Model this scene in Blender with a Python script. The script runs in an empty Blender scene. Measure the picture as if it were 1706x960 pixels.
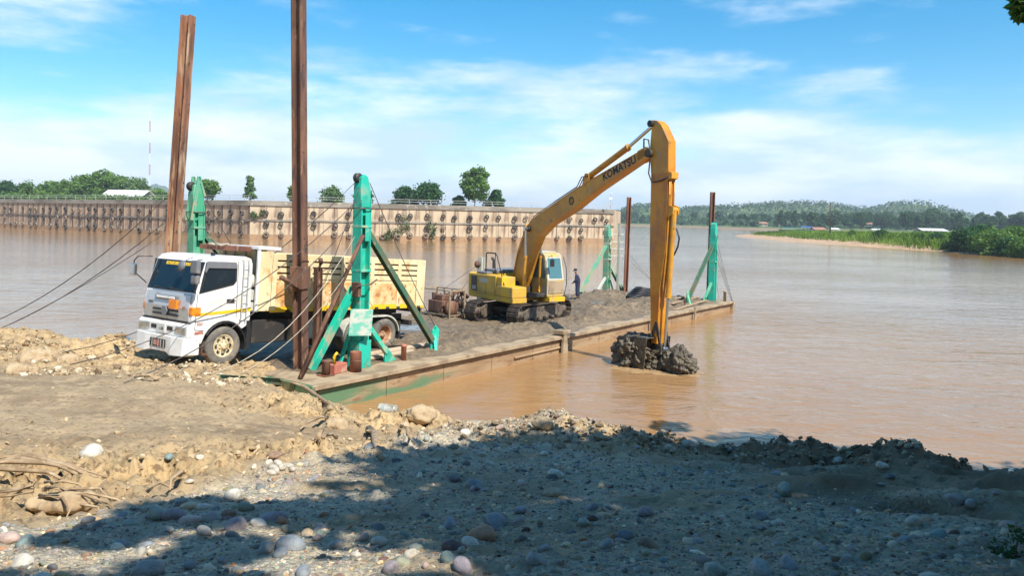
import bpy, bmesh, math, random
import numpy as np
from mathutils import Matrix, Vector, Euler
R = math.radians
random.seed(7); rng = np.random.default_rng(7)
scene = bpy.context.scene
COL = scene.collection

# ------------------------------------------------------------------ camera
F_PX, CX, CY, CAM_H = 1250.0, 853.0, 397.0, 5.3
PITCH, ROLL = R(1.5), 0.020
cw = Vector((0, math.cos(PITCH), -math.sin(PITCH)))
cu0 = Vector((0, math.sin(PITCH), math.cos(PITCH))); cr0 = Vector((1, 0, 0))
cr = math.cos(ROLL) * cr0 + math.sin(ROLL) * cu0
cu = -math.sin(ROLL) * cr0 + math.cos(ROLL) * cu0
cam_d = bpy.data.cameras.new('camera'); cam = bpy.data.objects.new('camera', cam_d); COL.objects.link(cam)
cam.matrix_world = Matrix(((cr.x, cu.x, -cw.x, 0), (cr.y, cu.y, -cw.y, 0), (cr.z, cu.z, -cw.z, CAM_H), (0, 0, 0, 1)))
cam_d.sensor_width = 36.0; cam_d.lens = 36.0 * F_PX / 1706.0
cam_d.shift_y = -(480.0 - CY) / 1706.0
cam_d.clip_start = 0.1; cam_d.clip_end = 20000
scene.camera = cam

# ------------------------------------------------------------------ light
SUN_EL = R(50); SUN_AZ = Vector((0.62, -0.79, 0)).normalized()      # horizontal direction towards the sun
world = bpy.data.worlds.new('World'); scene.world = world; world.use_nodes = True
nt = world.node_tree; nt.nodes.clear()
def wn(t, **k):
    n = nt.nodes.new(t)
    for a, b in k.items(): setattr(n, a, b)
    return n
L = nt.links.new
sky = wn('ShaderNodeTexSky', sky_type='NISHITA'); sky.sun_disc = False
sky.sun_elevation = SUN_EL; sky.sun_rotation = math.atan2(SUN_AZ.x, SUN_AZ.y)
sky.altitude = 300; sky.air_density = 1.0; sky.dust_density = 0.6; sky.ozone_density = 2.2
tc = wn('ShaderNodeTexCoord')
sep = wn('ShaderNodeSeparateXYZ'); L(tc.outputs['Generated'], sep.inputs[0])
def math_n(op, a, b=None, c=None, clamp=False):
    n = wn('ShaderNodeMath', operation=op); n.use_clamp = clamp
    for i, v in enumerate((a, b, c)):
        if v is None: continue
        if isinstance(v, (int, float)): n.inputs[i].default_value = v
        else: L(v, n.inputs[i])
    return n.outputs[0]
def cloud_noise(sx, sz, loc, detail, rough):
    mp = wn('ShaderNodeMapping'); L(tc.outputs['Generated'], mp.inputs[0])
    mp.inputs['Scale'].default_value = (sx, sx, sz); mp.inputs['Location'].default_value = loc
    no = wn('ShaderNodeTexNoise'); no.inputs['Scale'].default_value = 1.0
    no.inputs['Detail'].default_value = detail; no.inputs['Roughness'].default_value = rough
    L(mp.outputs[0], no.inputs['Vector']); return no.outputs['Fac']
n1 = cloud_noise(2.6, 9.0, (0.0, 0.0, 0.0), 8, 0.55)
n2 = cloud_noise(7.0, 34.0, (1.3, 4.2, 0.4), 7, 0.6)
z_up = sep.outputs['Z']
# more cloud towards the horizon
low = wn('ShaderNodeMapRange'); low.interpolation_type = 'SMOOTHSTEP'; L(z_up, low.inputs[0])
for i, v in zip((1, 2, 3, 4), (0.02, 0.25, 0.25, -0.035)): low.inputs[i].default_value = v
s = math_n('ADD', math_n('MULTIPLY', n1, 0.95), math_n('MULTIPLY', n2, 0.31))
s = math_n('ADD', s, low.outputs[0])
cm = wn('ShaderNodeMapRange'); cm.interpolation_type = 'SMOOTHSTEP'; L(s, cm.inputs[0])
for i, v in zip((1, 2, 3, 4), (0.60, 0.84, 0.0, 0.92)): cm.inputs[i].default_value = v
n3 = cloud_noise(5.0, 20.0, (3.1, 0.2, 1.4), 6, 0.55)
shade = wn('ShaderNodeMapRange'); L(n3, shade.inputs[0])
for i, v in zip((1, 2, 3, 4), (0.40, 0.62, 0.0, 1.0)): shade.inputs[i].default_value = v
cc = wn('ShaderNodeMix', data_type='RGBA'); L(shade.outputs[0], cc.inputs[0])
cc.inputs[6].default_value = (5.6, 7.3, 9.0, 1); cc.inputs[7].default_value = (9.2, 9.9, 10.4, 1)
hs = wn('ShaderNodeHueSaturation'); hs.inputs['Hue'].default_value = 0.487; hs.inputs['Saturation'].default_value = 1.50
hs.inputs['Value'].default_value = 1.48
L(sky.outputs[0], hs.inputs['Color'])
mx = wn('ShaderNodeMix', data_type='RGBA'); L(cm.outputs[0], mx.inputs[0]); L(hs.outputs[0], mx.inputs[6]); L(cc.outputs[2], mx.inputs[7])
bg = wn('ShaderNodeBackground'); bg.inputs['Strength'].default_value = 0.085; L(mx.outputs[2], bg.inputs['Color'])
wo = wn('ShaderNodeOutputWorld'); L(bg.outputs[0], wo.inputs['Surface'])
sun_d = bpy.data.lights.new('sun', 'SUN'); sun_d.energy = 5.0; sun_d.angle = R(0.5); sun_d.color = (1.0, 0.94, 0.84)
sun = bpy.data.objects.new('sun', sun_d); COL.objects.link(sun)
to_sun = Vector((SUN_AZ.x * math.cos(SUN_EL), SUN_AZ.y * math.cos(SUN_EL), math.sin(SUN_EL)))
sun.rotation_euler = to_sun.to_track_quat('Z', 'Y').to_euler(); sun.location = to_sun * 60
vs = scene.view_settings
vs.view_transform = 'Standard'; vs.look = 'None'; vs.exposure = 0.58; vs.gamma = 1.0; vs.use_curve_mapping = False
scene.render.engine = 'CYCLES'
scene.cycles.max_bounces = 6; scene.cycles.diffuse_bounces = 3; scene.cycles.glossy_bounces = 3
scene.cycles.transmission_bounces = 4; scene.cycles.transparent_max_bounces = 8; scene.cycles.volume_bounces = 0
scene.cycles.caustics_reflective = False; scene.cycles.caustics_refractive = False
scene.cycles.use_denoising = True

# ------------------------------------------------------------------ helpers
def ray(px, py):
    return cw + cr * ((px - CX) / F_PX) - cu * ((py - CY) / F_PX)
def at(px, py, y):                     # point at forward distance y (metres) seen along a sight line
    d = ray(px, py); return Vector((0, 0, CAM_H)) + d * (y / d.y)
def atz(px, py, z):                    # point on the level z
    d = ray(px, py); return Vector((0, 0, CAM_H)) + d * ((z - CAM_H) / d.z)
def tag(o, label=None, cat=None, group=None, kind=None):
    if label: o['label'] = label
    if cat: o['category'] = cat
    if group: o['group'] = group
    if kind: o['kind'] = kind
    return o
def empty(name, mat4=None, label=None, cat=None, group=None):
    o = bpy.data.objects.new(name, None); COL.objects.link(o); o.empty_display_size = 0.2
    if mat4 is not None: o.matrix_world = mat4
    return tag(o, label, cat, group)
def frame(x, y, z, ang, pitch=0.0, rollx=0.0):
    return Matrix.Translation((x, y, z)) @ Matrix.Rotation(ang, 4, 'Z') @ Matrix.Rotation(pitch, 4, 'Y') @ Matrix.Rotation(rollx, 4, 'X')
def basis(d, up=None):
    d = Vector(d).normalized(); a = Vector(up) if up is not None else Vector((0, 0, 1))
    if abs(d.dot(a.normalized())) > 0.98: a = Vector((1, 0, 0))
    s = d.cross(a).normalized(); return d, s, s.cross(d).normalized()

class MB:
    """collects shapes; build() links them as one mesh object"""
    def __init__(self): self.v = []; self.f = []; self.sm = []
    def add(self, vs, fs, smooth=False):
        o = len(self.v); self.v += [tuple(v) for v in vs]
        self.f += [tuple(i + o for i in f) for f in fs]; self.sm += [smooth] * len(fs); return self
    def box(self, c, s, rot=None):
        c = Vector(c); h = Vector(s) * 0.5
        vs = [Vector((x * h.x, y * h.y, z * h.z)) for x in (-1, 1) for y in (-1, 1) for z in (-1, 1)]
        if rot is not None: vs = [rot @ v for v in vs]
        return self.add([v + c for v in vs], [(0, 1, 3, 2), (4, 6, 7, 5), (0, 4, 5, 1), (2, 3, 7, 6), (0, 2, 6, 4), (1, 5, 7, 3)])
    def b2(self, a, b):
        a = Vector(a); b = Vector(b); return self.box((a + b) / 2, b - a)
    def bar(self, a, b, w, h, up=None):
        a = Vector(a); b = Vector(b); d, s, u = basis(b - a, up); s = s * (w / 2); u = u * (h / 2)
        vs = [p + i * s + j * u for p in (a, b) for i, j in ((-1, -1), (1, -1), (1, 1), (-1, 1))]
        return self.add(vs, [(3, 2, 1, 0), (4, 5, 6, 7), (0, 1, 5, 4), (1, 2, 6, 5), (2, 3, 7, 6), (3, 0, 4, 7)])
    def hbeam(self, a, b, w, h, t, up=None):       # H section: two flanges, one web
        a = Vector(a); b = Vector(b); d, s, u = basis(b - a, up)
        for sg in (-1, 1): self.bar(a + u * sg * (h / 2 - t / 2), b + u * sg * (h / 2 - t / 2), w, t, up)
        return self.bar(a, b, t, h - 2 * t - 0.002, up)
    def cyl(self, a, b, r0, r1=None, n=14, caps=True):
        r1 = r0 if r1 is None else r1; a = Vector(a); b = Vector(b); d, s, u = basis(b - a); vs = []
        for p, r in ((a, r0), (b, r1)):
            vs += [p + s * (r * math.cos(2 * math.pi * k / n)) + u * (r * math.sin(2 * math.pi * k / n)) for k in range(n)]
        self.add(vs, [(k, (k + 1) % n, n + (k + 1) % n, n + k) for k in range(n)], True)
        if caps: self.add(vs[:n], [tuple(range(n - 1, -1, -1))]); self.add(vs[n:], [tuple(range(n))])
        return self
    def tube(self, pts, r, n=8, caps=True):
        pts = [Vector(p) for p in pts]; m = len(pts); rs = r if isinstance(r, (list, tuple)) else [r] * m; vs = []
        prev = None
        for i, p in enumerate(pts):
            d = (pts[min(i + 1, m - 1)] - pts[max(i - 1, 0)])
            if d.length < 1e-7: d = Vector((0, 0, 1))
            d.normalize()
            if prev is None: _, s, u = basis(d)
            else:
                s = prev - d * prev.dot(d)
                s = s.normalized() if s.length > 1e-6 else basis(d)[1]; u = d.cross(s)
                u = -u if False else u
            prev = s
            vs += [p + s * (rs[i] * math.cos(2 * math.pi * k / n)) + u * (rs[i] * math.sin(2 * math.pi * k / n)) for k in range(n)]
        fs = [(i * n + k, i * n + (k + 1) % n, (i + 1) * n + (k + 1) % n, (i + 1) * n + k) for i in range(m - 1) for k in range(n)]
        if caps: fs += [tuple(range(n - 1, -1, -1)), tuple(range((m - 1) * n, m * n))]
        return self.add(vs, fs, True)
    def prism(self, poly, axis, a, b):             # polygon in the two other axes, from a to b along axis
        n = len(poly)
        def mk(p, t): return {'x': (t, p[0], p[1]), 'y': (p[0], t, p[1]), 'z': (p[0], p[1], t)}[axis]
        vs = [mk(p, a) for p in poly] + [mk(p, b) for p in poly]
        return self.add(vs, [tuple(range(n)), tuple(range(2 * n - 1, n - 1, -1))] + [(k, n + k, n + (k + 1) % n, (k + 1) % n) for k in range(n)])
    def lathe(self, prof, n, o=(0, 0, 0), ax=(0, 0, 1), smooth=True, closed=False):   # prof: (radius, along)
        o = Vector(o); d, s, u = basis(ax); m = len(prof)
        vs = [o + d * t + (s * math.cos(2 * math.pi * k / n) + u * math.sin(2 * math.pi * k / n)) * r for r, t in prof for k in range(n)]
        fs = [(i * n + k, i * n + (k + 1) % n, ((i + 1) % m) * n + (k + 1) % n, ((i + 1) % m) * n + k) for i in range(m if closed else m - 1) for k in range(n)]
        return self.add(vs, fs, smooth)
    def loft(self, secs, closed_ends=True, smooth=False):   # list of equal-length loops
        n = len(secs[0]); vs = [p for s in secs for p in s]
        fs = [(i * n + k, i * n + (k + 1) % n, (i + 1) * n + (k + 1) % n, (i + 1) * n + k) for i in range(len(secs) - 1) for k in range(n)]
        if closed_ends: fs += [tuple(range(n - 1, -1, -1)), tuple(range((len(secs) - 1) * n, len(secs) * n))]
        return self.add(vs, fs, smooth)
    def mesh(self, name, bevel=0.0, seg=1):
        me = bpy.data.meshes.new(name); me.from_pydata(self.v, [], self.f)
        for p, sflag in zip(me.polygons, self.sm): p.use_smooth = sflag
        bm = bmesh.new(); bm.from_mesh(me)
        bmesh.ops.recalc_face_normals(bm, faces=bm.faces)
        if bevel > 0:
            es = [e for e in bm.edges if len(e.link_faces) == 2 and e.calc_face_angle(0) > 0.7]
            bmesh.ops.bevel(bm, geom=es, offset=bevel, segments=seg, profile=0.6, affect='EDGES', clamp_overlap=True)
        bm.to_mesh(me); bm.free(); me.update(); return me
    def build(self, name, material, parent=None, bevel=0.0, seg=1):
        me = self.mesh(name, bevel, seg); me.materials.append(material)
        return link(name, me, parent)
def link(name, me, parent=None, mat4=None):
    o = bpy.data.objects.new(name, me); COL.objects.link(o)
    if parent is not None: o.parent = parent
    if mat4 is not None: o.matrix_local = mat4
    return o
def np_mesh(name, verts, faces, material=None, smooth=True, attrs=None):
    verts = np.asarray(verts, np.float32); faces = np.asarray(faces, np.int32); k = faces.shape[1]
    me = bpy.data.meshes.new(name); me.vertices.add(len(verts)); me.vertices.foreach_set('co', verts.ravel())
    me.loops.add(faces.size); me.loops.foreach_set('vertex_index', faces.ravel())
    me.polygons.add(len(faces)); me.polygons.foreach_set('loop_start', np.arange(0, faces.size, k, dtype=np.int32))
    try: me.polygons.foreach_set('loop_total', np.full(len(faces), k, np.int32))
    except Exception: pass
    me.update(calc_edges=True)
    me.polygons.foreach_set('use_smooth', np.full(len(faces), smooth))
    for nm, arr in (attrs or {}).items():
        arr = np.asarray(arr, np.float32)
        if arr.ndim == 1: a = me.attributes.new(nm, 'FLOAT', 'POINT'); a.data.foreach_set('value', arr)
        else: a = me.attributes.new(nm, 'FLOAT_COLOR', 'POINT'); a.data.foreach_set('color', arr.ravel())
    if material: me.materials.append(material)
    me.validate(); return me
def copy_tree(o, parent=None):
    c = o.copy(); COL.objects.link(c)
    if parent is not None: c.parent = parent
    for ch in o.children: copy_tree(ch, c)
    return c
def text_mesh(body, size, extrude=0.004, bold=0.0, shear=0.0, space=1.0):
    cu_ = bpy.data.curves.new('lettering', 'FONT'); cu_.body = body; cu_.size = size; cu_.extrude = extrude; cu_.offset = bold
    cu_.align_x = 'CENTER'; cu_.align_y = 'CENTER'; cu_.shear = shear; cu_.space_character = space; cu_.resolution_u = 3
    ob = bpy.data.objects.new('lettering', cu_); COL.objects.link(ob)
    bpy.context.view_layer.update()
    me = bpy.data.meshes.new_from_object(ob.evaluated_get(bpy.context.evaluated_depsgraph_get()))
    bpy.data.objects.remove(ob); return me
def lettering(body, size, origin, xdir, updir, material, parent, **k):
    me = text_mesh(body, size, **k); me.materials.clear(); me.materials.append(material)
    x = Vector(xdir).normalized(); u = Vector(updir); u = (u - x * u.dot(x)).normalized(); n = x.cross(u); o = Vector(origin)
    return link('lettering', me, parent, Matrix(((x.x, u.x, n.x, o.x), (x.y, u.y, n.y, o.y), (x.z, u.z, n.z, o.z), (0, 0, 0, 1))))

ORD = ['first', 'second', 'third', 'fourth', 'fifth', 'sixth', 'seventh', 'eighth', 'ninth', 'tenth', 'eleventh', 'twelfth', 'thirteenth', 'fourteenth', 'fifteenth', 'sixteenth', 'seventeenth', 'eighteenth', 'nineteenth']
def ordinal(n):                                          # 0 -> first
    if n < 19: return ORD[n]
    t, u = divmod(n + 1, 10); T_ = {2: 'twent', 3: 'thirt', 4: 'fort', 5: 'fift', 6: 'sixt', 7: 'sevent', 8: 'eight', 9: 'ninet'}[t]
    return T_ + 'ieth' if u == 0 else T_ + 'y-' + ORD[u - 1]
# numpy value noise
def _h(ix, iy, seed):
    h = (ix.astype(np.int64) * 374761393 + iy.astype(np.int64) * 668265263 + seed * 144269504) & 0xffffffff
    h = ((h ^ (h >> 13)) * 1274126177) & 0xffffffff
    return ((h ^ (h >> 16)) & 0xffff) / 65535.0
def vnoise(x, y, seed=0):
    ix = np.floor(x); iy = np.floor(y); fx = x - ix; fy = y - iy
    fx = fx * fx * fx * (fx * (fx * 6 - 15) + 10); fy = fy * fy * fy * (fy * (fy * 6 - 15) + 10)
    a = _h(ix, iy, seed); b = _h(ix + 1, iy, seed); c = _h(ix, iy + 1, seed); d = _h(ix + 1, iy + 1, seed)
    return (a + (b - a) * fx) * (1 - fy) + (c + (d - c) * fx) * fy
def fbm(x, y, octv=5, seed=0, gain=0.5):
    s = 0; a = 1; t = 0
    for o in range(octv):
        s = s + a * (vnoise(x * 2 ** o + 17.3 * o, y * 2 ** o - 9.1 * o, seed + o) * 2 - 1); t += a; a *= gain
    return s / t
def smooth(a, b, x):
    t = np.clip((x - a) / (b - a), 0, 1); return t * t * (3 - 2 * t)

# ------------------------------------------------------------------ materials
def new_mat(name):
    m = bpy.data.materials.new(name); m.use_nodes = True
    return m, m.node_tree.nodes, m.node_tree.links.new, m.node_tree.nodes['Principled BSDF']
def c4(c): return (c[0], c[1], c[2], 1.0)
def ramp_mask(N, Lk, coord, scale, lo, hi, detail=6, rough=0.6, vscale=(1, 1, 1)):
    mp = N.new('ShaderNodeMapping'); Lk(coord, mp.inputs[0]); mp.inputs['Scale'].default_value = vscale
    n = N.new('ShaderNodeTexNoise'); n.inputs['Scale'].default_value = scale; n.inputs['Detail'].default_value = detail
    n.inputs['Roughness'].default_value = rough; Lk(mp.outputs[0], n.inputs['Vector'])
    r = N.new('ShaderNodeMapRange'); r.interpolation_type = 'SMOOTHSTEP'; Lk(n.outputs['Fac'], r.inputs[0])
    r.inputs[1].default_value = lo; r.inputs[2].default_value = hi
    return r.outputs[0], n
def mix(N, Lk, fac, a, b):
    m = N.new('ShaderNodeMix'); m.data_type = 'RGBA'
    if isinstance(fac, (int, float)): m.inputs[0].default_value = fac
    else: Lk(fac, m.inputs[0])
    for i, v in ((6, a), (7, b)):
        if isinstance(v, (tuple, list)): m.inputs[i].default_value = c4(v)
        else: Lk(v, m.inputs[i])
    return m.outputs[2]
def pmat(name, layers, rough=0.6, metal=0.0, bump=0.0, bscale=40.0, coat=0.0, rough_layer=None, spec=0.5):
    """layers: base colour, then (colour, noise scale, lo, hi, vscale) patches laid over it"""
    m, N, Lk, B = new_mat(name); t = N.new('ShaderNodeTexCoord'); co = t.outputs['Object']
    col = layers[0]; last = None
    for ly in layers[1:]:
        c, sc, lo, hi = ly[:4]; vsx = ly[4] if len(ly) > 4 else (1, 1, 1)
        last, _ = ramp_mask(N, Lk, co, sc, lo, hi, vscale=vsx); col = mix(N, Lk, last, col, c)
    if isinstance(col, (tuple, list)): B.inputs['Base Color'].default_value = c4(col)
    else: Lk(col, B.inputs['Base Color'])
    B.inputs['Roughness'].default_value = rough; B.inputs['Metallic'].default_value = metal
    B.inputs['Specular IOR Level'].default_value = spec; B.inputs['Coat Weight'].default_value = coat
    if rough_layer is not None and last is not None:
        r = N.new('ShaderNodeMapRange'); Lk(last, r.inputs[0]); r.inputs[3].default_value = rough; r.inputs[4].default_value = rough_layer
        Lk(r.outputs[0], B.inputs['Roughness'])
    if bump > 0:
        n = N.new('ShaderNodeTexNoise'); n.inputs['Scale'].default_value = bscale; n.inputs['Detail'].default_value = 6; Lk(co, n.inputs['Vector'])
        b = N.new('ShaderNodeBump'); b.inputs['Strength'].default_value = 0.6; b.inputs['Distance'].default_value = bump
        Lk(n.outputs['Fac'], b.inputs['Height']); Lk(b.outputs[0], B.inputs['Normal'])
    return m
MUDC = (0.27, 0.20, 0.13); RUST = (0.20, 0.075, 0.03); RUSTD = (0.10, 0.045, 0.028)
M = {}
M['rust'] = pmat('rusty_steel', [(0.27, 0.105, 0.055), (0.12, 0.05, 0.035), ]if False else [(0.26, 0.10, 0.052), ((0.13, 0.052, 0.034), 1.3, 0.42, 0.62, (1, 1, 0.25)), ((0.42, 0.22, 0.12), 5.0, 0.55, 0.72, (1, 1, 0.2))], 0.8, bump=0.006, bscale=30)
M['rust_dark'] = pmat('dark_rusty_steel', [(0.125, 0.062, 0.042), ((0.21, 0.105, 0.062), 2.0, 0.45, 0.62, (1, 1, 0.2)), ((0.075, 0.042, 0.034), 5, 0.52, 0.66, (1, 1, .3)), ((0.30, 0.19, 0.12), 9, .60, .68, (1, 1, .25))], 0.8, bump=0.005, bscale=30)
M['rust_pile2'] = pmat('orange_rusty_steel', [(0.33, 0.15, 0.08), ((0.15, 0.07, 0.042), 1.6, 0.45, 0.60, (1, 1, 0.2)), ((0.50, 0.35, 0.22), 4.0, 0.50, 0.64, (1, 1, 0.12)), ((0.10, 0.05, 0.035), 9, .58, .68, (1, 1, .3))], 0.8, bump=0.006, bscale=30)
TEAL = (0.010, 0.50, 0.35)
M['teal'] = pmat('teal_paint', [(0.012, 0.47, 0.345), ((0.03, 0.30, 0.215), 1.2, 0.46, 0.66), ((0.25, 0.40, 0.30), 3.0, 0.52, 0.72), ((0.22, 0.14, 0.07), 5.0, 0.60, 0.70, (1, 1, .12)), (RUST, 11.0, 0.62, 0.69)], 0.5, bump=0.002, bscale=25, rough_layer=0.85)
M['teal_worn'] = pmat('worn_teal_paint', [TEAL, ((0.42, 0.40, 0.28), 2.2, 0.48, 0.60, (1, 1, .6)), ((0.03, 0.34, 0.24), 1.3, 0.52, 0.7), (RUST, 9.0, 0.64, 0.72)], 0.6, bump=0.002, bscale=25, rough_layer=0.85)
M['teal_dusty'] = pmat('dusty_teal_paint', [(0.10, 0.36, 0.23), ((0.33, 0.33, 0.21), 1.7, 0.45, 0.62), ((0.03, 0.42, 0.29), 2.6, 0.55, 0.7), (RUST, 8.0, 0.64, 0.72)], 0.65, bump=0.002, bscale=25, rough_layer=0.85)
M['teal_mid'] = pmat('green_paint', [(0.06, 0.34, 0.19), ((0.16, 0.42, 0.27), 1.5, 0.45, 0.65), ((0.30, 0.33, 0.24), 4.0, 0.6, 0.75)], 0.55, bump=0.002, bscale=25)
M['bow_green'] = pmat('muddy_bow_green', [(0.04, 0.17, 0.085), ((0.16, 0.17, 0.09), 1.3, 0.44, 0.6), ((0.34, 0.26, 0.16), 3.0, 0.54, 0.66)], 0.75, bump=0.003)
M['teal_dark'] = pmat('dark_green_paint', [(0.05, 0.14, 0.09), ((0.13, 0.13, 0.075), 2.0, 0.45, 0.6), ((0.25, 0.21, 0.13), 5.0, 0.58, 0.72)], 0.7, bump=0.003, bscale=25)
M['yellow'] = pmat('excavator_yellow_paint', [(0.60, 0.29, 0.025), ((0.46, 0.21, 0.03), 0.8, 0.42, 0.62), ((0.38, 0.25, 0.11), 2.2, 0.52, 0.70), ((0.20, 0.09, 0.03), 7.0, 0.61, 0.70), ((0.55, 0.36, 0.10), 13, .62, .68)], 0.42, bump=0.001, bscale=20, rough_layer=0.8)
M['yellow_body'] = pmat('hood_yellow_paint', [(0.72, 0.42, 0.022), ((0.55, 0.33, 0.05), 1.2, 0.42, 0.65), ((0.40, 0.30, 0.16), 3.5, 0.52, 0.70)], 0.42, bump=0.001, bscale=20, rough_layer=0.8)
M['cab_paint'] = pmat('dusty_cab_paint', [(0.50, 0.36, 0.10), ((0.42, 0.37, 0.27), 1.6, 0.40, 0.58), ((0.30, 0.25, 0.18), 5, 0.55, 0.7)], 0.55)
M['orange'] = pmat('orange_yellow_paint', [(0.60, 0.25, 0.012), ((0.46, 0.16, 0.014), 0.9, 0.42, 0.62), ((0.34, 0.16, 0.06), 2.6, 0.52, 0.70, (1, 1, .35)), ((0.18, 0.08, 0.03), 8, .62, .70)], 0.4, bump=0.001, bscale=20)
M['black'] = pmat('black_plastic', [(0.018, 0.018, 0.02), ((0.06, 0.055, 0.05), 5, 0.55, 0.75)], 0.5)
M['dark_steel'] = pmat('dark_steel', [(0.035, 0.034, 0.034), ((0.10, 0.085, 0.065), 3.5, 0.45, 0.68)], 0.65, metal=0.2, bump=0.003)
M['track_mud'] = pmat('muddy_track_steel', [(0.14, 0.105, 0.075), ((0.055, 0.045, 0.038), 4.0, 0.42, 0.6), ((0.24, 0.19, 0.13), 9, 0.55, 0.7)], 0.75, bump=0.012, bscale=18)
M['shoe_steel'] = pmat('worn_track_shoe_steel', [(0.115, 0.085, 0.06), ((0.05, 0.04, 0.035), 5.0, 0.45, 0.6)], 0.55, metal=0.3, bump=0.004)
M['white'] = pmat('white_truck_paint', [(0.78, 0.78, 0.77), ((0.66, 0.63, 0.57), 1.5, 0.45, 0.70), ((0.46, 0.39, 0.29), 4.0, 0.58, 0.76), ((0.36, 0.28, 0.19), 12.0, 0.64, 0.72)], 0.32, coat=0.3, bump=0.0006, bscale=12)
M['silver'] = pmat('silver_grille_paint', [(0.52, 0.53, 0.54), ((0.34, 0.32, 0.28), 4.0, 0.55, 0.75)], 0.35, metal=0.4)
M['cream'] = pmat('cream_body_paint', [(0.74, 0.63, 0.38), ((0.64, 0.51, 0.29), 0.9, 0.42, 0.65), ((0.60, 0.33, 0.12), 2.4, 0.54, 0.70, (1, 1, .6)), ((0.36, 0.16, 0.07), 7.0, 0.61, 0.70, (1, 1, .4))], 0.55, bump=0.002, bscale=10, rough_layer=0.8)
M['cream_scraped'] = pmat('scraped_cream_paint', [(0.70, 0.55, 0.29), ((0.62, 0.32, 0.11), 1.4, 0.42, 0.58), ((0.38, 0.16, 0.06), 4.0, 0.54, 0.64), ((0.66, 0.56, 0.36), 9, .58, .66)], 0.6, bump=0.003, bscale=10, rough_layer=0.8)
M['pale_grey'] = pmat('pale_grey_paint', [(0.50, 0.50, 0.44), ((0.34, 0.30, 0.22), 2.5, 0.52, 0.74)], 0.55)
M['stripe'] = pmat('yellow_stripe', [(0.80, 0.50, 0.015), ((0.62, 0.38, 0.06), 5, 0.55, 0.7)], 0.5)
M['tyre'] = pmat('dusty_tyre_rubber', [(0.13, 0.12, 0.105), ((0.22, 0.19, 0.15), 3.0, 0.42, 0.65), ((0.05, 0.05, 0.05), 9, 0.6, 0.72)], 0.9, bump=0.006, bscale=40)
M['tyre_black'] = pmat('fender_tyre_rubber', [(0.035, 0.033, 0.032), ((0.12, 0.10, 0.08), 1.3, 0.48, 0.65)], 0.9)
M['tyre_pale'] = pmat('mud_coated_tyre_rubber', [(0.24, 0.19, 0.14), ((0.09, 0.075, 0.06), 1.2, 0.48, 0.64)], 0.9)
M['rim'] = pmat('cream_wheel_rim', [(0.60, 0.50, 0.32), ((0.36, 0.26, 0.14), 5, 0.45, 0.65), ((0.18, 0.09, 0.045), 11, 0.58, 0.7)], 0.6, bump=0.003)
M['rim_rust'] = pmat('rusty_wheel_rim', [(0.34, 0.17, 0.09), ((0.58, 0.46, 0.30), 4, 0.52, 0.66)], 0.7, bump=0.003)
M['chassis'] = pmat('dark_chassis_steel', [(0.028, 0.026, 0.025), ((0.11, 0.085, 0.06), 2.5, 0.52, 0.74)], 0.7, bump=0.003)
M['glass'] = pmat('tinted_glass', [(0.008, 0.016, 0.024), ((0.025, 0.03, 0.035), 1.5, 0.5, 0.7)], 0.08, spec=0.3)
M['glass_cab'] = pmat('excavator_cab_glass', [(0.07, 0.17, 0.19), ((0.22, 0.24, 0.21), 6.0, 0.56, 0.70)], 0.10, spec=0.7)
M['amber'] = pmat('amber_lens', [(0.85, 0.25, 0.01), ((0.70, 0.16, 0.01), 9, 0.5, 0.6)], 0.2, coat=0.5)
M['lens'] = pmat('headlamp_lens', [(0.30, 0.31, 0.30), ((0.52, 0.50, 0.44), 7, 0.5, 0.65)], 0.12, metal=0.3, coat=0.6)
M['chrome'] = pmat('polished_rod_steel', [(0.55, 0.55, 0.55), ((0.35, 0.33, 0.30), 8, 0.55, 0.7)], 0.22, metal=0.9)
M['grey'] = pmat('grey_plastic', [(0.16, 0.165, 0.18), ((0.24, 0.22, 0.2), 4, 0.5, 0.7)], 0.5)
M['plate'] = pmat('number_plate_white', [(0.62, 0.62, 0.60), ((0.4, 0.38, 0.33), 20, 0.55, 0.7)], 0.5)
M['ink'] = pmat('black_ink', [(0.012, 0.012, 0.014), ((0.03, 0.028, 0.024), 12, 0.5, 0.7)], 0.5)
M['sign_yellow'] = pmat('yellow_sticker', [(0.85, 0.55, 0.02), ((0.7, 0.45, 0.03), 10, 0.5, 0.7)], 0.5)
M['red_paint'] = pmat('faded_red_paint', [(0.40, 0.13, 0.09), ((0.48, 0.30, 0.22), 4, 0.48, 0.66), (RUSTD, 9, 0.62, 0.72)], 0.7, bump=0.002)
M['sign'] = pmat('weathered_sign_paint', [(0.50, 0.52, 0.46), ((0.14, 0.46, 0.36), 2.2, 0.44, 0.58, (1, 1, 1.8)), ((0.45, 0.40, 0.32), 8, 0.62, 0.74)], 0.6)
M['wood'] = pmat('weathered_wood', [(0.36, 0.26, 0.16), ((0.24, 0.16, 0.09), 6, 0.45, 0.62, (1, 1, 0.3)), ((0.46, 0.36, 0.24), 12, 0.55, 0.7)], 0.85, bump=0.006, bscale=30)
M['deck_mud_pale'] = pmat('dried_mud_coat', [(0.37, 0.285, 0.185), ((0.24, 0.175, 0.11), 1.6, 0.42, 0.62), ((0.19, 0.105, 0.06), 6, 0.6, 0.72)], 0.85, bump=0.008, bscale=22)
M['pipe_pale'] = pmat('mud_coated_pipe', [(0.42, 0.33, 0.23), ((0.26, 0.17, 0.11), 3, 0.48, 0.64)], 0.8, bump=0.004)
M['cable'] = pmat('steel_cable', [(0.075, 0.062, 0.055), ((0.16, 0.13, 0.11), 6, 0.5, 0.65)], 0.6)
M['rope'] = pmat('pale_rope', [(0.44, 0.38, 0.29), ((0.30, 0.24, 0.17), 6, 0.5, 0.65)], 0.85)
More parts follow.
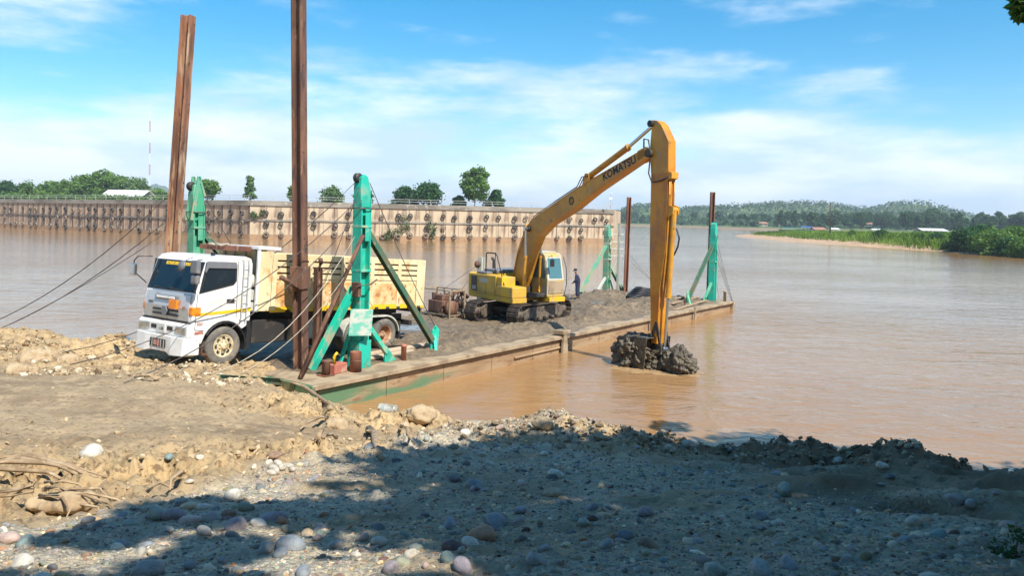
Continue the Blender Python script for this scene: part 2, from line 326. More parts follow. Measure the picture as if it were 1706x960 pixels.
M['skin'] = pmat('skin', [(0.20, 0.10, 0.06), ((0.16, 0.075, 0.045), 9, 0.5, 0.7)], 0.6)
M['navy'] = pmat('navy_cloth', [(0.018, 0.024, 0.06), ((0.03, 0.035, 0.075), 8, 0.5, 0.7)], 0.9, bump=0.004)
M['dark_cloth'] = pmat('dark_cap_cloth', [(0.02, 0.02, 0.025), ((0.04, 0.035, 0.035), 8, 0.5, 0.7)], 0.9)
M['bark'] = pmat('tree_bark', [(0.14, 0.10, 0.07), ((0.07, 0.05, 0.036), 4, 0.45, 0.62, (1, 1, 0.3))], 0.9, bump=0.02, bscale=10)
M['can'] = pmat('weathered_tin', [(0.46, 0.47, 0.42), ((0.30, 0.24, 0.16), 5, 0.5, 0.66)], 0.5, metal=0.3)
M['bldg_white'] = pmat('white_sheet_roof', [(0.72, 0.73, 0.74), ((0.5, 0.48, 0.45), 0.4, 0.52, 0.7)], 0.6)
M['bldg_wall'] = pmat('grey_shed_wall', [(0.40, 0.38, 0.34), ((0.3, 0.27, 0.23), 0.5, 0.5, 0.7)], 0.8)
M['roof_red'] = pmat('rusty_tile_roof', [(0.30, 0.16, 0.11), ((0.22, 0.12, 0.09), 0.6, 0.5, 0.7)], 0.8)
M['boat_blue'] = pmat('blue_boat_paint', [(0.03, 0.10, 0.34), ((0.05, 0.14, 0.36), 0.3, 0.5, 0.7)], 0.6)
M['boat_green'] = pmat('green_boat_paint', [(0.02, 0.14, 0.11), ((0.05, 0.18, 0.14), 0.3, 0.5, 0.7)], 0.6)
M['mast_red'] = pmat('red_mast_paint', [(0.45, 0.06, 0.04), ((0.4, 0.1, 0.07), 0.3, 0.5, 0.7)], 0.6)
def leaf_mat(name, a, b, trans=0.35):
    m, N, Lk, B = new_mat(name)
    at_ = N.new('ShaderNodeAttribute'); at_.attribute_name = 'tint'
    col = mix(N, Lk, at_.outputs['Fac'], a, b); Lk(col, B.inputs['Base Color']); B.inputs['Roughness'].default_value = 0.6
    B.inputs['Specular IOR Level'].default_value = 0.25
    tr = N.new('ShaderNodeBsdfTranslucent'); Lk(col, tr.inputs['Color'])
    ms = N.new('ShaderNodeMixShader'); ms.inputs[0].default_value = trans
    Lk(B.outputs[0], ms.inputs[1]); Lk(tr.outputs[0], ms.inputs[2]); Lk(ms.outputs[0], N['Material Output'].inputs['Surface']); return m
M['leaf'] = leaf_mat('green_leaves', (0.045, 0.105, 0.022), (0.15, 0.27, 0.05))
M['leaf_dark'] = leaf_mat('dark_green_leaves', (0.015, 0.055, 0.018), (0.05, 0.14, 0.035))
M['leaf_far'] = leaf_mat('hillside_leaves', (0.03, 0.075, 0.035), (0.07, 0.14, 0.05))
M['leaf_pale'] = leaf_mat('pale_green_leaves', (0.07, 0.14, 0.04), (0.18, 0.28, 0.10))
M['reed'] = leaf_mat('reed_grass', (0.06, 0.13, 0.018), (0.20, 0.31, 0.035))
M['wall_weed'] = leaf_mat('wall_creeper_leaves', (0.05, 0.09, 0.03), (0.14, 0.20, 0.07))

# ================================================================== SETTING
# ---- river
def water_mat():
    m, N, Lk, B = new_mat('silty_river_water')
    g = N.new('ShaderNodeNewGeometry'); pos = g.outputs['Position']
    msk, _ = ramp_mask(N, Lk, pos, 0.05, 0.35, 0.68, detail=4)
    Lk(mix(N, Lk, msk, (0.345, 0.19, 0.075), (0.305, 0.178, 0.085)), B.inputs['Base Color'])
    B.inputs['Roughness'].default_value = 0.07; B.inputs['IOR'].default_value = 1.34
    def noise(scale, rz, vs, det):
        mp = N.new('ShaderNodeMapping'); Lk(pos, mp.inputs[0]); mp.inputs['Scale'].default_value = vs; mp.inputs['Rotation'].default_value = (0, 0, rz)
        n = N.new('ShaderNodeTexNoise'); n.inputs['Scale'].default_value = scale; n.inputs['Detail'].default_value = det; n.inputs['Roughness'].default_value = 0.55
        n.inputs['Distortion'].default_value = 0.6
        Lk(mp.outputs[0], n.inputs['Vector']); return n.outputs['Fac']
    b1 = N.new('ShaderNodeBump'); b1.inputs['Strength'].default_value = 1.0; b1.inputs['Distance'].default_value = 0.13; Lk(noise(0.75, R(20), (0.55, 1, 1), 4), b1.inputs['Height'])
    b2 = N.new('ShaderNodeBump'); b2.inputs['Strength'].default_value = 1.0; b2.inputs['Distance'].default_value = 0.045; Lk(noise(2.6, R(12), (0.5, 1, 1), 5), b2.inputs['Height'])
    kst, _ = ramp_mask(N, Lk, pos, 0.035, .36, .64, detail=3, vscale=(.45, 1, 1)); r_st = N.new('ShaderNodeMapRange'); Lk(kst, r_st.inputs[0]); r_st.inputs[3].default_value = .35; r_st.inputs[4].default_value = 1.0; Lk(r_st.outputs[0], b2.inputs['Strength']); Lk(r_st.outputs[0], b1.inputs['Strength'])
    Lk(b1.outputs[0], b2.inputs['Normal']); Lk(b2.outputs[0], B.inputs['Normal']); return m
rv = MB(); rv.add([(-3000, -60, 0), (3000, -60, 0), (3000, 6000, 0), (-3000, 6000, 0)], [(0, 1, 2, 3)])
tag(rv.build('river', water_mat()), 'wide brown silty river with wind ripples', 'river', kind='structure')

# ---- near river bank: heights measured at points seen in the photo (px, py, forward distance) or set directly
BX, BY = -5.16, 19.55                                   # barge near bow corner
BE = Vector((0.5816, 0.8135, 0)); BN = Vector((-0.8135, 0.5816, 0))
def bl(x, y): return (BX + BE.x * x + BN.x * y, BY + BE.y * x + BN.y * y)
cps = []
for px, py, yy in [(0, 960, 3.8), (430, 960, 3.6), (853, 960, 3.5), (1280, 960, 3.5), (1706, 960, 3.6),
                   (0, 900, 4.7), (430, 900, 4.6), (853, 900, 4.5), (1280, 900, 4.5), (1706, 900, 4.6),
                   (0, 855, 5.9), (200, 850, 6.0), (430, 845, 5.9), (853, 850, 5.6), (1280, 850, 5.6), (1706, 850, 5.8),
                   (100, 800, 7.4), (430, 790, 7.7), (853, 800, 7.2), (1280, 800, 7.2), (1600, 815, 7.2), (150, 745, 9.2), (400, 745, 9.4), (853, 760, 9.2), (1280, 785, 8.8), (1500, 792, 8.6),
                   (600, 745, 10.2), (720, 735, 12.0), (853, 722, 12.2), (930, 700, 13.3), (990, 716, 12.8), (1060, 726, 12.2), (1150, 748, 11.2), (1250, 758, 10.6), (1330, 760, 10.4), (1420, 774, 9.8), (1530, 766, 9.5), (1600, 786, 9.2), (1706, 802, 8.6), (1850, 800, 8.2),
                   (780, 716, 15), (800, 703, 17.6), (860, 712, 16.6), (705, 696, 15.2), (640, 710, 16.0), (560, 690, 15.6), (660, 720, 13.2),
                   (100, 650, 13.5), (300, 645, 15), (450, 645, 16.8), (0, 700, 10.8), (-150, 700, 10.8), (350, 690, 12.2), (510, 688, 14.2), (545, 672, 16.5),
                   (420, 627, 18.8), (388, 607, 20.5), (300, 612, 19.4), (230, 602, 21.2), (160, 592, 22.3), (100, 576, 24), (30, 556, 25), (-60, 548, 26), (200, 580, 24), (-200, 560, 26), (0, 600, 19), (150, 620, 17.6)]:
    p = at(px, py, yy); cps.append((p.x, p.y, p.z))
cps += [(-14.5, 27.5, 0.1), (-20, 31, 0.05), (-26, 33, 0.0), (-15, 30, -0.8), (-22, 36, -1), (-12, 27, -0.3), (-30, 40, -1.2), (-28, 27, 1.3), (-10.5, 25.5, 0.35)]
for lx, ly, z in [(-0.5, -0.6, 0.22), (-0.4, 0.6, 0.55), (-0.6, 1.6, 0.98), (-0.5, 3, 1.05), (-0.5, 5, 1.0), (-0.3, 7, 0.8), (-0.5, 9, 0.4), (1.4, 1, -0.2), (2.2, 4, 0.1), (2.2, 7, -0.1), (4, 1, -0.9), (4, 5, -0.9), (4, 9, -0.9), (10, 4, -1.5), (1.4, -0.8, -0.05), (3, -1.2, -0.25), (6, -1.5, -0.6)]:
    cps.append((*bl(lx, ly), z))
cps += [(0.2, 19.5, -0.2), (-1.2, 20.5, -0.3), (-3.0, 20.2, -0.05), (2.4, 17.6, -0.1), (4.2, 15.5, -0.05), (6.5, 14.0, 0.0), (8.5, 12.6, 0.0), (11, 11.3, 0.1), (14, 11, 0.0),
        (3, 22, -1.2), (7, 18, -1.2), (10, 16, -1.2), (15, 15, -1.3), (0, 26, -1.6), (20, 14, -1.2), (-3, 1.2, 3.9), (3, 1.2, 3.9), (10, 2, 3.7), (18, 3, 3.4), (-12, 2, 3.8), (-12, 8, 2.7), (0, -6, 4.2), (10, -6, 4.2), (-14, 14, 2.2)]
for lx, ly, z in [(.5, 3, .95), (.5, 5, .95), (.5, 7, .85), (-.2, 8.4, .7)]: cps.append((*bl(lx, ly), z))
cps += [(-9.3, 20.2, 1.22), (-10.3, 20.8, 1.18), (-8.6, 22.0, 1.1), (-9.6, 19.4, 1.3)]
CP = np.array(cps)
def _phi(r2): return -np.sqrt(r2 + 0.5)
_A = np.zeros((len(CP) + 3, len(CP) + 3)); _d2 = ((CP[:, None, :2] - CP[None, :, :2]) ** 2).sum(-1)
_A[:len(CP), :len(CP)] = _phi(_d2) - 0.02 * np.eye(len(CP)); _Pm = np.c_[np.ones(len(CP)), CP[:, :2]]; _A[:len(CP), len(CP):] = _Pm; _A[len(CP):, :len(CP)] = _Pm.T
_W = np.linalg.solve(_A, np.r_[CP[:, 2], 0, 0, 0])
def base_z(x, y):
    out = np.full(x.shape, _W[len(CP)]) + _W[len(CP) + 1] * x + _W[len(CP) + 2] * y
    for (cx_, cy_, _), wv in zip(CP, _W[:len(CP)]): out = out + wv * _phi((x - cx_) ** 2 + (y - cy_) ** 2)
    return out
def gravel_mask(x, y):                                   # 1 on the cobble beach, 0 on the mud
    xb = np.interp(y, [0, 5, 5.9, 7, 9, 10.5, 12.5, 15, 18], [-4.2, -3.4, -3.1, -2.54, -2.05, -1.7, -1.1, -0.9, -0.7])
    g = smooth(-0.25, 0.25, x - xb + 0.5 * fbm(x * 1.1, y * 1.1, 4, 31))
    return g * (1 - 0.92 * smooth(-.15, .25, fbm(x * .7, y * 1.3, 4, 33) + .55 * smooth(1.0, 5.0, x + .25 * (y - 6)) - .25))
def lump_mask(x, y):                                     # the churned mud bank and the bulldozed ridges
    a = np.exp(-((y - np.interp(x, [-8, -4, -2, 0], [6.4, 7.4, 9.6, 13])) / 1.8) ** 2) * smooth(0.5, -1.0, x)
    b = np.exp(-((y - np.interp(x, [0, 4, 8, 12], [12.6, 10.8, 9.6, 8.6])) / 1.4) ** 2) * smooth(0, 1, x)
    c = smooth(16, 19, y) * smooth(-3, -5, x)
    d = np.exp(-(((x + 2.6) / 1.6) ** 2 + ((y - 15) / 1.6) ** 2))
    return np.clip(a + b * 1.1 + 0.8 * c + 1.4 * d + .9 * np.exp(-(((x + 4.0) / 1.4) ** 2 + ((y - 14.6) / 1.6) ** 2)), 0, 1.3)
def rut_extra(x, y):                                     # wheel ruts pressed into the shaded earth
    out = np.zeros_like(x)
    for c0, sl in ((6.3, -.10), (7.5, -.16), (8.3, -.12)):
        d = y - (c0 + sl * (x - 4) + .15 * fbm(x * .8, x * .1, 2, 17)); out = out - .16 * np.exp(-(d / .16) ** 2) + .10 * np.exp(-((np.abs(d) - .34) / .13) ** 2)
    return out * smooth(1.5, 3.5, x) * (.75 + .6 * fbm(x * 2.5, y * 2.5, 3, 19))
MOUNDS = []
for px, py, yy, sx_, sy_, hh_ in ((932, 700, 13.3, .6, .5, .12), (990, 712, 12.7, .5, .4, .05), (705, 690, 15.2, .5, .5, .12), (640, 705, 15.6, .6, .5, .06), (1530, 748, 9.5, .45, .4, .03), (1335, 742, 10.4, .4, .4, .02), (1460, 755, 9.7, .3, .3, .08), (60, 580, 23.5, 1.6, 1.0, .25), (570, 712, 13.9, .35, .35, .22), (500, 770, 9.0, .5, .4, .12), (330, 790, 7.6, .8, .4, .10)):
    p = at(px, py, yy); MOUNDS.append((p.x, p.y, sx_, sy_, hh_))
def ground_z(x, y):
    x = np.asarray(x, float); y = np.asarray(y, float)
    z = base_z(x, y)
    for mx_, my_, sx_, sy_, hh_ in MOUNDS:
        q = ((x - mx_) / sx_) ** 2 + ((y - my_) / sy_) ** 2; z = z + hh_ * np.exp(-q) * (1 + .5 * fbm(x * 3, y * 3, 3, 71))
    z = z + 0; g = gravel_mask(x, y); lm = lump_mask(x, y)
    dry = smooth(-0.4, 0.3, z)
    r1 = 1 - np.abs(fbm(x * 0.9, y * 0.9, 5, 3)) * 2.2
    n = 0.05 * fbm(x * 0.7, y * 0.7, 4, 1) + (0.04 + 0.17 * lm) * (r1 - 0.5) * 0.8
    n = n + (0.024 + 0.085 * lm + 0.006 * g) * fbm(x * 4.2, y * 4.2, 5, 11, 0.62) * 1.6
    cr_ = fbm(x * 3.3 + 2 * fbm(x * 2, y * 2, 3, 81), y * 3.3, 4, 83); n = n - (.025 + .15 * lm) * smooth(.10, .0, np.abs(cr_)) * (1 - .8 * g)
    n = n + .5 * rut_extra(x, y)
    n = n + lm * 0.07 * np.clip(fbm(x * 6, y * 6, 4, 44) * 2, -0.2, 1) + (1 - g) * .03 * np.clip(fbm(x * 2.2, y * 3.0, 4, 46) * 2.5 - .5, 0, 1)
    rut = np.sin((x * 0.55 + y * 0.9) * 4.3 + 1.2 * fbm(x * .5, y * .5, 3, 8)) * 0.11 * smooth(1, 4, x) * smooth(12, 8, y) * smooth(4, 6, y)
    rut2 = np.sin((x * 0.35 + y) * 3.1 + 1.6 * fbm(x * .4, y * .4, 3, 9)) * 0.022 * smooth(-2, -4, x) * smooth(8.5, 10.5, y) * smooth(17, 15, y)
    return z + (n + rut + rut2) * (0.25 + 0.75 * dry)
def bank_mat():
    m, N, Lk, B = new_mat('river_bank_soil')
    g = N.new('ShaderNodeNewGeometry'); pos = g.outputs['Position']
    a = N.new('ShaderNodeAttribute'); a.attribute_name = 'gravel'
    wv = N.new('ShaderNodeAttribute'); wv.attribute_name = 'wet'
    lmk = N.new('ShaderNodeAttribute'); lmk.attribute_name = 'lump'
    m1, _ = ramp_mask(N, Lk, pos, 0.5, 0.38, 0.66); m2, _ = ramp_mask(N, Lk, pos, 2.4, 0.45, 0.68); m3, _ = ramp_mask(N, Lk, pos, 14, 0.5, 0.66)
    mud = mix(N, Lk, m1, (0.39, 0.29, 0.175), (0.24, 0.172, 0.105)); mud = mix(N, Lk, m2, mud, (0.46, 0.345, 0.21))
    mud = mix(N, Lk, m3, mud, (0.22, 0.16, 0.10))
    cl = mix(N, Lk, m2, (0.52, 0.375, 0.20), (0.32, 0.215, 0.11)); cl = mix(N, Lk, m3, cl, (0.22, 0.145, 0.08)); mud = mix(N, Lk, lmk.outputs['Fac'], mud, cl)
    v = N.new('ShaderNodeTexVoronoi'); v.inputs['Scale'].default_value = 26; Lk(pos, v.inputs['Vector'])
    hs_ = N.new('ShaderNodeSeparateColor'); Lk(v.outputs['Color'], hs_.inputs[0])
    gr = mix(N, Lk, hs_.outputs[0], (0.32, 0.29, 0.24), (0.60, 0.53, 0.40)); gr = mix(N, Lk, m2, gr, (0.56, 0.47, 0.33)); gr = mix(N, Lk, m1, gr, (0.40, 0.315, 0.21))
    # lumps of plain earth on the right-hand ridge
    col = mix(N, Lk, a.outputs['Fac'], mud, gr)
    mo = N.new('ShaderNodeAttribute'); mo.attribute_name = 'dark_soil'; col = mix(N, Lk, mo.outputs['Fac'], col, mix(N, Lk, m2, (0.20, 0.145, 0.09), (0.145, 0.10, 0.062)))  # darker brown soil colour mixed in towards the right
    wetc = mix(N, Lk, 0.55, col, (0.15, 0.095, 0.05)); col = mix(N, Lk, wv.outputs['Fac'], col, wetc)
    Lk(col, B.inputs['Base Color'])
    r = N.new('ShaderNodeMapRange'); Lk(wv.outputs['Fac'], r.inputs[0]); r.inputs[3].default_value = 0.92; r.inputs[4].default_value = 0.28; Lk(r.outputs[0], B.inputs['Roughness'])
    B.inputs['Specular IOR Level'].default_value = 0.3
    n = N.new('ShaderNodeTexNoise'); n.inputs['Scale'].default_value = 16; n.inputs['Detail'].default_value = 10; n.inputs['Roughness'].default_value = 0.72; Lk(pos, n.inputs['Vector'])
    b = N.new('ShaderNodeBump'); b.inputs['Strength'].default_value = 0.8; b.inputs['Distance'].default_value = 0.05; Lk(n.outputs['Fac'], b.inputs['Height'])
    b2 = N.new('ShaderNodeBump'); b2.inputs['Distance'].default_value = 0.02; b2.invert = True; Lk(a.outputs['Fac'], b2.inputs['Strength']); Lk(v.outputs['Distance'], b2.inputs['Height'])
    Lk(b.outputs[0], b2.inputs['Normal']); Lk(b2.outputs[0], B.inputs['Normal']); return m
NA, NR = 820, 430
az = np.radians(np.linspace(-98, 98, NA)); rr = 1.3 * (50 / 1.3) ** (np.linspace(0, 1, NR))
AZ, RR = np.meshgrid(az, rr); GX = (RR * np.sin(AZ)).ravel(); GY = (RR * np.cos(AZ)).ravel(); GZ = ground_z(GX, GY)
idx = np.arange(NA * NR).reshape(NR, NA)
GF = np.stack([idx[:-1, :-1], idx[:-1, 1:], idx[1:, 1:], idx[1:, :-1]], -1).reshape(-1, 4)
keep = (GZ[GF].max(1) > -1.3); GF = GF[keep]
wet = smooth(0.42, 0.06, GZ + 0.12 * fbm(GX, GY, 3, 5))
bm_me = np_mesh('river_bank', np.c_[GX, GY, GZ], GF, bank_mat(), True, {'gravel': gravel_mask(GX, GY), 'wet': wet, 'dark_soil': .9 * smooth(1.2, 3.8, GX) * smooth(.22, .5, .5 + .6 * fbm(GX * .8, GY * .8, 4, 55) + .15 * smooth(6, 9, GY)) * smooth(16, 12, GY), 'lump': np.clip(lump_mask(GX, GY) * (1 - gravel_mask(GX, GY)) * 1.1, 0, 1)})
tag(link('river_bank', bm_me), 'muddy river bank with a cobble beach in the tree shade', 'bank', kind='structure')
def on_ground(px, py, y0=2.5, y1=40):
    ys = np.geomspace(y0, y1, 900); d = ray(px, py); X = d.x / d.y * ys; Zs = CAM_H + d.z / d.y * ys
    g = ground_z(X, ys); k = np.argmax(Zs <= g)
    return Vector((X[k], ys[k], g[k]))

bk_ = MB(); bk_.add([(-70, -60, 3.6), (70, -60, 3.6), (70, 0.05, 3.4), (-70, 0.05, 3.4)], [(0, 1, 2, 3)])
tag(bk_.build('bank_top_ground', pmat('bank_top_soil', [(0.20, 0.16, 0.09), ((0.09, 0.12, 0.04), .4, .45, .6)], .95)), 'earth bank top under the trees behind the beach', 'ground', kind='structure')
# ---- leaves
def leaf_cloud(clumps, per, size, seed, up=0.35, aspect=0.6, shell=0.55):
    """clumps: (centre, radius or (rx,ry,rz)); leaf quads spread through each clump"""
    g = np.random.default_rng(seed); V = []; T = []
    for c, r in clumps:
        r = np.array(r if isinstance(r, (tuple, list, np.ndarray)) else (r, r, r), float)
        n = int(per)
        d = g.normal(size=(n, 3)); d /= np.linalg.norm(d, axis=1)[:, None]
        rad = shell + (1 - shell) * g.random(n) ** 0.7; rad *= 1 + 0.22 * g.normal(size=n)
        p = np.array(c) + d * rad[:, None] * r
        nrm = d * 0.6 + g.normal(size=(n, 3)) * 0.6 + np.array((0, 0, up)); nrm /= np.linalg.norm(nrm, axis=1)[:, None]
        a = np.cross(nrm, g.normal(size=(n, 3))); a /= np.linalg.norm(a, axis=1)[:, None] + 1e-9; b = np.cross(nrm, a)
        s = size * (0.6 + 0.8 * g.random(n))[:, None]; a = a * s; b = b * s * aspect
        V.append(np.stack([p - a, p - b * 0.9, p + a, p + b], 1).reshape(-1, 3))
        tt = np.clip(g.random() * 0.35 + 0.2 + g.random(n) * 0.45 + 0.15 * d[:, 2], 0, 1); T.append(np.repeat(tt, 4))
    V = np.concatenate(V); T = np.concatenate(T); return V, np.arange(len(V)).reshape(-1, 4), T
def crown_mesh(name, clumps, per, size, seed, material, **k):
    V, Fc, T = leaf_cloud(clumps, per, size, seed, **k); return np_mesh(name, V, Fc, material, False, {'tint': T})
def tree_meshes(seed, h, w, style, per, size, material):
    """trunk+limb mesh and crown mesh, base at the origin"""
    g = random.Random(seed); t = MB(); cl = []
    th = h * {'round': 0.28, 'tall': 0.22, 'cone': 0.15, 'bush': 0.08, 'sparse': 0.2}[style]; tr = 0.022 * h + 0.05
    top = h * 0.8
    t.tube([(0, 0, -0.3), (0.02 * h, 0, th), (-0.01 * h, 0.02 * h, top * .75), (0, 0, top)], [tr, tr * .8, tr * .45, tr * .12], 7)
    nb = {'round': 15, 'tall': 22, 'cone': 16, 'bush': 12, 'sparse': 15}[style]
    for i in range(nb):
        u = (i + g.random()) / nb; z = th + (h - th) * (0.08 + 0.86 * u)
        prof = {'round': math.sqrt(max(0.05, 1 - (2 * u - 0.85) ** 2 / 1.4)), 'tall': 0.55 + 0.45 * math.sin(math.pi * (0.15 + 0.8 * u)), 'cone': 1.0 - 0.85 * u,
                'bush': 1.0 - 0.45 * u, 'sparse': 0.9 - 0.7 * u}[style]
        a = i * 2.4 + g.random(); rad = w * 0.5 * prof * (0.35 + 0.5 * g.random())
        c = (rad * math.cos(a), rad * math.sin(a), z); r = w * {'round': .23, 'tall': .19, 'cone': .2, 'bush': .25, 'sparse': .14}[style] * (0.75 + 0.5 * g.random()) * (0.55 + 0.45 * prof)
        cl.append((c, (r, r, r * 0.8)))
        t.tube([(0, 0, max(th * .8, z - 0.25 * h)), (c[0] * .55, c[1] * .55, z - 0.06 * h), c], [tr * .35, tr * .2, 0.01 * h * .3], 5)
    return t.mesh('trunk'), crown_mesh('crown', cl, per, size, seed, material)
def plant_tree(name, base, tm, cmh, label, group=None, scale=1.0, rz=0.0, cat='tree'):
    e = empty(name, Matrix.Translation(base) @ Matrix.Rotation(rz, 4, 'Z') @ Matrix.Scale(scale, 4), label, cat, group)
    tk = link('trunk', tm, e)
    if not tm.materials: tm.materials.append(M['bark'])
    link('crown', cmh, e); return e

# ---- quay wall across the water
WP = [Vector((-250.0, 281.5, 0)), Vector((-54.6, 155.9, 0)), Vector((24.6, 182.0, 0)), Vector((31, 215, 0))]
WTOP = 8.0
M['concrete'] = pmat('stained_quay_concrete', [(0.52, 0.415, 0.285), ((0.40, 0.30, 0.20), 0.25, 0.45, 0.65), ((0.22, 0.15, 0.10), 0.8, 0.52, 0.68, (1, 1, 0.10)), ((0.60, 0.52, 0.40), 0.6, 0.55, 0.75)], 0.9, bump=0.03, bscale=3)
M['concrete_dark'] = pmat('dark_streaked_concrete', [(0.50, 0.375, 0.26), ((0.36, 0.255, 0.175), 0.3, 0.42, 0.62), ((0.16, 0.11, 0.08), 0.6, 0.50, 0.66, (1, 1, 0.10)), ((0.50, 0.40, 0.29), 0.7, 0.58, 0.75)], 0.9, bump=0.03, bscale=3)  # darker, more streaked concrete for the left stretch
M['coping'] = pmat('weathered_coping_concrete', [(0.30, 0.27, 0.22), ((0.17, 0.15, 0.12), 0.5, 0.42, 0.62, (0.3, 1, 1)), ((0.42, 0.38, 0.32), 1.2, 0.58, 0.7)], 0.9)
M['waterstain'] = pmat('silt_stained_concrete', [(0.36, 0.23, 0.13), ((0.26, 0.17, 0.10), 0.6, 0.45, 0.65)], 0.85)
M['railing'] = pmat('galvanised_railing', [(0.46, 0.47, 0.44), ((0.34, 0.32, 0.28), 1.0, 0.5, 0.7)], 0.6)
tyre_me = {}
for key in ('tyre_black', 'tyre_pale'):
    b = MB(); b.lathe([(0.36, -0.16), (0.50, -0.19), (0.60, -0.14), (0.63, 0), (0.60, 0.14), (0.50, 0.19), (0.36, 0.16), (0.34, 0)], 14, (0, 0, 0), (0, 1, 0), closed=True)
    tyre_me[key] = b.mesh('tyre_fender'); tyre_me[key].materials.append(M[key])
def wall_section(A, B, name, label, wall_m, n_cols, tlabel, tgroup, skip, seed, vis, tfirst):
    d = (B - A); Lw = d.length; ang = math.atan2(d.y, d.x)
    root = empty(name, frame(A.x, A.y, 0, ang), label, 'wall')
    pw = 2.9; npan = int(Lw / pw); pw = Lw / npan
    p = MB(); p.b2((0.03, 0, 0.95), (pw - 0.03, 0.5, 6.95)); p.b2((0.06, -0.05, 0.95), (0.24, 0, 6.9)); pm = p.mesh('wall_panel'); pm.materials.append(wall_m)
    for i in range(npan):
        if (i + 1) * pw < Lw - vis: continue
        o = link('wall_panel', pm, root, Matrix.Translation((i * pw, random.uniform(-.03, .03), 0)))
    c = MB(); c.b2((0, 0.06, -3), (Lw, 0.44, 6.9)); c.build('joint_core', M['coping'], root)
    c = MB(); c.b2((0, -0.12, -3), (Lw, 0.5, 0.94)); c.build('water_stained_footing', M['waterstain'], root)
    c = MB(); c.b2((0, -0.25, 6.96), (Lw, 1.2, WTOP)); c.build('coping', M['coping'], root)
    c = MB(); c.b2((0, -0.2, 3.75), (Lw, -0.101, 4.05)); c.build('waler', M['coping'], root)
    for k in range(int(vis / 4.8)):
        x = Lw - 2 - k * 4.8
        c = MB(); c.cyl((x, 0.2, WTOP), (x, 0.2, WTOP + 1.05), 0.05, n=6); c.build('railing_post', M['railing'], root)
    c = MB()
    for z in (0.55, 1.05): c.cyl((Lw - vis, 0.2, WTOP + z), (Lw, 0.2, WTOP + z), 0.045, n=6)
    c.build('railing', M['railing'], root)
    g = random.Random(seed); sp = vis / n_cols
    for k in range(n_cols):
        x = Lw - vis + (k + 0.5) * sp + g.uniform(-.5, .5)
        ch = MB(); ch.tube([(x, -0.3, 6.95), (x, -0.33, 1.0)], 0.045, 5); ch.build('chain', M['rust_dark'], root)
        for row, z in enumerate((5.35, 3.1, 1.0)):
            if g.random() < skip[row]: continue
            me = tyre_me['tyre_pale' if g.random() < (0.25, 0.35, 0.75)[row] else 'tyre_black']
            q = link('tyre_fender', me); sc = g.uniform(.8, 1.08)
            q.matrix_world = root.matrix_world @ Matrix.Translation((x + g.uniform(-.15, .15), -0.42 - .02 * row, z + g.uniform(-.25, .2))) @ Matrix.Rotation(g.uniform(-.12, .12), 4, 'X') @ Matrix.Scale(sc, 4)
            tag(q, tlabel % (('top', 'middle', 'bottom')[row], ordinal(k if tfirst else n_cols - 1 - k)), 'tyre', tgroup)
    return root
wl = wall_section(WP[0], WP[1], 'quay_wall', 'shaded stretch of concrete quay wall behind the truck cab', M['concrete_dark'], 31,
                  '%s row tyre fender in the %s column left of the wall corner, shaded quay wall', 'tyre fenders on the shaded quay wall', (.08, .3, .15), 5, 116, False)
wr = wall_section(WP[1] + Vector((.05, -.02, 0)), WP[2], 'quay_wall', 'sunlit tan stretch of concrete quay wall behind the excavator', M['concrete'], 24,
                  '%s row tyre fender in the %s column right of the wall corner, sunlit quay wall', 'tyre fenders on the sunlit quay wall', (.1, .2, .25), 6, 82, True)
we = MB(); dE = WP[3] - WP[2]
we.b2((0.02, 0, -3), (dE.length, 0.5, 7.9)); o = we.build('quay_wall', M['concrete']); o.matrix_world = frame(WP[2].x, WP[2].y, 0, math.atan2(dE.y, dE.x)); tag(o, 'short return end of the quay wall turning away from the river', 'wall')
for i, (px, py, sx, sz, lab) in enumerate([(668, 375, 3.3, 2.6, 'wide creeper clump spilling from the sunlit quay wall'), (718, 378, 1.4, 3.4, 'narrow upright creeper clump on the sunlit quay wall'),
                                          (430, 356, 1.6, 1.2, 'small creeper clump around a top row tyre near the wall corner'), (648, 392, 1.3, 1.6, 'low creeper patch near the water on the sunlit wall')]):
    d = WP[2] - WP[1]; n = Vector((d.y, -d.x, 0)).normalized(); r_ = ray(px, py); t = (WP[1] + n * 0.5).dot(n) / r_.dot(n); p = Vector((0, 0, CAM_H)) + r_ * t
    cl = [((random.uniform(-sx, sx) * .7, random.uniform(-.1, .1), random.uniform(-sz, sz) * .6), (sx * .35, 0.3, sz * .3)) for _ in range(8)]
    o = link('wall_creeper', crown_mesh('wall_creeper', cl, 34, 0.20, 70 + i, M['wall_weed'])); o.matrix_world = frame(p.x, p.y, p.z, math.atan2(d.y, d.x)); tag(o, lab, 'creeper', 'creepers on the quay wall')
# terrace behind the quay
M['terrace'] = pmat('terrace_grass_soil', [(0.16, 0.17, 0.07), ((0.28, 0.23, 0.15), 0.05, 0.5, 0.6), ((0.08, 0.13, 0.04), 0.3, 0.5, 0.66)], 0.95)
tm_ = MB(); tm_.add([(-250, 282.6, 7.7), (-54.6, 157.3, 7.7), (24.2, 183.2, 7.7), (31, 215, 7.7), (60, 420, 7.0), (-700, 700, 7.5)], [(0, 1, 2, 3, 4, 5)])
tag(tm_.build('port_terrace_ground', M['terrace']), 'flat grassy ground behind the quay wall', 'ground', kind='structure')

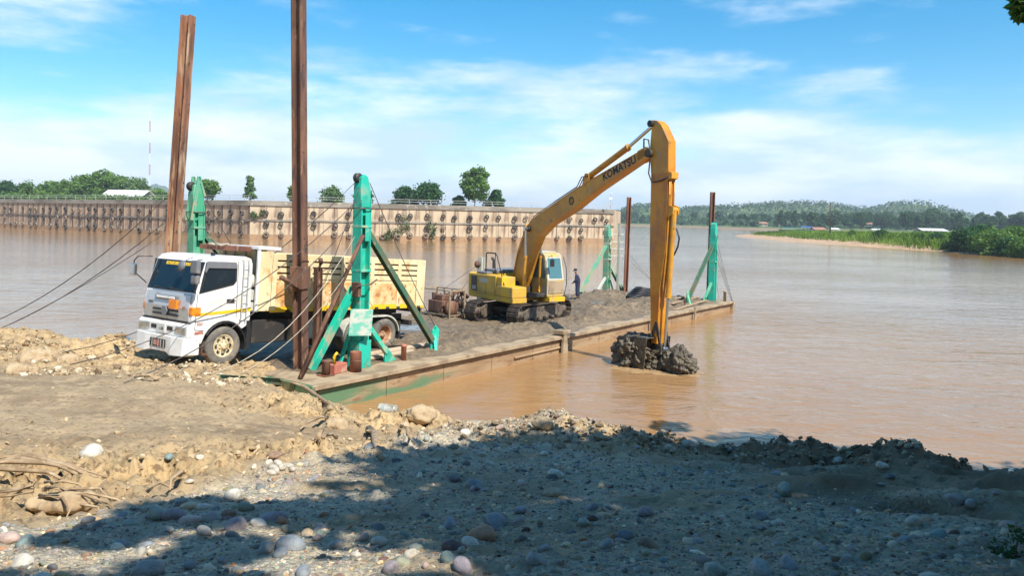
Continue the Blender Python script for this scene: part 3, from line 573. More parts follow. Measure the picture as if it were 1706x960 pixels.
# ---- far banks and hills
def height_mesh(name, x0, x1, nx, y0, y1, ny, fz, material, zmin=-1.0):
    X, Y = np.meshgrid(np.linspace(x0, x1, nx), np.linspace(y0, y1, ny)); X = X.ravel(); Y = Y.ravel(); Zh = fz(X, Y)
    ii = np.arange(nx * ny).reshape(ny, nx); Fq = np.stack([ii[:-1, :-1], ii[:-1, 1:], ii[1:, 1:], ii[1:, :-1]], -1).reshape(-1, 4)
    Fq = Fq[Zh[Fq].max(1) > zmin]; return np_mesh(name, np.c_[X, Y, Zh], Fq, material, True)
def land_mat(name, sand, grass, z0, z1, grass2):
    m, N, Lk, B = new_mat(name); g = N.new('ShaderNodeNewGeometry'); sp_ = N.new('ShaderNodeSeparateXYZ'); Lk(g.outputs['Position'], sp_.inputs[0])
    r = N.new('ShaderNodeMapRange'); Lk(sp_.outputs['Z'], r.inputs[0]); r.inputs[1].default_value = z0; r.inputs[2].default_value = z1
    k, _ = ramp_mask(N, Lk, g.outputs['Position'], 0.06, 0.4, 0.62); gg = mix(N, Lk, k, grass, grass2)
    k2, _ = ramp_mask(N, Lk, g.outputs['Position'], 0.5, 0.4, 0.62); sd = mix(N, Lk, k2, sand, tuple(c * .7 for c in sand))
    Lk(mix(N, Lk, r.outputs[0], sd, gg), B.inputs['Base Color']); B.inputs['Roughness'].default_value = 0.95; return m
def spit_z(X, Y):
    xb = np.interp(Y, [90, 136, 147, 175, 230, 290, 326, 350], [96, 93, 93, 91, 83, 88, 97, 120]) + 2 * fbm(X * .05, Y * .05, 3, 2)
    z = np.minimum((X - xb) * 0.10, 2.0); z = np.minimum(z, (348 - Y) * 0.05 + 0.2 * fbm(X * .1, Y * .1, 3, 3)); return np.maximum(z, -2) + 0.12 * fbm(X * .2, Y * .2, 3, 4)
tag(link('sand_spit', height_mesh('sand_spit', 75, 420, 140, 95, 360, 130, spit_z, land_mat('spit_soil', (0.50, 0.33, 0.20), (0.12, 0.17, 0.04), 0.75, 1.5, (0.17, 0.20, 0.05)))), 'low sandy spit overgrown with reeds across the river', 'bank', kind='structure')
HILLS = [(187, 1100, 20, 42, 90), (250, 1180, 10, 60, 90), (458, 1200, 27, 105, 140), (330, 1150, 17, 90, 120), (635, 1200, 25, 50, 120), (760, 1150, 12, 160, 120), (560, 1200, 10, 120, 120)]
def far_z(X, Y):
    ys = np.interp(X, [-200, 120, 170, 195, 260, 330, 1500], [830, 790, 740, 600, 500, 460, 440]) + 12 * fbm(X * .02, Y * .02, 3, 6)
    z = np.clip((Y - ys) * 0.04, -2, 2.6)
    for hx, hy, hh, sx, sy in HILLS: z = z + hh * np.exp(-((X - hx) / sx) ** 2 - ((Y - hy) / sy) ** 2) * smooth(0, 120, Y - ys)
    return z + 0.3 * fbm(X * .03, Y * .03, 3, 9)
tag(link('far_bank_terrain', height_mesh('far_bank_terrain', -200, 1500, 170, 430, 1700, 130, far_z, land_mat('far_bank_soil', (0.30, 0.21, 0.13), (0.07, 0.12, 0.03), 1.2, 1.9, (0.13, 0.18, 0.05)))), 'far green river bank rising to wooded hills', 'bank', kind='structure')
def lone_hill(cx_, cy_, hh, sx, sy, lab, seed):
    f = lambda X, Y: hh * np.exp(-((X - cx_) / sx) ** 2 - ((Y - cy_) / sy) ** 2) * (1 + 0.25 * fbm(X * 3 / sx, Y * 3 / sy, 4, seed)) - 1.0
    tag(link('hill', height_mesh('hill', cx_ - 2.4 * sx, cx_ + 2.4 * sx, 90, cy_ - 2.4 * sy, cy_ + 2.4 * sy, 40, f, M['hill'], -0.9)), lab, 'hill', kind='structure')
M['hill'] = pmat('wooded_hill', [(0.035, 0.075, 0.035), ((0.06, 0.11, 0.04), 0.03, 0.45, 0.6)], 0.95, bump=3.0, bscale=0.05)
lone_hill(1000, 4200, 66, 120, 300, 'distant blue hill low on the horizon beyond the excavator stick', 3)
lone_hill(-1415, 3000, 118, 42, 150, 'distant blue hill beyond the quay wall left of the leaning pile', 5)
# forest cover on the hills: one far mass
gq = np.random.default_rng(5); n = 15000; fx = gq.uniform(-150, 1250, n); fy = gq.uniform(620, 1330, n) ** 1.0
fz = far_z(fx, fy); kp = (fz > 2.4); fx, fy, fz = fx[kp], fy[kp], fz[kp]
V, Fc, T = [], [], []
for dz, sz in ((1.6, 2.4), (3.6, 2.1), (5.0, 1.8), (6.2, 1.3)):
    k = len(fx); p = np.c_[fx + gq.normal(size=k) * 2.0, fy + gq.normal(size=k) * 2, fz + dz + gq.normal(size=k) * 1.3]
    nr = gq.normal(size=(k, 3)) * .6 + np.array((0, -.5, .6)); nr /= np.linalg.norm(nr, axis=1)[:, None]
    a = np.cross(nr, gq.normal(size=(k, 3))); a /= np.linalg.norm(a, axis=1)[:, None]; b = np.cross(nr, a)
    V.append(np.stack([p - a * sz, p - b * sz * .8, p + a * sz, p + b * sz * .8], 1).reshape(-1, 3)); T.append(np.repeat(np.clip(.15 * (dz / 6.5) + gq.random(k) * .7, 0, 1), 4))
V = np.concatenate(V); T = np.concatenate(T)
tag(link('forest', np_mesh('forest', V, np.arange(len(V)).reshape(-1, 4), M['leaf_far'], False, {'tint': T})), 'far wooded hillsides beyond the river', 'forest', kind='stuff')
# reeds on the spit
n = 150000; qx = gq.uniform(84, 330, n); qy = gq.uniform(100, 340, n); qz = spit_z(qx, qy); kp = (qz > np.interp(qy, [168, 215], [0.05, 0.62]) + 0.35 * gq.random(n)) & (qx < qy * 0.75 + 60); qx, qy, qz = qx[kp], qy[kp], qz[kp]; k = len(qx)
hh = np.interp(qy, [100, 150, 175, 230, 340], [4.0, 3.6, 2.7, 1.5, 1.0]) * (0.45 + 0.7 * gq.random(k) ** 1.5) * (0.7 + 0.5 * vnoise(qx * .12, qy * .12, 77)); an = gq.random(k) * 6.28; ww = 0.06 + 0.09 * gq.random(k)
dx = np.cos(an) * ww; dy = np.sin(an) * ww; lx = gq.normal(size=k) * .3 * hh; ly = gq.normal(size=k) * .3 * hh
V = np.stack([np.c_[qx - dx, qy - dy, qz - .1], np.c_[qx + dx, qy + dy, qz - .1], np.c_[qx + dx * .8 + lx * .6, qy + dy * .8 + ly * .6, qz + hh * .75], np.c_[qx + lx - dx * .3, qy + ly, qz + hh]], 1).reshape(-1, 3)
T = np.repeat(np.clip(1.1 * vnoise(qx * .12, qy * .12, 12) - .15 + 0.45 * gq.random(k) - 0.45 * smooth(170, 135, qy), 0, 1), 4)
tag(link('reeds', np_mesh('reeds', V, np.arange(len(V)).reshape(-1, 4), M['reed'], False, {'tint': T})), 'bright green reeds covering the sandy spit', 'reeds', kind='stuff')

# ---- trees beyond the river
far_var = [tree_meshes(200 + i, 12, w_, st, 110, 0.62, M['leaf_far' if i % 2 else 'leaf_dark']) for i, (st, w_) in enumerate((('round', 10), ('round', 8), ('bush', 10), ('tall', 7), ('cone', 6), ('round', 12)))]
g_ = random.Random(4)
_tn = [0]
def far_label(px, kind):
    _tn[0] += 1; return ('tall ' if kind in (3, 4) else 'bushy ') + 'dark green far bank tree, ' + ordinal(_tn[0] - 1) + ' to the right of the quay wall end'
def far_label_old(px, kind):
    where = 'behind the rightmost green tower' if px < 1250 else 'beyond the moored boats' if px < 1400 else 'beyond the utility pole' if px < 1540 else 'behind the reeds at the right edge'
    return ('tall ' if kind in (3, 4) else 'bushy ') + 'dark green tree on the far bank ' + where
for i in range(92):
    px = 1030 + (1790 - 1030) * (i + g_.random()) / 92
    yy = np.interp(px, [1030, 1180, 1250, 1330, 1800], [830, 800, 640, 560, 500]) + g_.uniform(0, 110)
    x = (px - 853) / 1250 * yy; z = float(far_z(np.array([x]), np.array([yy]))[0])
    if z < 1.0: z = 1.6
    k = g_.choice((0, 0, 1, 2, 2, 3, 4, 5)); s_ = g_.uniform(.7, 1.25) * (1.12 if px > 1550 else 1.0)
    plant_tree('bank_tree', (x, yy, z - .2), *far_var[k], far_label(px, k), 'trees on the far bank ' + ('a' if px < 1250 else 'b' if px < 1400 else 'c' if px < 1540 else 'd') if False else 'trees on the far bank', s_, g_.uniform(0, 6))
# ---- trees on the quay terrace
def wall_tree(px, top, wpx, Y, style, label, leaf='leaf', per=150, size=0.42, seed=1, zb=7.7):
    b = at(px, 340, Y); t = at(px, top, Y); h = t.z - zb; w_ = wpx * Y / 1250
    tm, cm_ = tree_meshes(seed, h, w_, style, per, size, M[leaf]); plant_tree('terrace_tree', (b.x, Y, zb), tm, cm_, label, 'trees behind the quay wall')
for i, a in enumerate([(345, 301, 40, 215, 'round', 'round green tree behind the quay wall right of the leaning pile', 'leaf'),
        (416, 292, 32, 215, 'sparse', 'slim sparse young tree standing alone behind the wall', 'leaf_pale'),
        (489, 311, 20, 220, 'round', 'small round tree left of the tall dark red pile', 'leaf'),
        (554, 314, 40, 225, 'bush', 'low wide bush behind the wall left of the teal tower head', 'leaf_pale'),
        (607, 310, 30, 225, 'round', 'small tree right beside the teal tower head', 'leaf'),
        (674, 314, 48, 225, 'bush', 'wide dark tree, left of the dark pair behind the wall', 'leaf_dark'),
        (714, 307, 54, 222, 'round', 'dense dark tree, right of the dark pair behind the wall', 'leaf_dark'),
        (790, 280, 52, 222, 'tall', 'tallest pale green tree behind the sunlit wall', 'leaf'),
        (826, 317, 38, 222, 'cone', 'dark pointed tree just right of the tallest one', 'leaf_dark'),
        (764, 328, 24, 226, 'bush', 'small bush at the foot of the tallest tree', 'leaf'),
        (6, 305, 46, 300, 'bush', 'dark bushy tree at the left picture edge behind the wall', 'leaf_dark'),
        (42, 307, 46, 310, 'bush', 'second bushy tree from the left picture edge', 'leaf'),
        (78, 306, 44, 310, 'bush', 'low bushy tree between left edge and tall clump', 'leaf'),
        (108, 304, 44, 310, 'round', 'light green tree just left of the tall clump', 'leaf'),
        (140, 294, 48, 305, 'round', 'left tree of the tall clump behind the white roof', 'leaf'),
        (170, 287, 56, 308, 'round', 'highest tree of the clump above the white roofed shed', 'leaf'),
        (200, 297, 48, 312, 'round', 'tree rising over the middle of the white roof', 'leaf'),
        (228, 300, 46, 306, 'round', 'tree over the end of the white roof beside the mast', 'leaf_pale'),
        (262, 318, 44, 318, 'bush', 'low bush between the mast and the leaning pile', 'leaf'),
        (-40, 306, 60, 300, 'round', 'tree beyond the left picture edge', 'leaf')]):
    if a[0] < 0: continue
    wall_tree(*a[:6], a[6], 170 if a[4] != 'sparse' else 70, 0.40 if a[3] < 250 else 0.55, 300 + i)
# hedge line at the wall top on the left
hv = []
for k in range(60):
    px = 2 + k * 4.6; p = at(px, 330, 262); hv.append(((p.x, 262 + random.uniform(-4, 4), 8.8 + random.uniform(0, 1.0)), (2.4, 1.6, 1.5)))
tag(link('hedge', crown_mesh('hedge', hv, 90, 0.38, 91, M['leaf'])), 'low hedge along the terrace behind the shaded quay wall', 'hedge', kind='stuff')
# ---- shed, mast, wall-end antenna, utility pole, houses, boats
p0 = at(172, 326, 268); p1 = at(236, 326, 268); Ls = p1.x - p0.x
sh = empty('storage_shed', frame(p0.x, 268, 7.7, 0), 'long low shed with a white sheet roof among the trees', 'shed')
b = MB(); b.b2((0, 0, 0), (Ls, 9, 2.9)); b.build('wall', M['bldg_wall'], sh)
b = MB(); b.prism([(-0.8, 2.75), (4.5, 5.0), (9.8, 2.75), (9.8, 2.95), (4.5, 5.2), (-0.8, 2.95)], 'x', -0.6, Ls + 0.6); b.build('roof', M['bldg_white'], sh)
for k in range(3): b = MB(); b.b2((2 + k * 4, -0.04, 1.0), (3.4 + k * 4, 0.02, 2.2)); b.build('window', M['glass'], sh)
mz = at(249, 330, 420); mt = at(248, 183, 420)
ms = empty('radio_mast', Matrix.Translation((mz.x, 420, 7.4)), 'thin red and white guyed radio mast behind the quay wall', 'mast')
Hm = mt.z - 7.4; ns = 9
for k in range(ns):
    z0, z1 = Hm * k / ns, Hm * (k + 1) / ns; b = MB()
    for a in range(3):
        c0 = (.32 * math.cos(a * 2.1), .32 * math.sin(a * 2.1)); b.cyl((*c0, z0), (*c0, z1), .06, n=5); c1 = (.32 * math.cos(a * 2.1 + 2.1), .32 * math.sin(a * 2.1 + 2.1))
        for j in range(4): b.cyl((*c0, z0 + (z1 - z0) * j / 4), (*c1, z0 + (z1 - z0) * (j + 1) / 4), .03, n=4)
    b.build('mast_section', M['bldg_white' if k % 2 == 0 else 'mast_red'], ms)
for a in range(3): b = MB(); b.cyl((0, 0, Hm * .9), (18 * math.cos(a * 2.1 + .4), 18 * math.sin(a * 2.1 + .4), 0), .015, n=4); b.build('guy_wire', M['railing'], ms)
ap = at(1018, 350, 178)
an_ = empty('navigation_beacon', Matrix.Translation((ap.x, 178.9, WTOP)), 'small antenna post standing on the end of the quay wall', 'beacon')
b = MB(); b.cyl((0, 0, 0), (0, 0, 3.6), .06, n=6); b.build('post', M['railing'], an_)
b = MB(); b.box((0, 0, .9), (.9, .9, .1)); b.cyl((-.4, 0, .9), (-.4, 0, 1.7), .03, n=5); b.cyl((.4, 0, .9), (.4, 0, 1.7), .03, n=5); b.cyl((-.4, 0, 1.7), (.4, 0, 1.7), .03, n=5); b.build('platform', M['railing'], an_)
b = MB(); b.box((0, 0, 2.6), (.7, .06, .5)); b.lathe([(0, .3), (.12, .25), (.14, 0), (.1, -.05)], 8, (0, 0, 3.6)); b.build('beacon_head', M['bldg_white'], an_)
up = at(1383, 385, 240)
pl_ = empty('utility_pole', Matrix.Translation((up.x, 240, 1.0)), 'grey concrete utility pole standing in the reeds of the spit', 'pole')
b = MB(); b.tube([(0, 0, -.3), (0, 0, 11.6)], [.42, .30], 8); b.build('post', M['coping'], pl_)
b = MB(); b.box((0, 0, 10.6), (1.8, .12, .14)); b.box((.9, 0, 9.0), (.1, .1, 3.0)); b.box((.45, 0, 8.0), (.9, .08, .08)); b.build('cross_arm', M['coping'], pl_)
for k in (-.8, 0, .8): b = MB(); b.lathe([(0, .25), (.07, .2), (.05, .1), (.08, 0)], 6, (k, 0, 10.68)); b.build('insulator', M['bldg_white'], pl_)
def far_house(px, py, Y, w_, h, roofm, label, rz=0.2):
    p = at(px, py, Y); e = empty('far_house', frame(p.x, Y, p.z - h, rz), label, 'house', 'houses on the far bank')
    b = MB(); b.b2((-w_ / 2, -2.5, 0), (w_ / 2, 2.5, h * .6)); b.build('wall', M['bldg_wall'], e)
    b = MB(); b.prism([(-3.2, h * .57), (0, h), (3.2, h * .57), (3.2, h * .62), (0, h * 1.05), (-3.2, h * .62)], 'x', -w_ / 2 - .5, w_ / 2 + .5); b.build('roof', roofm, e)
    for s_ in (-1, 1): b = MB(); b.b2((s_ * w_ * .25 - .5, -2.56, h * .2), (s_ * w_ * .25 + .5, -2.45, h * .45)); b.build('window', M['glass'], e)
far_house(1270, 370, 640, 7, 3.6, M['roof_red'], 'house with a rusty red roof among the far bank trees'); far_house(1446, 371, 600, 5, 3, M['roof_red'], 'small red roofed house right of the utility pole', -.3)
far_house(1362, 379, 430, 7, 3.2, M['roof_red'], 'low cream roofed hut behind the blue boat roof'); far_house(1550, 381, 330, 12, 2.2, M['bldg_white'], 'long white roof peeping above the reeds')
def river_boat(px, Y, Lb, hull, roofm, label, roof_h=2.2):
    x = (px - 853) / 1250 * Y; e = empty('river_boat', frame(x, Y, 1.35, .1), label, 'boat', 'boats moored behind the spit')
    b = MB(); b.loft([[(-Lb / 2, -.3, 1.0), (-Lb / 2, .3, 1.0), (-Lb / 2, .2, .4), (-Lb / 2, -.2, .4)], [(-Lb * .3, -1.4, .8), (-Lb * .3, 1.4, .8), (-Lb * .3, .9, -.3), (-Lb * .3, -.9, -.3)], [(Lb * .42, -1.5, .8), (Lb * .42, 1.5, .8), (Lb * .42, 1, -.3), (Lb * .42, -1, -.3)], [(Lb / 2, -1.1, 1.0), (Lb / 2, 1.1, 1.0), (Lb / 2, .6, .2), (Lb / 2, -.6, .2)]]); b.build('hull', hull, e)
    b = MB(); b.prism([(-1.6, roof_h), (0, roof_h + .5), (1.6, roof_h), (1.6, roof_h + .12), (0, roof_h + .62), (-1.6, roof_h + .12)], 'x', -Lb * .36, Lb * .38); b.build('roof', roofm, e)
    for k in range(4):
        for s_ in (-1, 1): b = MB(); xx = -Lb * .34 + k * Lb * .235; b.cyl((xx, s_ * 1.35, .8), (xx, s_ * 1.35, roof_h + .05), .06, n=5); b.build('roof_post', M['bldg_white'], e)
river_boat(1342, 425, 9, M['boat_blue'], M['boat_blue'], 'moored boat with a bright blue roof beyond the spit', 2.3)
river_boat(1312, 430, 11, M['boat_green'], M['boat_green'], 'long dark green boat left of the blue roofed boat', 1.6)
river_boat(1389, 432, 7, M['bldg_white'], M['bldg_white'], 'small white boat beside the utility pole', 1.6)
river_boat(1458, 430, 8, M['boat_green'], M['bldg_white'], 'white roofed boat right of the utility pole', 1.7)

# dark shrubs along the near end of the spit
shv = [tree_meshes(400 + i, 4.2, 6.5, 'bush', 220, 0.30, M['leaf_dark' if i % 2 else 'leaf']) for i in range(3)]
for i, (px, Y) in enumerate([(1585, 165), (1612, 158), (1640, 152), (1662, 147), (1684, 143), (1704, 138), (1728, 134), (1630, 172), (1672, 166), (1700, 158), (1560, 178), (1650, 185), (1535, 190), (1465, 206), (1420, 225)]):
    x = (px - 853) / 1250 * Y; z = float(spit_z(np.array([x]), np.array([float(Y)]))[0]); s_ = (.95 if px > 1600 else .6) * random.uniform(.8, 1.15)
    plant_tree('bank_shrub', (x, Y, max(z, .1) - .3), *shv[i % 3], 'dark green shrub in the reeds of the spit, ' + ordinal(i) + ' of the shrubs', 'shrubs on the spit', s_, random.uniform(0, 6), 'shrub')

# ================================================================== BARGE
BANG = math.atan2(BE.y, BE.x); BPITCH = 0.0087; DECK = 0.79; BLEN, BWID = 32.4, 8.7
BM = frame(BX, BY, 0, BANG, BPITCH)
def bw(x, y, z=DECK): return BM @ Vector((x, y, z))
def hull_mat():
    m, N, Lk, B = new_mat('weathered_barge_hull'); t = N.new('ShaderNodeTexCoord'); co = t.outputs['Object']
    s_ = N.new('ShaderNodeSeparateXYZ'); Lk(co, s_.inputs[0])
    r = N.new('ShaderNodeMapRange'); Lk(s_.outputs['X'], r.inputs[0]); r.inputs[1].default_value = 0.5; r.inputs[2].default_value = 9.0; r.inputs[3].default_value = 0.30; r.inputs[4].default_value = -0.12
    n = N.new('ShaderNodeTexNoise'); n.inputs['Scale'].default_value = 1.1; n.inputs['Detail'].default_value = 7; n.inputs['Roughness'].default_value = .62
    mp = N.new('ShaderNodeMapping'); Lk(co, mp.inputs[0]); mp.inputs['Scale'].default_value = (.35, 1, 2.2); Lk(mp.outputs[0], n.inputs['Vector'])
    ad = N.new('ShaderNodeMath'); ad.operation = 'ADD'; Lk(n.outputs['Fac'], ad.inputs[0]); Lk(r.outputs[0], ad.inputs[1])
    rr_ = N.new('ShaderNodeMapRange'); rr_.interpolation_type = 'SMOOTHSTEP'; Lk(ad.outputs[0], rr_.inputs[0]); rr_.inputs[1].default_value = .60; rr_.inputs[2].default_value = .78
    a, _ = ramp_mask(N, Lk, co, 1.6, .42, .64, vscale=(.3, 1, 2)); a2, _ = ramp_mask(N, Lk, co, 5, .52, .68, vscale=(.4, 1, 1.5))
    mud = mix(N, Lk, a, (0.34, 0.24, 0.14), (0.26, 0.165, 0.09)); mud = mix(N, Lk, a2, mud, (0.22, 0.115, 0.06))
    Lk(mix(N, Lk, rr_.outputs[0], mud, (0.10, 0.19, 0.10)), B.inputs['Base Color']); B.inputs['Roughness'].default_value = .75
    nb = N.new('ShaderNodeTexNoise'); nb.inputs['Scale'].default_value = 9; nb.inputs['Detail'].default_value = 5; Lk(co, nb.inputs['Vector'])
    bp = N.new('ShaderNodeBump'); bp.inputs['Strength'].default_value = .5; bp.inputs['Distance'].default_value = .02; Lk(nb.outputs['Fac'], bp.inputs['Height']); Lk(bp.outputs[0], B.inputs['Normal']); return m
M['hull'] = hull_mat()
barge = empty('work_barge', BM, 'long flat steel work barge with a mud coated deck', 'barge')
b = MB(); b.prism([(0.35, -1.2), (0.1, 0.635), (BLEN - .1, 0.635), (BLEN - .9, -1.2)], 'y', 0.16, BWID - .16); b.build('hull', M['hull'], barge)
b = MB(); b.b2((0.1, 0.05, 0.64), (BLEN - .1, BWID - .05, DECK - 0.004)); b.build('deck', M['deck_mud_pale'], barge)
np_ = 12
for k in range(np_):                                    # plates welded along both sides, slightly uneven
    x0 = 0.28 + (BLEN - 1.6) * k / np_; x1 = 0.28 + (BLEN - 1.6) * (k + 1) / np_
    b = MB(); dy = random.uniform(0, .012); b.b2((x0 + .012, 0.128 - dy, -0.5), (x1 - .012, 0.158, 0.60)); b.build('side_plate', M['hull'], barge, .006)
b = MB(); b.b2((0, -0.03, 0.655), (BLEN, 0.048, DECK)); b.build('rub_rail', M['deck_mud_pale'], barge, .012)
b = MB(); b.b2((0, BWID - .048, 0.655), (BLEN, BWID + .03, DECK)); b.build('rub_rail', M['deck_mud_pale'], barge, .012)
b = MB(); b.b2((-0.03, -0.03, 0.30), (0.09, 2.6, DECK - .006)); b.build('bow_plate', M['bow_green'], barge, .01)
b = MB(); b.b2((-0.03, 2.62, 0.30), (0.09, BWID, DECK - .006)); b.build('bow_plate', M['teal_dark'], barge, .01)
b = MB(); b.b2((BLEN - .09, 0, -.4), (BLEN + .03, BWID, DECK - .006)); b.build('stern_plate', M['deck_mud_pale'], barge, .01)
b = MB(); b.cyl((9.3, 0.09, .30), (13.2, 0.09, .32), .045, n=8); b.build('side_pipe', M['hull'], barge)
b = MB(); b.prism([(12.3, -.25), (12.75, -.25), (12.62, .95), (12.42, .95)], 'y', -.12, .0); b.prism([(12.30, .85), (12.85, .85), (12.85, 1.0), (12.30, 1.0)], 'y', -.14, .35); b.build('side_bracket', M['deck_mud_pale'], barge, .015)
for x in (20.5, 26.0): b = MB(); b.b2((x, -.1, .1), (x + .12, .0, .9)); b.build('side_bracket', M['deck_mud_pale'], barge, .01)
# mud spread over the deck
def deck_mud_z(x, y):
    edge = smooth(0.35, 1.3, y + .5 * fbm(x * .5, y * .5, 3, 21)) * smooth(BWID - .1, BWID - .8, y) * smooth(0.1, 1.5, x) * smooth(BLEN - .2, BLEN - 2.2, x)
    near = smooth(3.2, 7.5, x) * .9 + .1 * 1 + smooth(2.4, 3.2, y) * smooth(4, 0, x) * .55
    n_ = 0.14 + 0.19 * fbm(x * .6, y * .6, 5, 22) + 0.15 * (fbm(x * 2.6, y * 2.6, 4, 24, .6)) + .04 * fbm(x * 7, y * 7, 3, 27) 
    lump = .32 * np.exp(-(((x - 21.5) / 3.6) ** 2 + ((y - 2.1) / 1.0) ** 2)) + .28 * np.exp(-(((x - 27.5) / 2.0) ** 2 + ((y - 6.6) / 1.2) ** 2)) + .22 * np.exp(-(((x - 12) / 4) ** 2 + ((y - 1.6) / .8) ** 2))
    lump = lump * (1 + .8 * fbm(x * 2.2, y * 2.2, 4, 26))
    flat = np.exp(-(((x - 9.2) / 2.6) ** 2 + ((y - 5.2) / 2.2) ** 2)) + np.exp(-(((x - 15.7) / 3.4) ** 2 + ((y - 4.0) / 2.3) ** 2)) + .9 * np.exp(-(((x - 24.6) / 1.6) ** 2 + ((y - 4.6) / 1.6) ** 2))
    n_ = n_ * (1 - .75 * np.clip(flat, 0, 1)) + .02
    return -0.06 + edge * np.maximum((n_ + lump) * near + .065, .0)
XX, YY = np.meshgrid(np.linspace(.12, BLEN - .12, 420), np.linspace(.1, BWID - .1, 150)); XX = XX.ravel(); YY = YY.ravel(); ZZ = deck_mud_z(XX, YY)
pud = np.clip(fbm(XX * .35, YY * .5, 3, 61) * 2.2, 0, 1) * smooth(7, 9, XX)
flatp = np.clip(np.exp(-(((XX - 8.9) / 2.4) ** 2 + ((YY - 5.6) / 1.6) ** 2)) * 1.5 + np.exp(-(((XX - 24.6) / 1.6) ** 2 + ((YY - 4.6) / 1.4) ** 2)), 0, 1)
lev = 0.075 + .01 * flatp; pool = flatp * smooth(.06, -.02, ZZ - lev)
ZZ = np.where(flatp > .45, np.maximum(ZZ, lev - .004), ZZ)
wetd = np.clip(smooth(.13, .03, ZZ) * .55 + pool + .3 * pud, 0, 1)
wetd = np.where((flatp > .45) & (ZZ < lev + .004), 1.0, wetd * .8)
ii = np.arange(420 * 150).reshape(150, 420); DF = np.stack([ii[:-1, :-1], ii[:-1, 1:], ii[1:, 1:], ii[1:, :-1]], -1).reshape(-1, 4); DF = DF[ZZ[DF].max(1) > -.03]
def deckmud_mat():
    m, N, Lk, B = new_mat('wet_deck_mud'); t = N.new('ShaderNodeTexCoord'); co = t.outputs['Object']; w_ = N.new('ShaderNodeAttribute'); w_.attribute_name = 'wet'
    a, _ = ramp_mask(N, Lk, co, .9, .4, .64); a2, _ = ramp_mask(N, Lk, co, 6, .45, .66)
    c = mix(N, Lk, a, (0.22, 0.163, 0.10), (0.155, 0.115, 0.072)); c = mix(N, Lk, a2, c, (0.105, 0.078, 0.05)); c = mix(N, Lk, w_.outputs['Fac'], c, (0.15, 0.115, 0.08)); Lk(c, B.inputs['Base Color'])
    r = N.new('ShaderNodeMapRange'); Lk(w_.outputs['Fac'], r.inputs[0]); r.inputs[1].default_value = .3; r.inputs[3].default_value = .62; r.inputs[4].default_value = .10; Lk(r.outputs[0], B.inputs['Roughness'])
    n = N.new('ShaderNodeTexNoise'); n.inputs['Scale'].default_value = 12; n.inputs['Detail'].default_value = 7; Lk(co, n.inputs['Vector'])
    st = N.new('ShaderNodeMapRange'); Lk(w_.outputs['Fac'], st.inputs[0]); st.inputs[1].default_value = .5; st.inputs[3].default_value = .8; st.inputs[4].default_value = .03
    bp = N.new('ShaderNodeBump'); bp.inputs['Distance'].default_value = .09; Lk(st.outputs[0], bp.inputs['Strength']); Lk(n.outputs['Fac'], bp.inputs['Height']); Lk(bp.outputs[0], B.inputs['Normal']); return m
M['deck_mud'] = deckmud_mat()
o = link('deck_mud', np_mesh('deck_mud', np.c_[XX, YY, ZZ + DECK], DF, M['deck_mud'], True, {'wet': wetd})); o.matrix_world = BM
tag(o, 'churned wet mud covering the barge deck', 'mud', kind='stuff')
def deck_top(x, y): return DECK + max(0.0, float(deck_mud_z(np.array([x], float), np.array([y], float))[0]))

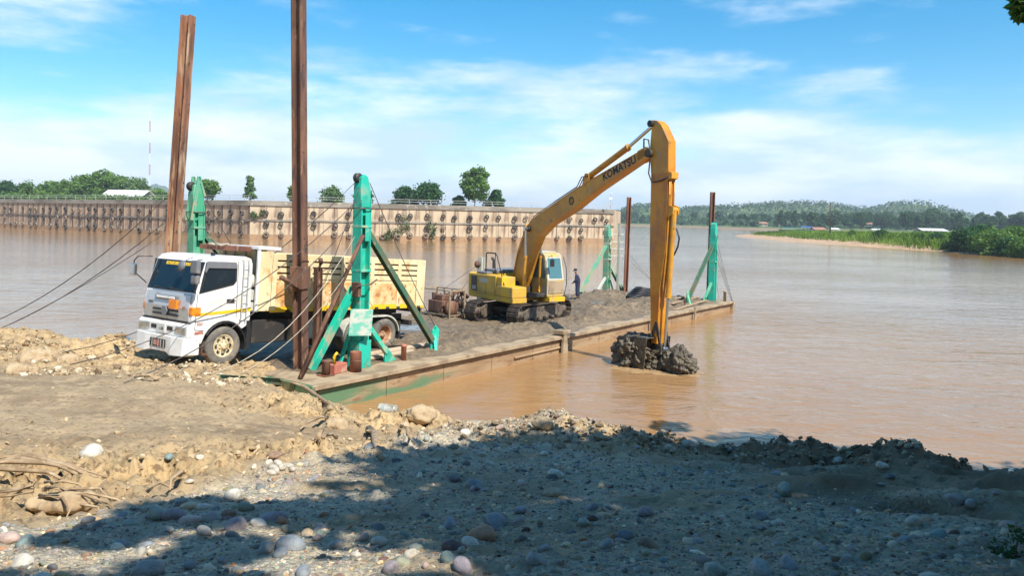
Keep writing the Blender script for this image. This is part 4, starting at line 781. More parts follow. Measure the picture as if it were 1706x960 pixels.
# ---- spud towers: column, sheave head, long brace, strut, foot gussets (mirrored by sx, sy)
def spud_tower(x, y, sx, sy, H, main, dusty, label, extra=True, open_head=False, reach=1.28):
    root = empty('spud_tower', BM @ Matrix.Translation((x, y, DECK)) @ Matrix.Scale(1, 4), label, 'tower', 'mooring towers on the barge')
    def P(a, b_, c): return (a * sx, b_ * sy, c)
    b = MB(); b.hbeam((0, 0, 0), (0, 0, H - .7), .38, .40, .045, up=(1, 0, 0)); b.build('column', main, root, .006)
    b = MB(); b.b2((-.05, -.205, H * .66), (.13, -.192, H - .96)); b.build('cover_plate', main, root, .006)
    for zz in (H * .50, H * .73): b = MB(); b.b2((-.205, -.215, zz), (.205, .215, zz + .07)); b.build('band', dusty, root, .006)
    for zz in (H * .83,):
        b = MB(); pts = [(.29 * math.cos(a), .29 * math.sin(a), zz) for a in np.linspace(0, 2 * math.pi, 17)]; b.tube(pts, .018, 6, False); b.build('ring', M['cable'], root)
    hd = MB(); hd.prism([(-.19, H - .95), (.19, H - .95), (.19, H - .45), (.07, H - .04), (-.05, H + .04), (-.18, H - .06), (-.22, H - .35)], 'y', -.16, .16); h_o = hd.build('sheave_head', main, root, .03, 2)
    b = MB(); b.lathe([(.02, -.04), (.15, -.05), (.12, -.02), (.12, .02), (.15, .05), (.02, .04)], 18, (-.20 * sx, 0, H - .08), (0, 1, 0)); b.build('sheave', M['dark_steel'], root)
    if open_head:
        b = MB()
        for s_ in (-1, 1): b.bar((-.25, .16 * s_, H - 1.2), (-.02, .16 * s_, H + .25), .05, .12); b.bar((.2, .16 * s_, H - .4), (-.02, .16 * s_, H + .25), .05, .08)
        b.build('fork', M['teal_dusty'], root, .005)
    b = MB(); b.hbeam(P(.20, 0, H * .71), P(3.45, .12, .32), .17, .20, .025, up=(0, 1, 0)); b.build('long_brace', M['teal_dark'] if extra else main, root, .004)
    b = MB(); b.b2((3.35 * sx - .03, -.05, .0), (3.35 * sx + .33, .29, .04)); b.prism([(3.28 * sx, .02), (3.62 * sx, .02), (3.70 * sx, .75), (3.52 * sx, .92), (3.36 * sx, .75)], 'y', .07, .12)
    for s_ in (-1, 1): b.bar((3.5 * sx, .1, .6), (3.5 * sx + .25 * s_, .1 + .3 * s_, 0.0), .10, .035)
    b.build('brace_foot', dusty, root, .006)
    b = MB(); b.hbeam(P(-.19, .06, H * .42), P(-reach, .62, .02), .19, .2, .025, up=(0, 1, 0)); b.build('bow_strut', M['teal_worn'] if main is M['teal'] else main, root, .004)
    b = MB(); b.bar(P(-.12, .2, H * .22), P(-.55, .28, .02), .16, .05); b.build('short_strut', dusty, root, .004)
    b = MB(); b.bar(P(.19, 0, H * .24), P(1.15, 0, .28), .14, .14); b.prism([(1.05 * sx, 0), (1.55 * sx, 0), (1.12 * sx, .5), (1.05 * sx, .5)], 'y', -.03, .03); b.build('short_brace', dusty, root, .004)
    return root
T1 = spud_tower(2.63, 1.07, 1, 1, 5.72, M['teal'], M['teal_worn'], 'bright teal steel tower in front of the tipper body')
T2 = spud_tower(1.15, 7.35, 1, -1, 5.45, M['teal_mid'], M['teal_dusty'], 'green steel tower rising behind the truck cab', open_head=True, reach=.75)
T3 = spud_tower(30.95, 0.85, -1, 1, 4.75, M['teal'], M['teal_mid'], 'teal steel tower at the far right end of the barge')
T4 = spud_tower(30.2, 7.65, -1, -1, 4.45, M['teal_dusty'], M['pale_grey'], 'pale green tower right behind the worker on the barge', extra=False)
b = MB()
for zz in (3.9, 3.4, 2.95, 2.5): b.bar((.1, -.1, zz), (.9, -.7, zz), .05, .06)
b.hbeam((.62, -.5, 0), (.62, -.5, 4.6), .16, .16, .025); b.bar((.1, 0, 2.5), (.62, -.5, 3.3), .04, .04); b.bar((.1, 0, 1.0), (.62, -.5, 2.4), .04, .04); b.build('ladder_frame', M['pale_grey'], T4)
b = MB(); b.tube([(-.16, -.22, 3.95), (-1.2, -.16, 1.98), (-2.25, -.1, .02)], .07, 9); b.build('stay_pipe', M['rust_dark'], T1)
b = MB(); b.tube([(-.32, -.05, 2.35), (-.72, -.15, 2.62), (-1.0, -.25, 2.75)], .075, 8); b.build('stub_pipe', M['rust_dark'], T1)
b = MB(); b.box((-.28, -.12, 2.35), (.12, .3, .42)); b.tube([(-.45, -.3, 2.45), (.1, -.33, 2.5), (.42, -.25, 2.62)], .03, 6); b.build('shackle', M['rust_dark'], T1, .01)
sg = empty('sign_board', BM @ Matrix.Translation((2.28, .66, 2.2)) @ Matrix.Rotation(R(-14), 4, 'Z') @ Matrix.Rotation(R(4), 4, 'Y'), 'square weathered white and teal sign board on the teal tower', 'sign')
b = MB(); b.b2((-.37, -.025, -.39), (.37, .0, .39)); b.build('panel', M['sign'], sg, .012, 2)
b = MB(); b.b2((-.35, .002, -.3), (.35, .03, -.24)); b.b2((-.35, .002, .24), (.35, .03, .3)); b.build('backing_bar', M['rust_dark'], sg)

# ---- spud piles
def spud_pile(base, top, w_, h_, label, m_, up, collar=None, foot=False):
    base = Vector(base); top = Vector(top); d = top - base; root = empty('spud_pile', Matrix.Translation(base), label, 'pile', 'steel spud piles of the barge')
    b = MB(); b.hbeam((0, 0, 0), d, w_, h_, .045, up=up); b.build('beam', m_, root, .004)
    dn = d.normalized(); _, s_, u_ = basis(d, up)
    for k in range(int(d.length / 1.25)):
        for q in (-1, 1):
            p = dn * (1.0 + 1.25 * k) + u_ * q * (h_ / 2 + .001) + s_ * .09 * (1 if k % 2 else -.4)
            b = MB(); b.cyl(p, p + u_ * q * .004, .028, n=8); b.build('bolt_hole', M['ink'], root)
    if collar:
        b = MB(); p0_, p1_ = dn * collar[0], dn * collar[1]; b.bar(p0_, p1_, w_ + .12, h_ + .1, up); b.build('collar', M['rust_dark'], root, .01)
    return root
p1b = bw(1.30, 2.0, -1.4); 
spud_pile(p1b, (p1b.x - .26, p1b.y, 12.6), .30, .33, 'tallest dark red steel pile running out of the top of the picture', M['rust_dark'], (0.9, -.3, 0), (4.55, 5.2))
b = MB(); b.b2((-.24, -.25, 0), (.24, -.225, .82)); b.b2((-.24, .225, 0), (.24, .25, .82)); b.b2((-.265, -.223, .02), (-.242, .223, .8)); b.build('pile_guide', M['teal'], T1, .006); T1g = T1.children[-1]; T1g.location = (1.30 - 2.63, 2.0 - 1.07, 0)
b = MB(); b.hbeam((-.72, 1.06, 0), (-.72, 1.06, 2.95), .18, .2, .03); b.tube([(-.72, 1.06, 2.9), (-.66, 1.0, 3.1), (-.74, .95, 3.2)], .07, 6); b.build('guide_post', M['rust_dark'], T1)
q0 = Vector((-11.08, 23.8, -1.0)); spud_pile(q0, (-10.33, 23.8, 11.5), .31, .34, 'leaning orange rusty steel pile behind the white truck cab', M['rust_pile2'], (0.95, -.2, 0))
q0 = bw(31.15, 1.15, -1.2); spud_pile(q0, (q0.x + .1, q0.y, 7.15), .26, .26, 'short dark pile sticking out of the far right teal tower', M['rust_dark'], (1, 0, 0))
q0 = bw(31.3, 6.85, -1.2); spud_pile(q0, (q0.x + .12, q0.y, 6.85), .27, .27, 'pale rusty pile between excavator cab and stick', M['rust'], (1, 0, 0))

# ---- cables (each its own thing)
def cable(pts, r, label, m_='cable', sag=0.0, group='cables of the barge', name='mooring_cable', seg=10):
    pts = [Vector(p) for p in pts]; out = []
    for i in range(len(pts) - 1):
        for k in range(seg):
            t = k / seg; out.append(pts[i].lerp(pts[i + 1], t) - Vector((0, 0, sag * 4 * t * (1 - t))))
    out.append(pts[-1]); b = MB(); b.tube(out, r, 6); return tag(b.build(name, M[m_]), label, 'cable', group)
t1h = bw(2.4, 1.07, 6.35); t2h = bw(.95, 7.3, 6.1)
def gnd(px, py): return on_ground(px, py, 8, 35)
cable([t1h, gnd(104, 588)], .014, 'cable from the teal tower head down to the bank behind the windscreen mirror', sag=.9)
cable([bw(2.35, 1.0, 5.75), gnd(116, 610)], .014, 'cable crossing the truck door down to the pale rubble', sag=.75)
cable([bw(2.35, 1.1, 5.2), gnd(205, 640)], .012, 'lower cable crossing the truck bumper to the mud', sag=.55)
cable([bw(2.2, .9, 4.7), gnd(345, 626)], .011, 'pale rope slack over the front wheel to the mud', 'rope', sag=.75, name='mooring_rope')
cable([bw(1.9, .9, 3.6), gnd(400, 624)], .010, 'pale rope ending on the mud beside the front wheel', 'rope', sag=.35, name='mooring_rope')
cable([bw(2.5, 1.0, 6.3), bw(1.55, 1.8, 2.6)], .012, 'thin cable dropping steeply from the teal tower head to the pile guide', sag=.05)
cable([bw(2.8, .95, 6.3), bw(6.1, 1.1, 1.6)], .012, 'thin dark cable along the long brace of the teal tower', sag=.12)
lp = Vector((-10.9, 23.9, 5.0))
cable([at(276, 330, 24.2), at(-60, 556, 25.5)], .016, 'upper cable from the leaning pile to the left picture edge', sag=.55)
cable([at(272, 372, 24.2), at(-60, 570, 24.6)], .016, 'middle cable from the leaning pile to the left picture edge', sag=.45)
cable([at(270, 392, 24.2), at(-40, 566, 24.0)], .012, 'lowest cable from the leaning pile to the left picture edge', sag=.2)
cable([bw(1.3, 7.3, 6.0), bw(4.6, 7.4, 1.2)], .010, 'thin cable falling from the green tower behind the truck roof', sag=.1)
e3 = bw(34.2, .6, 0.35)
for k, (dz, lab) in enumerate(((4.9, 'upper guy wire of the far right tower'), (4.4, 'middle guy wire of the far right tower'), (3.9, 'lower guy wire of the far right tower'))):
    cable([bw(31.2, .85, dz), e3 + Vector((0, .1 * k, 0))], .012, lab, sag=.15, name='guy_wire')
cable([bw(31.1, .9, 3.4), bw(32.3, .9, .85)], .010, 'short inner guy wire of the far right tower', sag=.05, name='guy_wire')
cable([bw(31.4, 6.9, 3.6), bw(31.8, 4.2, .9)], .010, 'upper wire beside the pale pile toward the excavator stick', sag=.1, name='guy_wire'); cable([bw(31.4, 6.9, 3.2), bw(31.6, 3.8, .9)], .010, 'lower wire beside the pale pile toward the excavator stick', sag=.1, name='guy_wire')
b = MB(); b.tube([bw(32.2, .55, .75), bw(33.3, .6, .55), bw(34.25, .65, .36)], .07, 8); b.tube([bw(34.25, .65, .1), bw(34.2, .62, .55)], .09, 8); tag(b.build('mooring_boom', M['pipe_pale']), 'pale boom reaching from the far barge corner over the water', 'boom')
# ---- deck fittings
def fitting(name, x, y, label, cat, rz=0): return empty(name, BM @ Matrix.Translation((x, y, DECK)) @ Matrix.Rotation(rz, 4, 'Z'), label, cat)
e = fitting('bollard', 2.12, .66, 'stout rusty bollard at the foot of the teal tower', 'bollard'); b = MB(); b.lathe([(0, 0), (.17, 0), (.165, .5), (.17, .56), (.165, .58), (.13, .58), (.13, .5), (0, .5)], 18); b.build('barrel', M['rust'], e); b = MB(); b.lathe([(.172, .30), (.178, .31), (.178, .33), (.172, .34)], 18); b.build('weld_ring', M['rust_dark'], e)
e = fitting('bollard', 1.15, .82, 'short dark rusty bollard near the bow corner', 'bollard'); b = MB(); b.lathe([(0, 0), (.12, 0), (.115, .38), (.13, .40), (.13, .44), (0, .45)], 16); b.build('barrel', M['rust_dark'], e); b = MB(); b.b2((-.18, -.18, 0), (.18, .18, .03)); b.build('base_plate', M['rust'], e)
e = fitting('bollard', 4.36, .9, 'thin reddish post on the deck beside the small brace', 'bollard'); b = MB(); b.lathe([(0, 0), (.085, 0), (.085, .42), (.10, .43), (.10, .50), (0, .51)], 14); b.build('barrel', M['red_paint'], e)
e = fitting('bollard', 31.9, .4, 'small stub post at the far barge corner', 'bollard'); b = MB(); b.lathe([(0, 0), (.09, 0), (.09, .55), (.11, .56), (.11, .62), (0, .63)], 12); b.build('barrel', M['wood'], e)
e = fitting('winch_box', 1.66, .95, 'faded red steel box between the two bollards', 'box', .1); b = MB(); b.b2((-.26, -.17, 0), (.26, .17, .27)); b.build('casing', M['red_paint'], e, .015); b = MB(); b.tube([(-.2, -.1, .27), (-.2, -.1, .52), (-.12, -.12, .6)], .04, 7); b.tube([(-.05, .05, .27), (-.05, .05, .45)], .05, 7); b.build('valve', M['stripe'], e)
for i, (x0, y0, x1, y1, r_, lab) in enumerate(((2.9, 1.75, 6.4, 1.75, .11, 'upper of the two mud coated pipes lying behind the short brace'), (2.95, 1.45, 5.3, 1.40, .08, 'thinner mud coated pipe lying nearer the short brace'))):
    b = MB(); z = DECK + r_ + .03; b.lathe([(r_, 0), (r_, 1), (r_ * .85, 1), (r_ * .85, 0)], 14, closed=True); me = b.mesh('deck_pipe'); me.materials.append(M['pipe_pale'])
    p0_, p1_ = bw(x0, y0, z), bw(x1, y1, z); d = p1_ - p0_; o = link('deck_pipe', me); o.matrix_world = Matrix.Translation(p0_) @ d.to_track_quat('Z', 'Y').to_matrix().to_4x4() @ Matrix.Diagonal((1, 1, d.length, 1)); tag(o, lab, 'pipe')
for i, (x0, y0, x1, y1, lab) in enumerate(((24.6, .55, 29.6, .75, 'pale plank along the barge edge before the far right tower'), (25.5, 1.1, 30.2, 1.5, 'second plank lying inside the edge plank'), (27.2, 1.7, 30.4, 2.3, 'short plank behind the two edge planks'))):
    b = MB(); b.bar(bw(x0, y0, deck_top(x0, y0) + .03), bw(x1, y1, deck_top(x1, y1) + .06), .22, .05); tag(b.build('plank', M['wood'], None, .006), lab, 'plank', 'planks on the far deck')
b = MB(); b.b2((26.6, .75, .8), (26.66, .81, 1.25)); b.b2((25.9, .75, .8), (26.66, .80, .86)); o = b.build('deck_rail', M['rust_dark']); o.matrix_world = BM; tag(o, 'small rusty angle iron on the barge edge', 'angle iron')
# dark hose heap at the far deck
b = MB(); cxh, cyh = 28.6, 4.4
for k in range(5):
    pts = [bw(cxh + (1.6 - .18 * k) * math.cos(a) * .9 + .1 * k, cyh + .55 * math.sin(a), 1.05 + .09 * k + .05 * math.sin(3 * a + k)) for a in np.linspace(0, 6.1, 22)]; b.tube(pts, .07, 6)
tag(b.build('hose_coil', M['black']), 'heap of black hose on the deck behind the excavator stick', 'hose')
# green steel beam half buried in front of the bow
p0_, p1_ = gnd(366, 634), gnd(466, 640); b = MB(); b.hbeam(p0_ + Vector((0, 0, .04)), p1_ + Vector((0, 0, .06)), .16, .18, .02); tag(b.build('ramp_beam', M['teal_dark'], None, .004), 'dark green steel beam lying in the mud before the bow', 'beam')
e = empty('tin_drum', Matrix.Translation(atz(634, 683, .22)) @ Matrix.Rotation(R(-18), 4, 'Z') @ Matrix.Rotation(R(90), 4, 'Y'), 'small pale tin drum lying at the waterline by the barge', 'drum')
b = MB(); b.lathe([(.13, -.04), (.165, -.02), (.17, .0), (.165, .02), (.16, .14), (.168, .16), (.16, .18), (.16, .42), (.165, .44), (0, .43)], 20); b.build('shell', M['can'], e); b = MB(); b.lathe([(.0, .05), (.155, .05)], 20); b.build('inner_lid', M['rust'], e)

# ================================================================== TRUCK (local x: front to rear, y: near to far side, z up)
TA = R(55); te = Vector((math.cos(TA), math.sin(TA), 0))
TM = frame(-8.36, 19.40, 1.215, TA, 0.064)
truck = empty('tipper_truck', TM, 'white cabbed tipper truck with a cream dump body backed onto the barge', 'truck')
def arc(cx_, cz_, r_, a0, a1, n): return [(cx_ + r_ * math.cos(R(a0 + (a1 - a0) * k / n)), cz_ + r_ * math.sin(R(a0 + (a1 - a0) * k / n))) for k in range(n + 1)]
b = MB()
prof = [(0.10, .62), (0.05, 1.18), (0.06, 1.55), (0.11, 1.96), (0.36, 2.80), (0.48, 2.93), (0.75, 2.985), (1.55, 2.985), (1.74, 2.93), (1.80, 2.78), (1.82, 1.22), (1.72, 1.06)] + arc(1.05, .53, .68, 40, 165, 9) + [(.36, .62)]
b.prism(prof, 'y', .03, 2.42); cab = b.build('cab', M['white'], truck, .035, 2)
def panel(mb, pts, off=.012, th=.012):       # thin slab on the windscreen plane, (y, t) with t from bottom 0 to top 1
    d = Vector((.25, 0, .84)).normalized(); nrm = Vector((-d.z, 0, d.x)); o_ = Vector((.11, 0, 1.96))
    lo = [o_ + Vector((0, y, 0)) + d * (t * .876) + nrm * (off - th) for y, t in pts]; hi = [v + nrm * th for v in lo]; n = len(pts)
    mb.add(lo + hi, [tuple(range(n)), tuple(range(2 * n - 1, n - 1, -1))] + [(k, (k + 1) % n, n + (k + 1) % n, n + k) for k in range(n)]); return mb
b = MB(); panel(b, [(.06, .01), (2.39, .01), (2.36, .99), (.09, .99)], .006, .02); b.build('windscreen_surround', M['black'], cab)
b = MB(); panel(b, [(.16, .06), (2.29, .06), (2.24, .95), (.21, .95)], .012, .008); b.build('windscreen', M['glass'], cab)
b = MB(); panel(b, [(.62, .83), (1.86, .83), (1.86, .93), (.62, .93)], .0145, .002); st_ = b.build('windscreen_sticker', M['sign_yellow'], cab)
b = MB()
for k in range(14): y_ = .66 + k * .085; panel(b, [(y_, .845), (y_ + .018 + .02 * (k % 3 == 0), .845), (y_ + .018 + .02 * (k % 3 == 0), .90 + .015 * (k % 2)), (y_, .90 + .015 * (k % 2))], .0165, .0015)
b.build('sticker_print', M['ink'], cab)
for y0_, y1_ in ((.5, 1.25), (1.3, 2.0)): b = MB(); d = Vector((.25, 0, .84)).normalized(); b.bar(Vector((.09, y0_, 1.99)), Vector((.075, y1_, 2.06)), .02, .02); b.build('wiper', M['black'], cab)
b = MB(); b.b2((.60, .2, 2.975), (.72, .26, 3.06)); b.build('roof_lamp', M['black'], cab, .01)
# door side
b = MB(); b.prism([(.345, 2.80), (1.24, 2.80), (1.30, 2.74), (1.31, 2.30), (1.22, 2.19), (.19, 1.95)], 'y', .012, .032); b.build('window_surround', M['black'], cab, .01)
b = MB(); b.prism([(.40, 2.66), (1.19, 2.66), (1.22, 2.62), (1.23, 2.32), (1.18, 2.25), (.27, 2.02)], 'y', .004, .012); b.build('door_window', M['glass'], cab)
b = MB(); b.prism([(.36, 2.82), (1.22, 2.82), (1.27, 2.74), (1.24, 2.64), (.40, 2.64), (.33, 2.50), (.30, 2.56)], 'y', -.035, .003); b.build('window_visor', M['grey'], cab, .008)
b = MB(); b.prism([(.32, 2.80), (1.20, 2.80), (1.24, 2.66), (1.22, 2.26), (.20, 2.0)], 'y', 2.42, 2.44); b.build('door_window', M['glass'], cab)
b = MB(); b.prism([(.085, 1.36), (1.815, 1.46), (1.815, 1.57), (1.30, 1.52), (.085, 1.43)], 'y', .022, .0285); b.build('door_stripe', M['stripe'], cab)
b = MB()
for s0, s1 in (((.16, 1.94), (.14, 1.0)), ((1.33, 2.86), (1.36, 1.28)), ((.14, 1.0), (.40, .98))): b.bar((s0[0], .026, s0[1]), (s1[0], .026, s1[1]), .012, .010, up=(0, 1, 0))
b.build('door_seam', M['black'], cab)
b = MB(); b.b2((1.03, -.012, 1.72), (1.25, .02, 1.81)); b.b2((1.10, -.03, 1.745), (1.28, -.012, 1.785)); b.build('door_handle', M['black'], cab, .008)
b = MB(); b.prism([(.20, 1.12), (.34, 1.12), (.36, 1.16), (.34, 1.20), (.20, 1.20)], 'y', .02, .0288); b.build('badge', M['red_paint'], cab)
lettering('500', .085, (.27, .0185, 1.16), (1, 0, 0), (0, 0, 1), M['plate'], cab, extrude=.0006, bold=.001)
b = MB(); b.prism([(.14, .88), (.40, .90), (.37, .97), (.14, .95)], 'y', .018, .0285); b.build('door_sill_stripe', M['red_paint'], cab)
b = MB()
for x in (1.46, 1.62): b.cyl((x, -.07, 1.22), (x, -.07, 2.86), .013, n=6); b.cyl((x, -.07, 2.86), (x, .05, 2.90), .013, n=6); b.cyl((x, -.07, 1.24), (x, .05, 1.24), .012, n=6)
for k in range(7): b.cyl((1.46, -.07, 1.32 + k * .235), (1.62, -.07, 1.32 + k * .235), .010, n=6)
b.build('cab_ladder', M['railing'], truck)
# front
b = MB(); b.prism([(.03, 1.20), (.00, 1.55), (.06, 1.92), (.12, 1.92), (.12, 1.20)], 'y', .16, 2.29); gr_ = b.build('grille_panel', M['silver'], truck, .02, 2)
for z0 in (1.30, 1.42): b = MB(); b.b2((-.022, .62, z0), (.02, 1.83, z0 + .055)); b.build('grille_slot', M['black'], gr_, .01)
b = MB(); b.b2((-.018, .70, 1.72), (.04, 1.75, 1.84)); b.build('grille_recess', M['grey'], gr_, .015)
b = MB(); b.b2((-.03, .78, 1.75), (.0, 1.67, 1.815)); b.build('name_bar', M['white'], gr_, .012)
b = MB(); b.prism([(1.22 - .17, 1.42), (1.22 - .06, 1.555), (1.22 + .06, 1.555), (1.22 + .17, 1.42), (1.22 + .06, 1.285), (1.22 - .06, 1.285)], 'x', -.05, -.02); b.build('emblem', M['grey'], gr_, .02, 2)
b = MB(); b.b2((-.075, .60, 1.50), (-.0, .98, 1.74)); b.build('reflector', M['amber'], gr_, .012)
lettering('HINO', .10, (-.012, 1.95, 1.62), (0, -1, 0), (0, 0, 1), M['ink'], gr_, extrude=.001, bold=.003)
lettering('500', .09, (-.012, .36, 1.56), (0, -1, 0), (0, 0, 1), M['red_paint'], gr_, extrude=.001, bold=.003)
b = MB(); b.b2((.02, .10, 1.14), (.1, 2.35, 1.20)); b.build('bumper_gap', M['black'], truck)
b = MB(); b.prism([(.12, .80), (-.06, .80), (-.06, 1.08), (.00, 1.15), (.12, 1.15)], 'y', .04, 2.41); ub = b.build('upper_bumper', M['white'], truck, .02, 2)
for s_, ya, yb in ((1, .10, .62), (-1, 1.83, 2.35)):
    b = MB(); b.prism([(ya, .86), (yb, .90), (yb - .06 * s_ if s_ > 0 else yb, 1.07), (ya, 1.05)] if s_ > 0 else [(ya, .90), (yb, .86), (yb, 1.05), (ya, 1.07)], 'x', -.085, -.03); hl = b.build('headlamp', M['lens'], ub, .015)
    b = MB(); b.b2((-.092, ya + .14, .92), (-.08, ya + .34, 1.03)); b.build('lamp_reflector', M['chrome'], hl, .02)
for ya, yb in ((.72, .98), (1.50, 1.76)): b = MB(); b.b2((-.072, ya, .92), (-.03, yb, 1.03)); b.build('bumper_slot', M['black'], ub, .01)
b = MB(); b.b2((-.095, 1.04, .86), (-.062, 1.44, 1.08)); b.build('number_plate', M['plate'], ub, .004)
lettering('-168', .13, (-.0965, 1.22, .945), (0, -1, 0), (0, 0, 1), M['ink'], ub, extrude=.001, bold=.002)
b = MB()
b.loft([[(.30, .02, .34), (.30, .02, .78), (-.04, .03, .79), (-.07, .03, .36)], [(.16, .10, .30), (.16, .10, .79), (-.12, .10, .80), (-.15, .10, .32)], [(.16, .60, .28), (.16, .60, .79), (-.16, .60, .79), (-.19, .60, .30)],
        [(.16, .85, .32), (.16, .85, .79), (-.15, .85, .79), (-.15, .85, .36)], [(.16, 1.60, .32), (.16, 1.60, .79), (-.15, 1.60, .79), (-.15, 1.60, .36)], [(.16, 1.85, .28), (.16, 1.85, .79), (-.16, 1.85, .79), (-.19, 1.85, .30)], [(.16, 2.35, .30), (.16, 2.35, .79), (-.12, 2.35, .80), (-.15, 2.35, .32)], [(.30, 2.43, .34), (.30, 2.43, .78), (-.04, 2.42, .79), (-.07, 2.42, .36)]])
lb = b.build('lower_bumper', M['white'], truck, .02, 2)
b = MB(); b.b2((-.168, .86, .46), (-.10, 1.60, .68)); b.build('intake', M['black'], lb, .01)
for ya in (.90, 1.04, 1.16, 1.46): b = MB(); b.b2((-.178, ya, .47), (-.16, ya + .03, .67)); b.build('intake_bar', M['silver'], lb)
b = MB(); b.b2((-.176, 1.12, .50), (-.15, 1.40, .64)); b.build('intake_plate', M['red_paint'], lb)
for s_, ya in ((1, .005), (-1, 2.445)):       # corner lamps
    b = MB(); pts = [(.015, ya + s_ * .24), (.03, ya + .02 * s_), (.14, ya), (.28, ya), (.25, ya + s_ * .10), (.10, ya + s_ * .24)]
    b.prism(pts, 'z', 1.38, 1.60); b.build('corner_lamp', M['amber'], truck, .03, 2)
# mirrors
mm = MB(); mm.tube([(.22, .02, 2.86), (.0, -.12, 2.84), (-.08, -.16, 2.6), (-.08, -.16, 2.1), (.1, 0.02, 1.98)], .016, 6); mr = mm.build('mirror_arm', M['black'], truck)
b = MB(); b.b2((-.16, -.36, 2.50), (-.04, -.06, 2.84)); b.build('mirror_head', M['grey'], mr, .03, 2); b = MB(); b.b2((-.14, -.34, 2.22), (-.02, -.06, 2.46)); b.build('mirror_head', M['grey'], mr, .05, 2)
mm = MB(); mm.tube([(.22, 2.42, 2.84), (-.02, 2.75, 2.82), (-.06, 2.86, 2.7), (-.06, 2.88, 2.4), (.1, 2.44, 2.1)], .016, 6); mr = mm.build('mirror_arm', M['black'], truck)
b = MB(); b.b2((-.12, 2.74, 2.28), (-.02, 2.98, 2.62)); b.build('mirror_head', M['chrome'], mr, .03, 2)
b = MB(); b.lathe([(0, .0), (.13, .0), (.15, .02), (.13, .06), (0, .08)], 16, (.05, .62, 2.66), (-1, 0, .25)); b.tube([(.25, .5, 2.9), (.1, .55, 2.82), (.06, .62, 2.7)], .012, 6); b.build('round_mirror', M['grey'], truck)
# wheels
def wheel_meshes(dual):
    t = MB(); r_ = .53
    t.lathe([(.30, -.13), (.36, -.15), (.46, -.15), (.51, -.13), (.53, -.08), (.53, .08), (.51, .13), (.46, .15), (.36, .15), (.30, .13)], 40, ax=(0, 1, 0), closed=True)
    rm = MB()
    if not dual: rm.lathe([(.0, -.20), (.07, -.20), (.085, -.19), (.10, -.13), (.15, -.12), (.16, -.125), (.24, -.09), (.275, -.11), (.305, -.14), (.315, -.13), (.30, .1)], 32, ax=(0, 1, 0))
    else: rm.lathe([(.0, -.06), (.09, -.06), (.10, -.05), (.11, .04), (.20, .06), (.235, .02), (.27, -.08), (.305, -.14), (.315, -.13), (.30, .1)], 32, ax=(0, 1, 0))
    return t.mesh('tyre'), rm.mesh('rim')
wt = {d_: wheel_meshes(d_) for d_ in (False, True)}
for d_ in wt: wt[d_][0].materials.append(M['tyre']); wt[d_][1].materials.append(M['rim_rust' if d_ else 'rim'])
nut = MB(); nut.cyl((0, -.02, 0), (0, .01, 0), .018, n=6); nut_me = nut.mesh('wheel_nut'); nut_me.materials.append(M['rim'])
hole = MB(); hole.lathe([(0, 0), (.042, 0), (.05, .012)], 10, ax=(0, -1, 0)); hole_me = hole.mesh('rim_hole'); hole_me.materials.append(M['ink'])
def wheel(x, y, dual=False, flip=1):
    w_ = empty('wheel', None); w_.parent = truck; w_.matrix_local = Matrix.Translation((x, y, .53)) @ Matrix.Rotation(random.random() * 6, 4, 'Y') @ Matrix.Rotation(0 if flip > 0 else math.pi, 4, 'Z')
    link('tyre', wt[dual][0], w_); link('rim', wt[dual][1], w_)
    if dual: link('tyre', wt[dual][0], w_, Matrix.Translation((0, .34, 0)))
    for k in range(8):
        a = k * math.pi / 4
        if not dual: link('wheel_nut', nut_me, w_, Matrix.Translation((.125 * math.cos(a), -.135, .125 * math.sin(a))))
        else: link('wheel_nut', nut_me, w_, Matrix.Translation((.15 * math.cos(a), .035, .15 * math.sin(a))))
        if k % 1 == 0 and not dual: link('rim_hole', hole_me, w_, Matrix.Translation((.205 * math.cos(a + .4), -.112, .205 * math.sin(a + .4))) @ Matrix.Rotation(0, 4, 'X'))
wheel(1.05, .19); wheel(1.05, 2.26, flip=-1)
for x in (5.95, 7.24): wheel(x, .19, True); wheel(x, 2.26, True, -1)
b = MB(); b.cyl((1.05, .3, .53), (1.05, 2.2, .53), .07, n=10); b.build('front_axle', M['chassis'], truck)
for x in (5.95, 7.24): b = MB(); b.cyl((x, .5, .53), (x, 2.0, .53), .11, n=10); b.lathe([(0, -.25), (.2, -.15), (.24, 0), (.2, .15), (0, .25)], 14, (x, 1.22, .55), (1, 0, 0)); b.build('rear_axle', M['chassis'], truck)
# chassis and underbody
b = MB(); b.b2((.5, .72, .85), (8.7, .82, 1.14)); b.b2((.5, 1.63, .85), (8.7, 1.73, 1.14))
for x in (.6, 2.1, 3.8, 5.0, 6.3, 7.8, 8.6): b.b2((x, .82, .9), (x + .1, 1.63, 1.1))
b.build('chassis_frame', M['chassis'], truck)
b = MB(); a0 = arc(1.05, .53, .66, -12, 150, 14); a1 = arc(1.05, .53, .63, 150, -12, 14); b.prism(a0 + a1, 'y', .0, .45); b.build('front_fender', M['black'], truck, .006)
b = MB(); b.prism([(1.66, .40), (1.80, .40), (1.86, .9), (1.80, 1.2), (1.70, 1.2), (1.72, .9)], 'y', .0, .5); b.build('mud_flap', M['black'], truck)
b = MB(); b.b2((.42, .06, .30), (.75, .42, .36)); b.b2((.42, .10, .36), (.46, .38, .62)); b.build('cab_step', M['rust_dark'], truck, .006)
b = MB(); b.b2((2.05, .22, .52), (3.3, .75, 1.18)); b.build('tool_box', M['chassis'], truck, .02)
b = MB(); b.b2((3.45, .12, .55), (4.25, .70, 1.12)); b.build('fuel_tank', M['pale_grey'], truck, .06, 2)
b = MB(); b.prism([(3.35, .60), (3.55, .50), (3.72, .62), (3.70, 1.10), (3.52, 1.22), (3.33, 1.12)], 'y', .075, .115); b.build('hanging_rag', M['wood'], truck, .02)
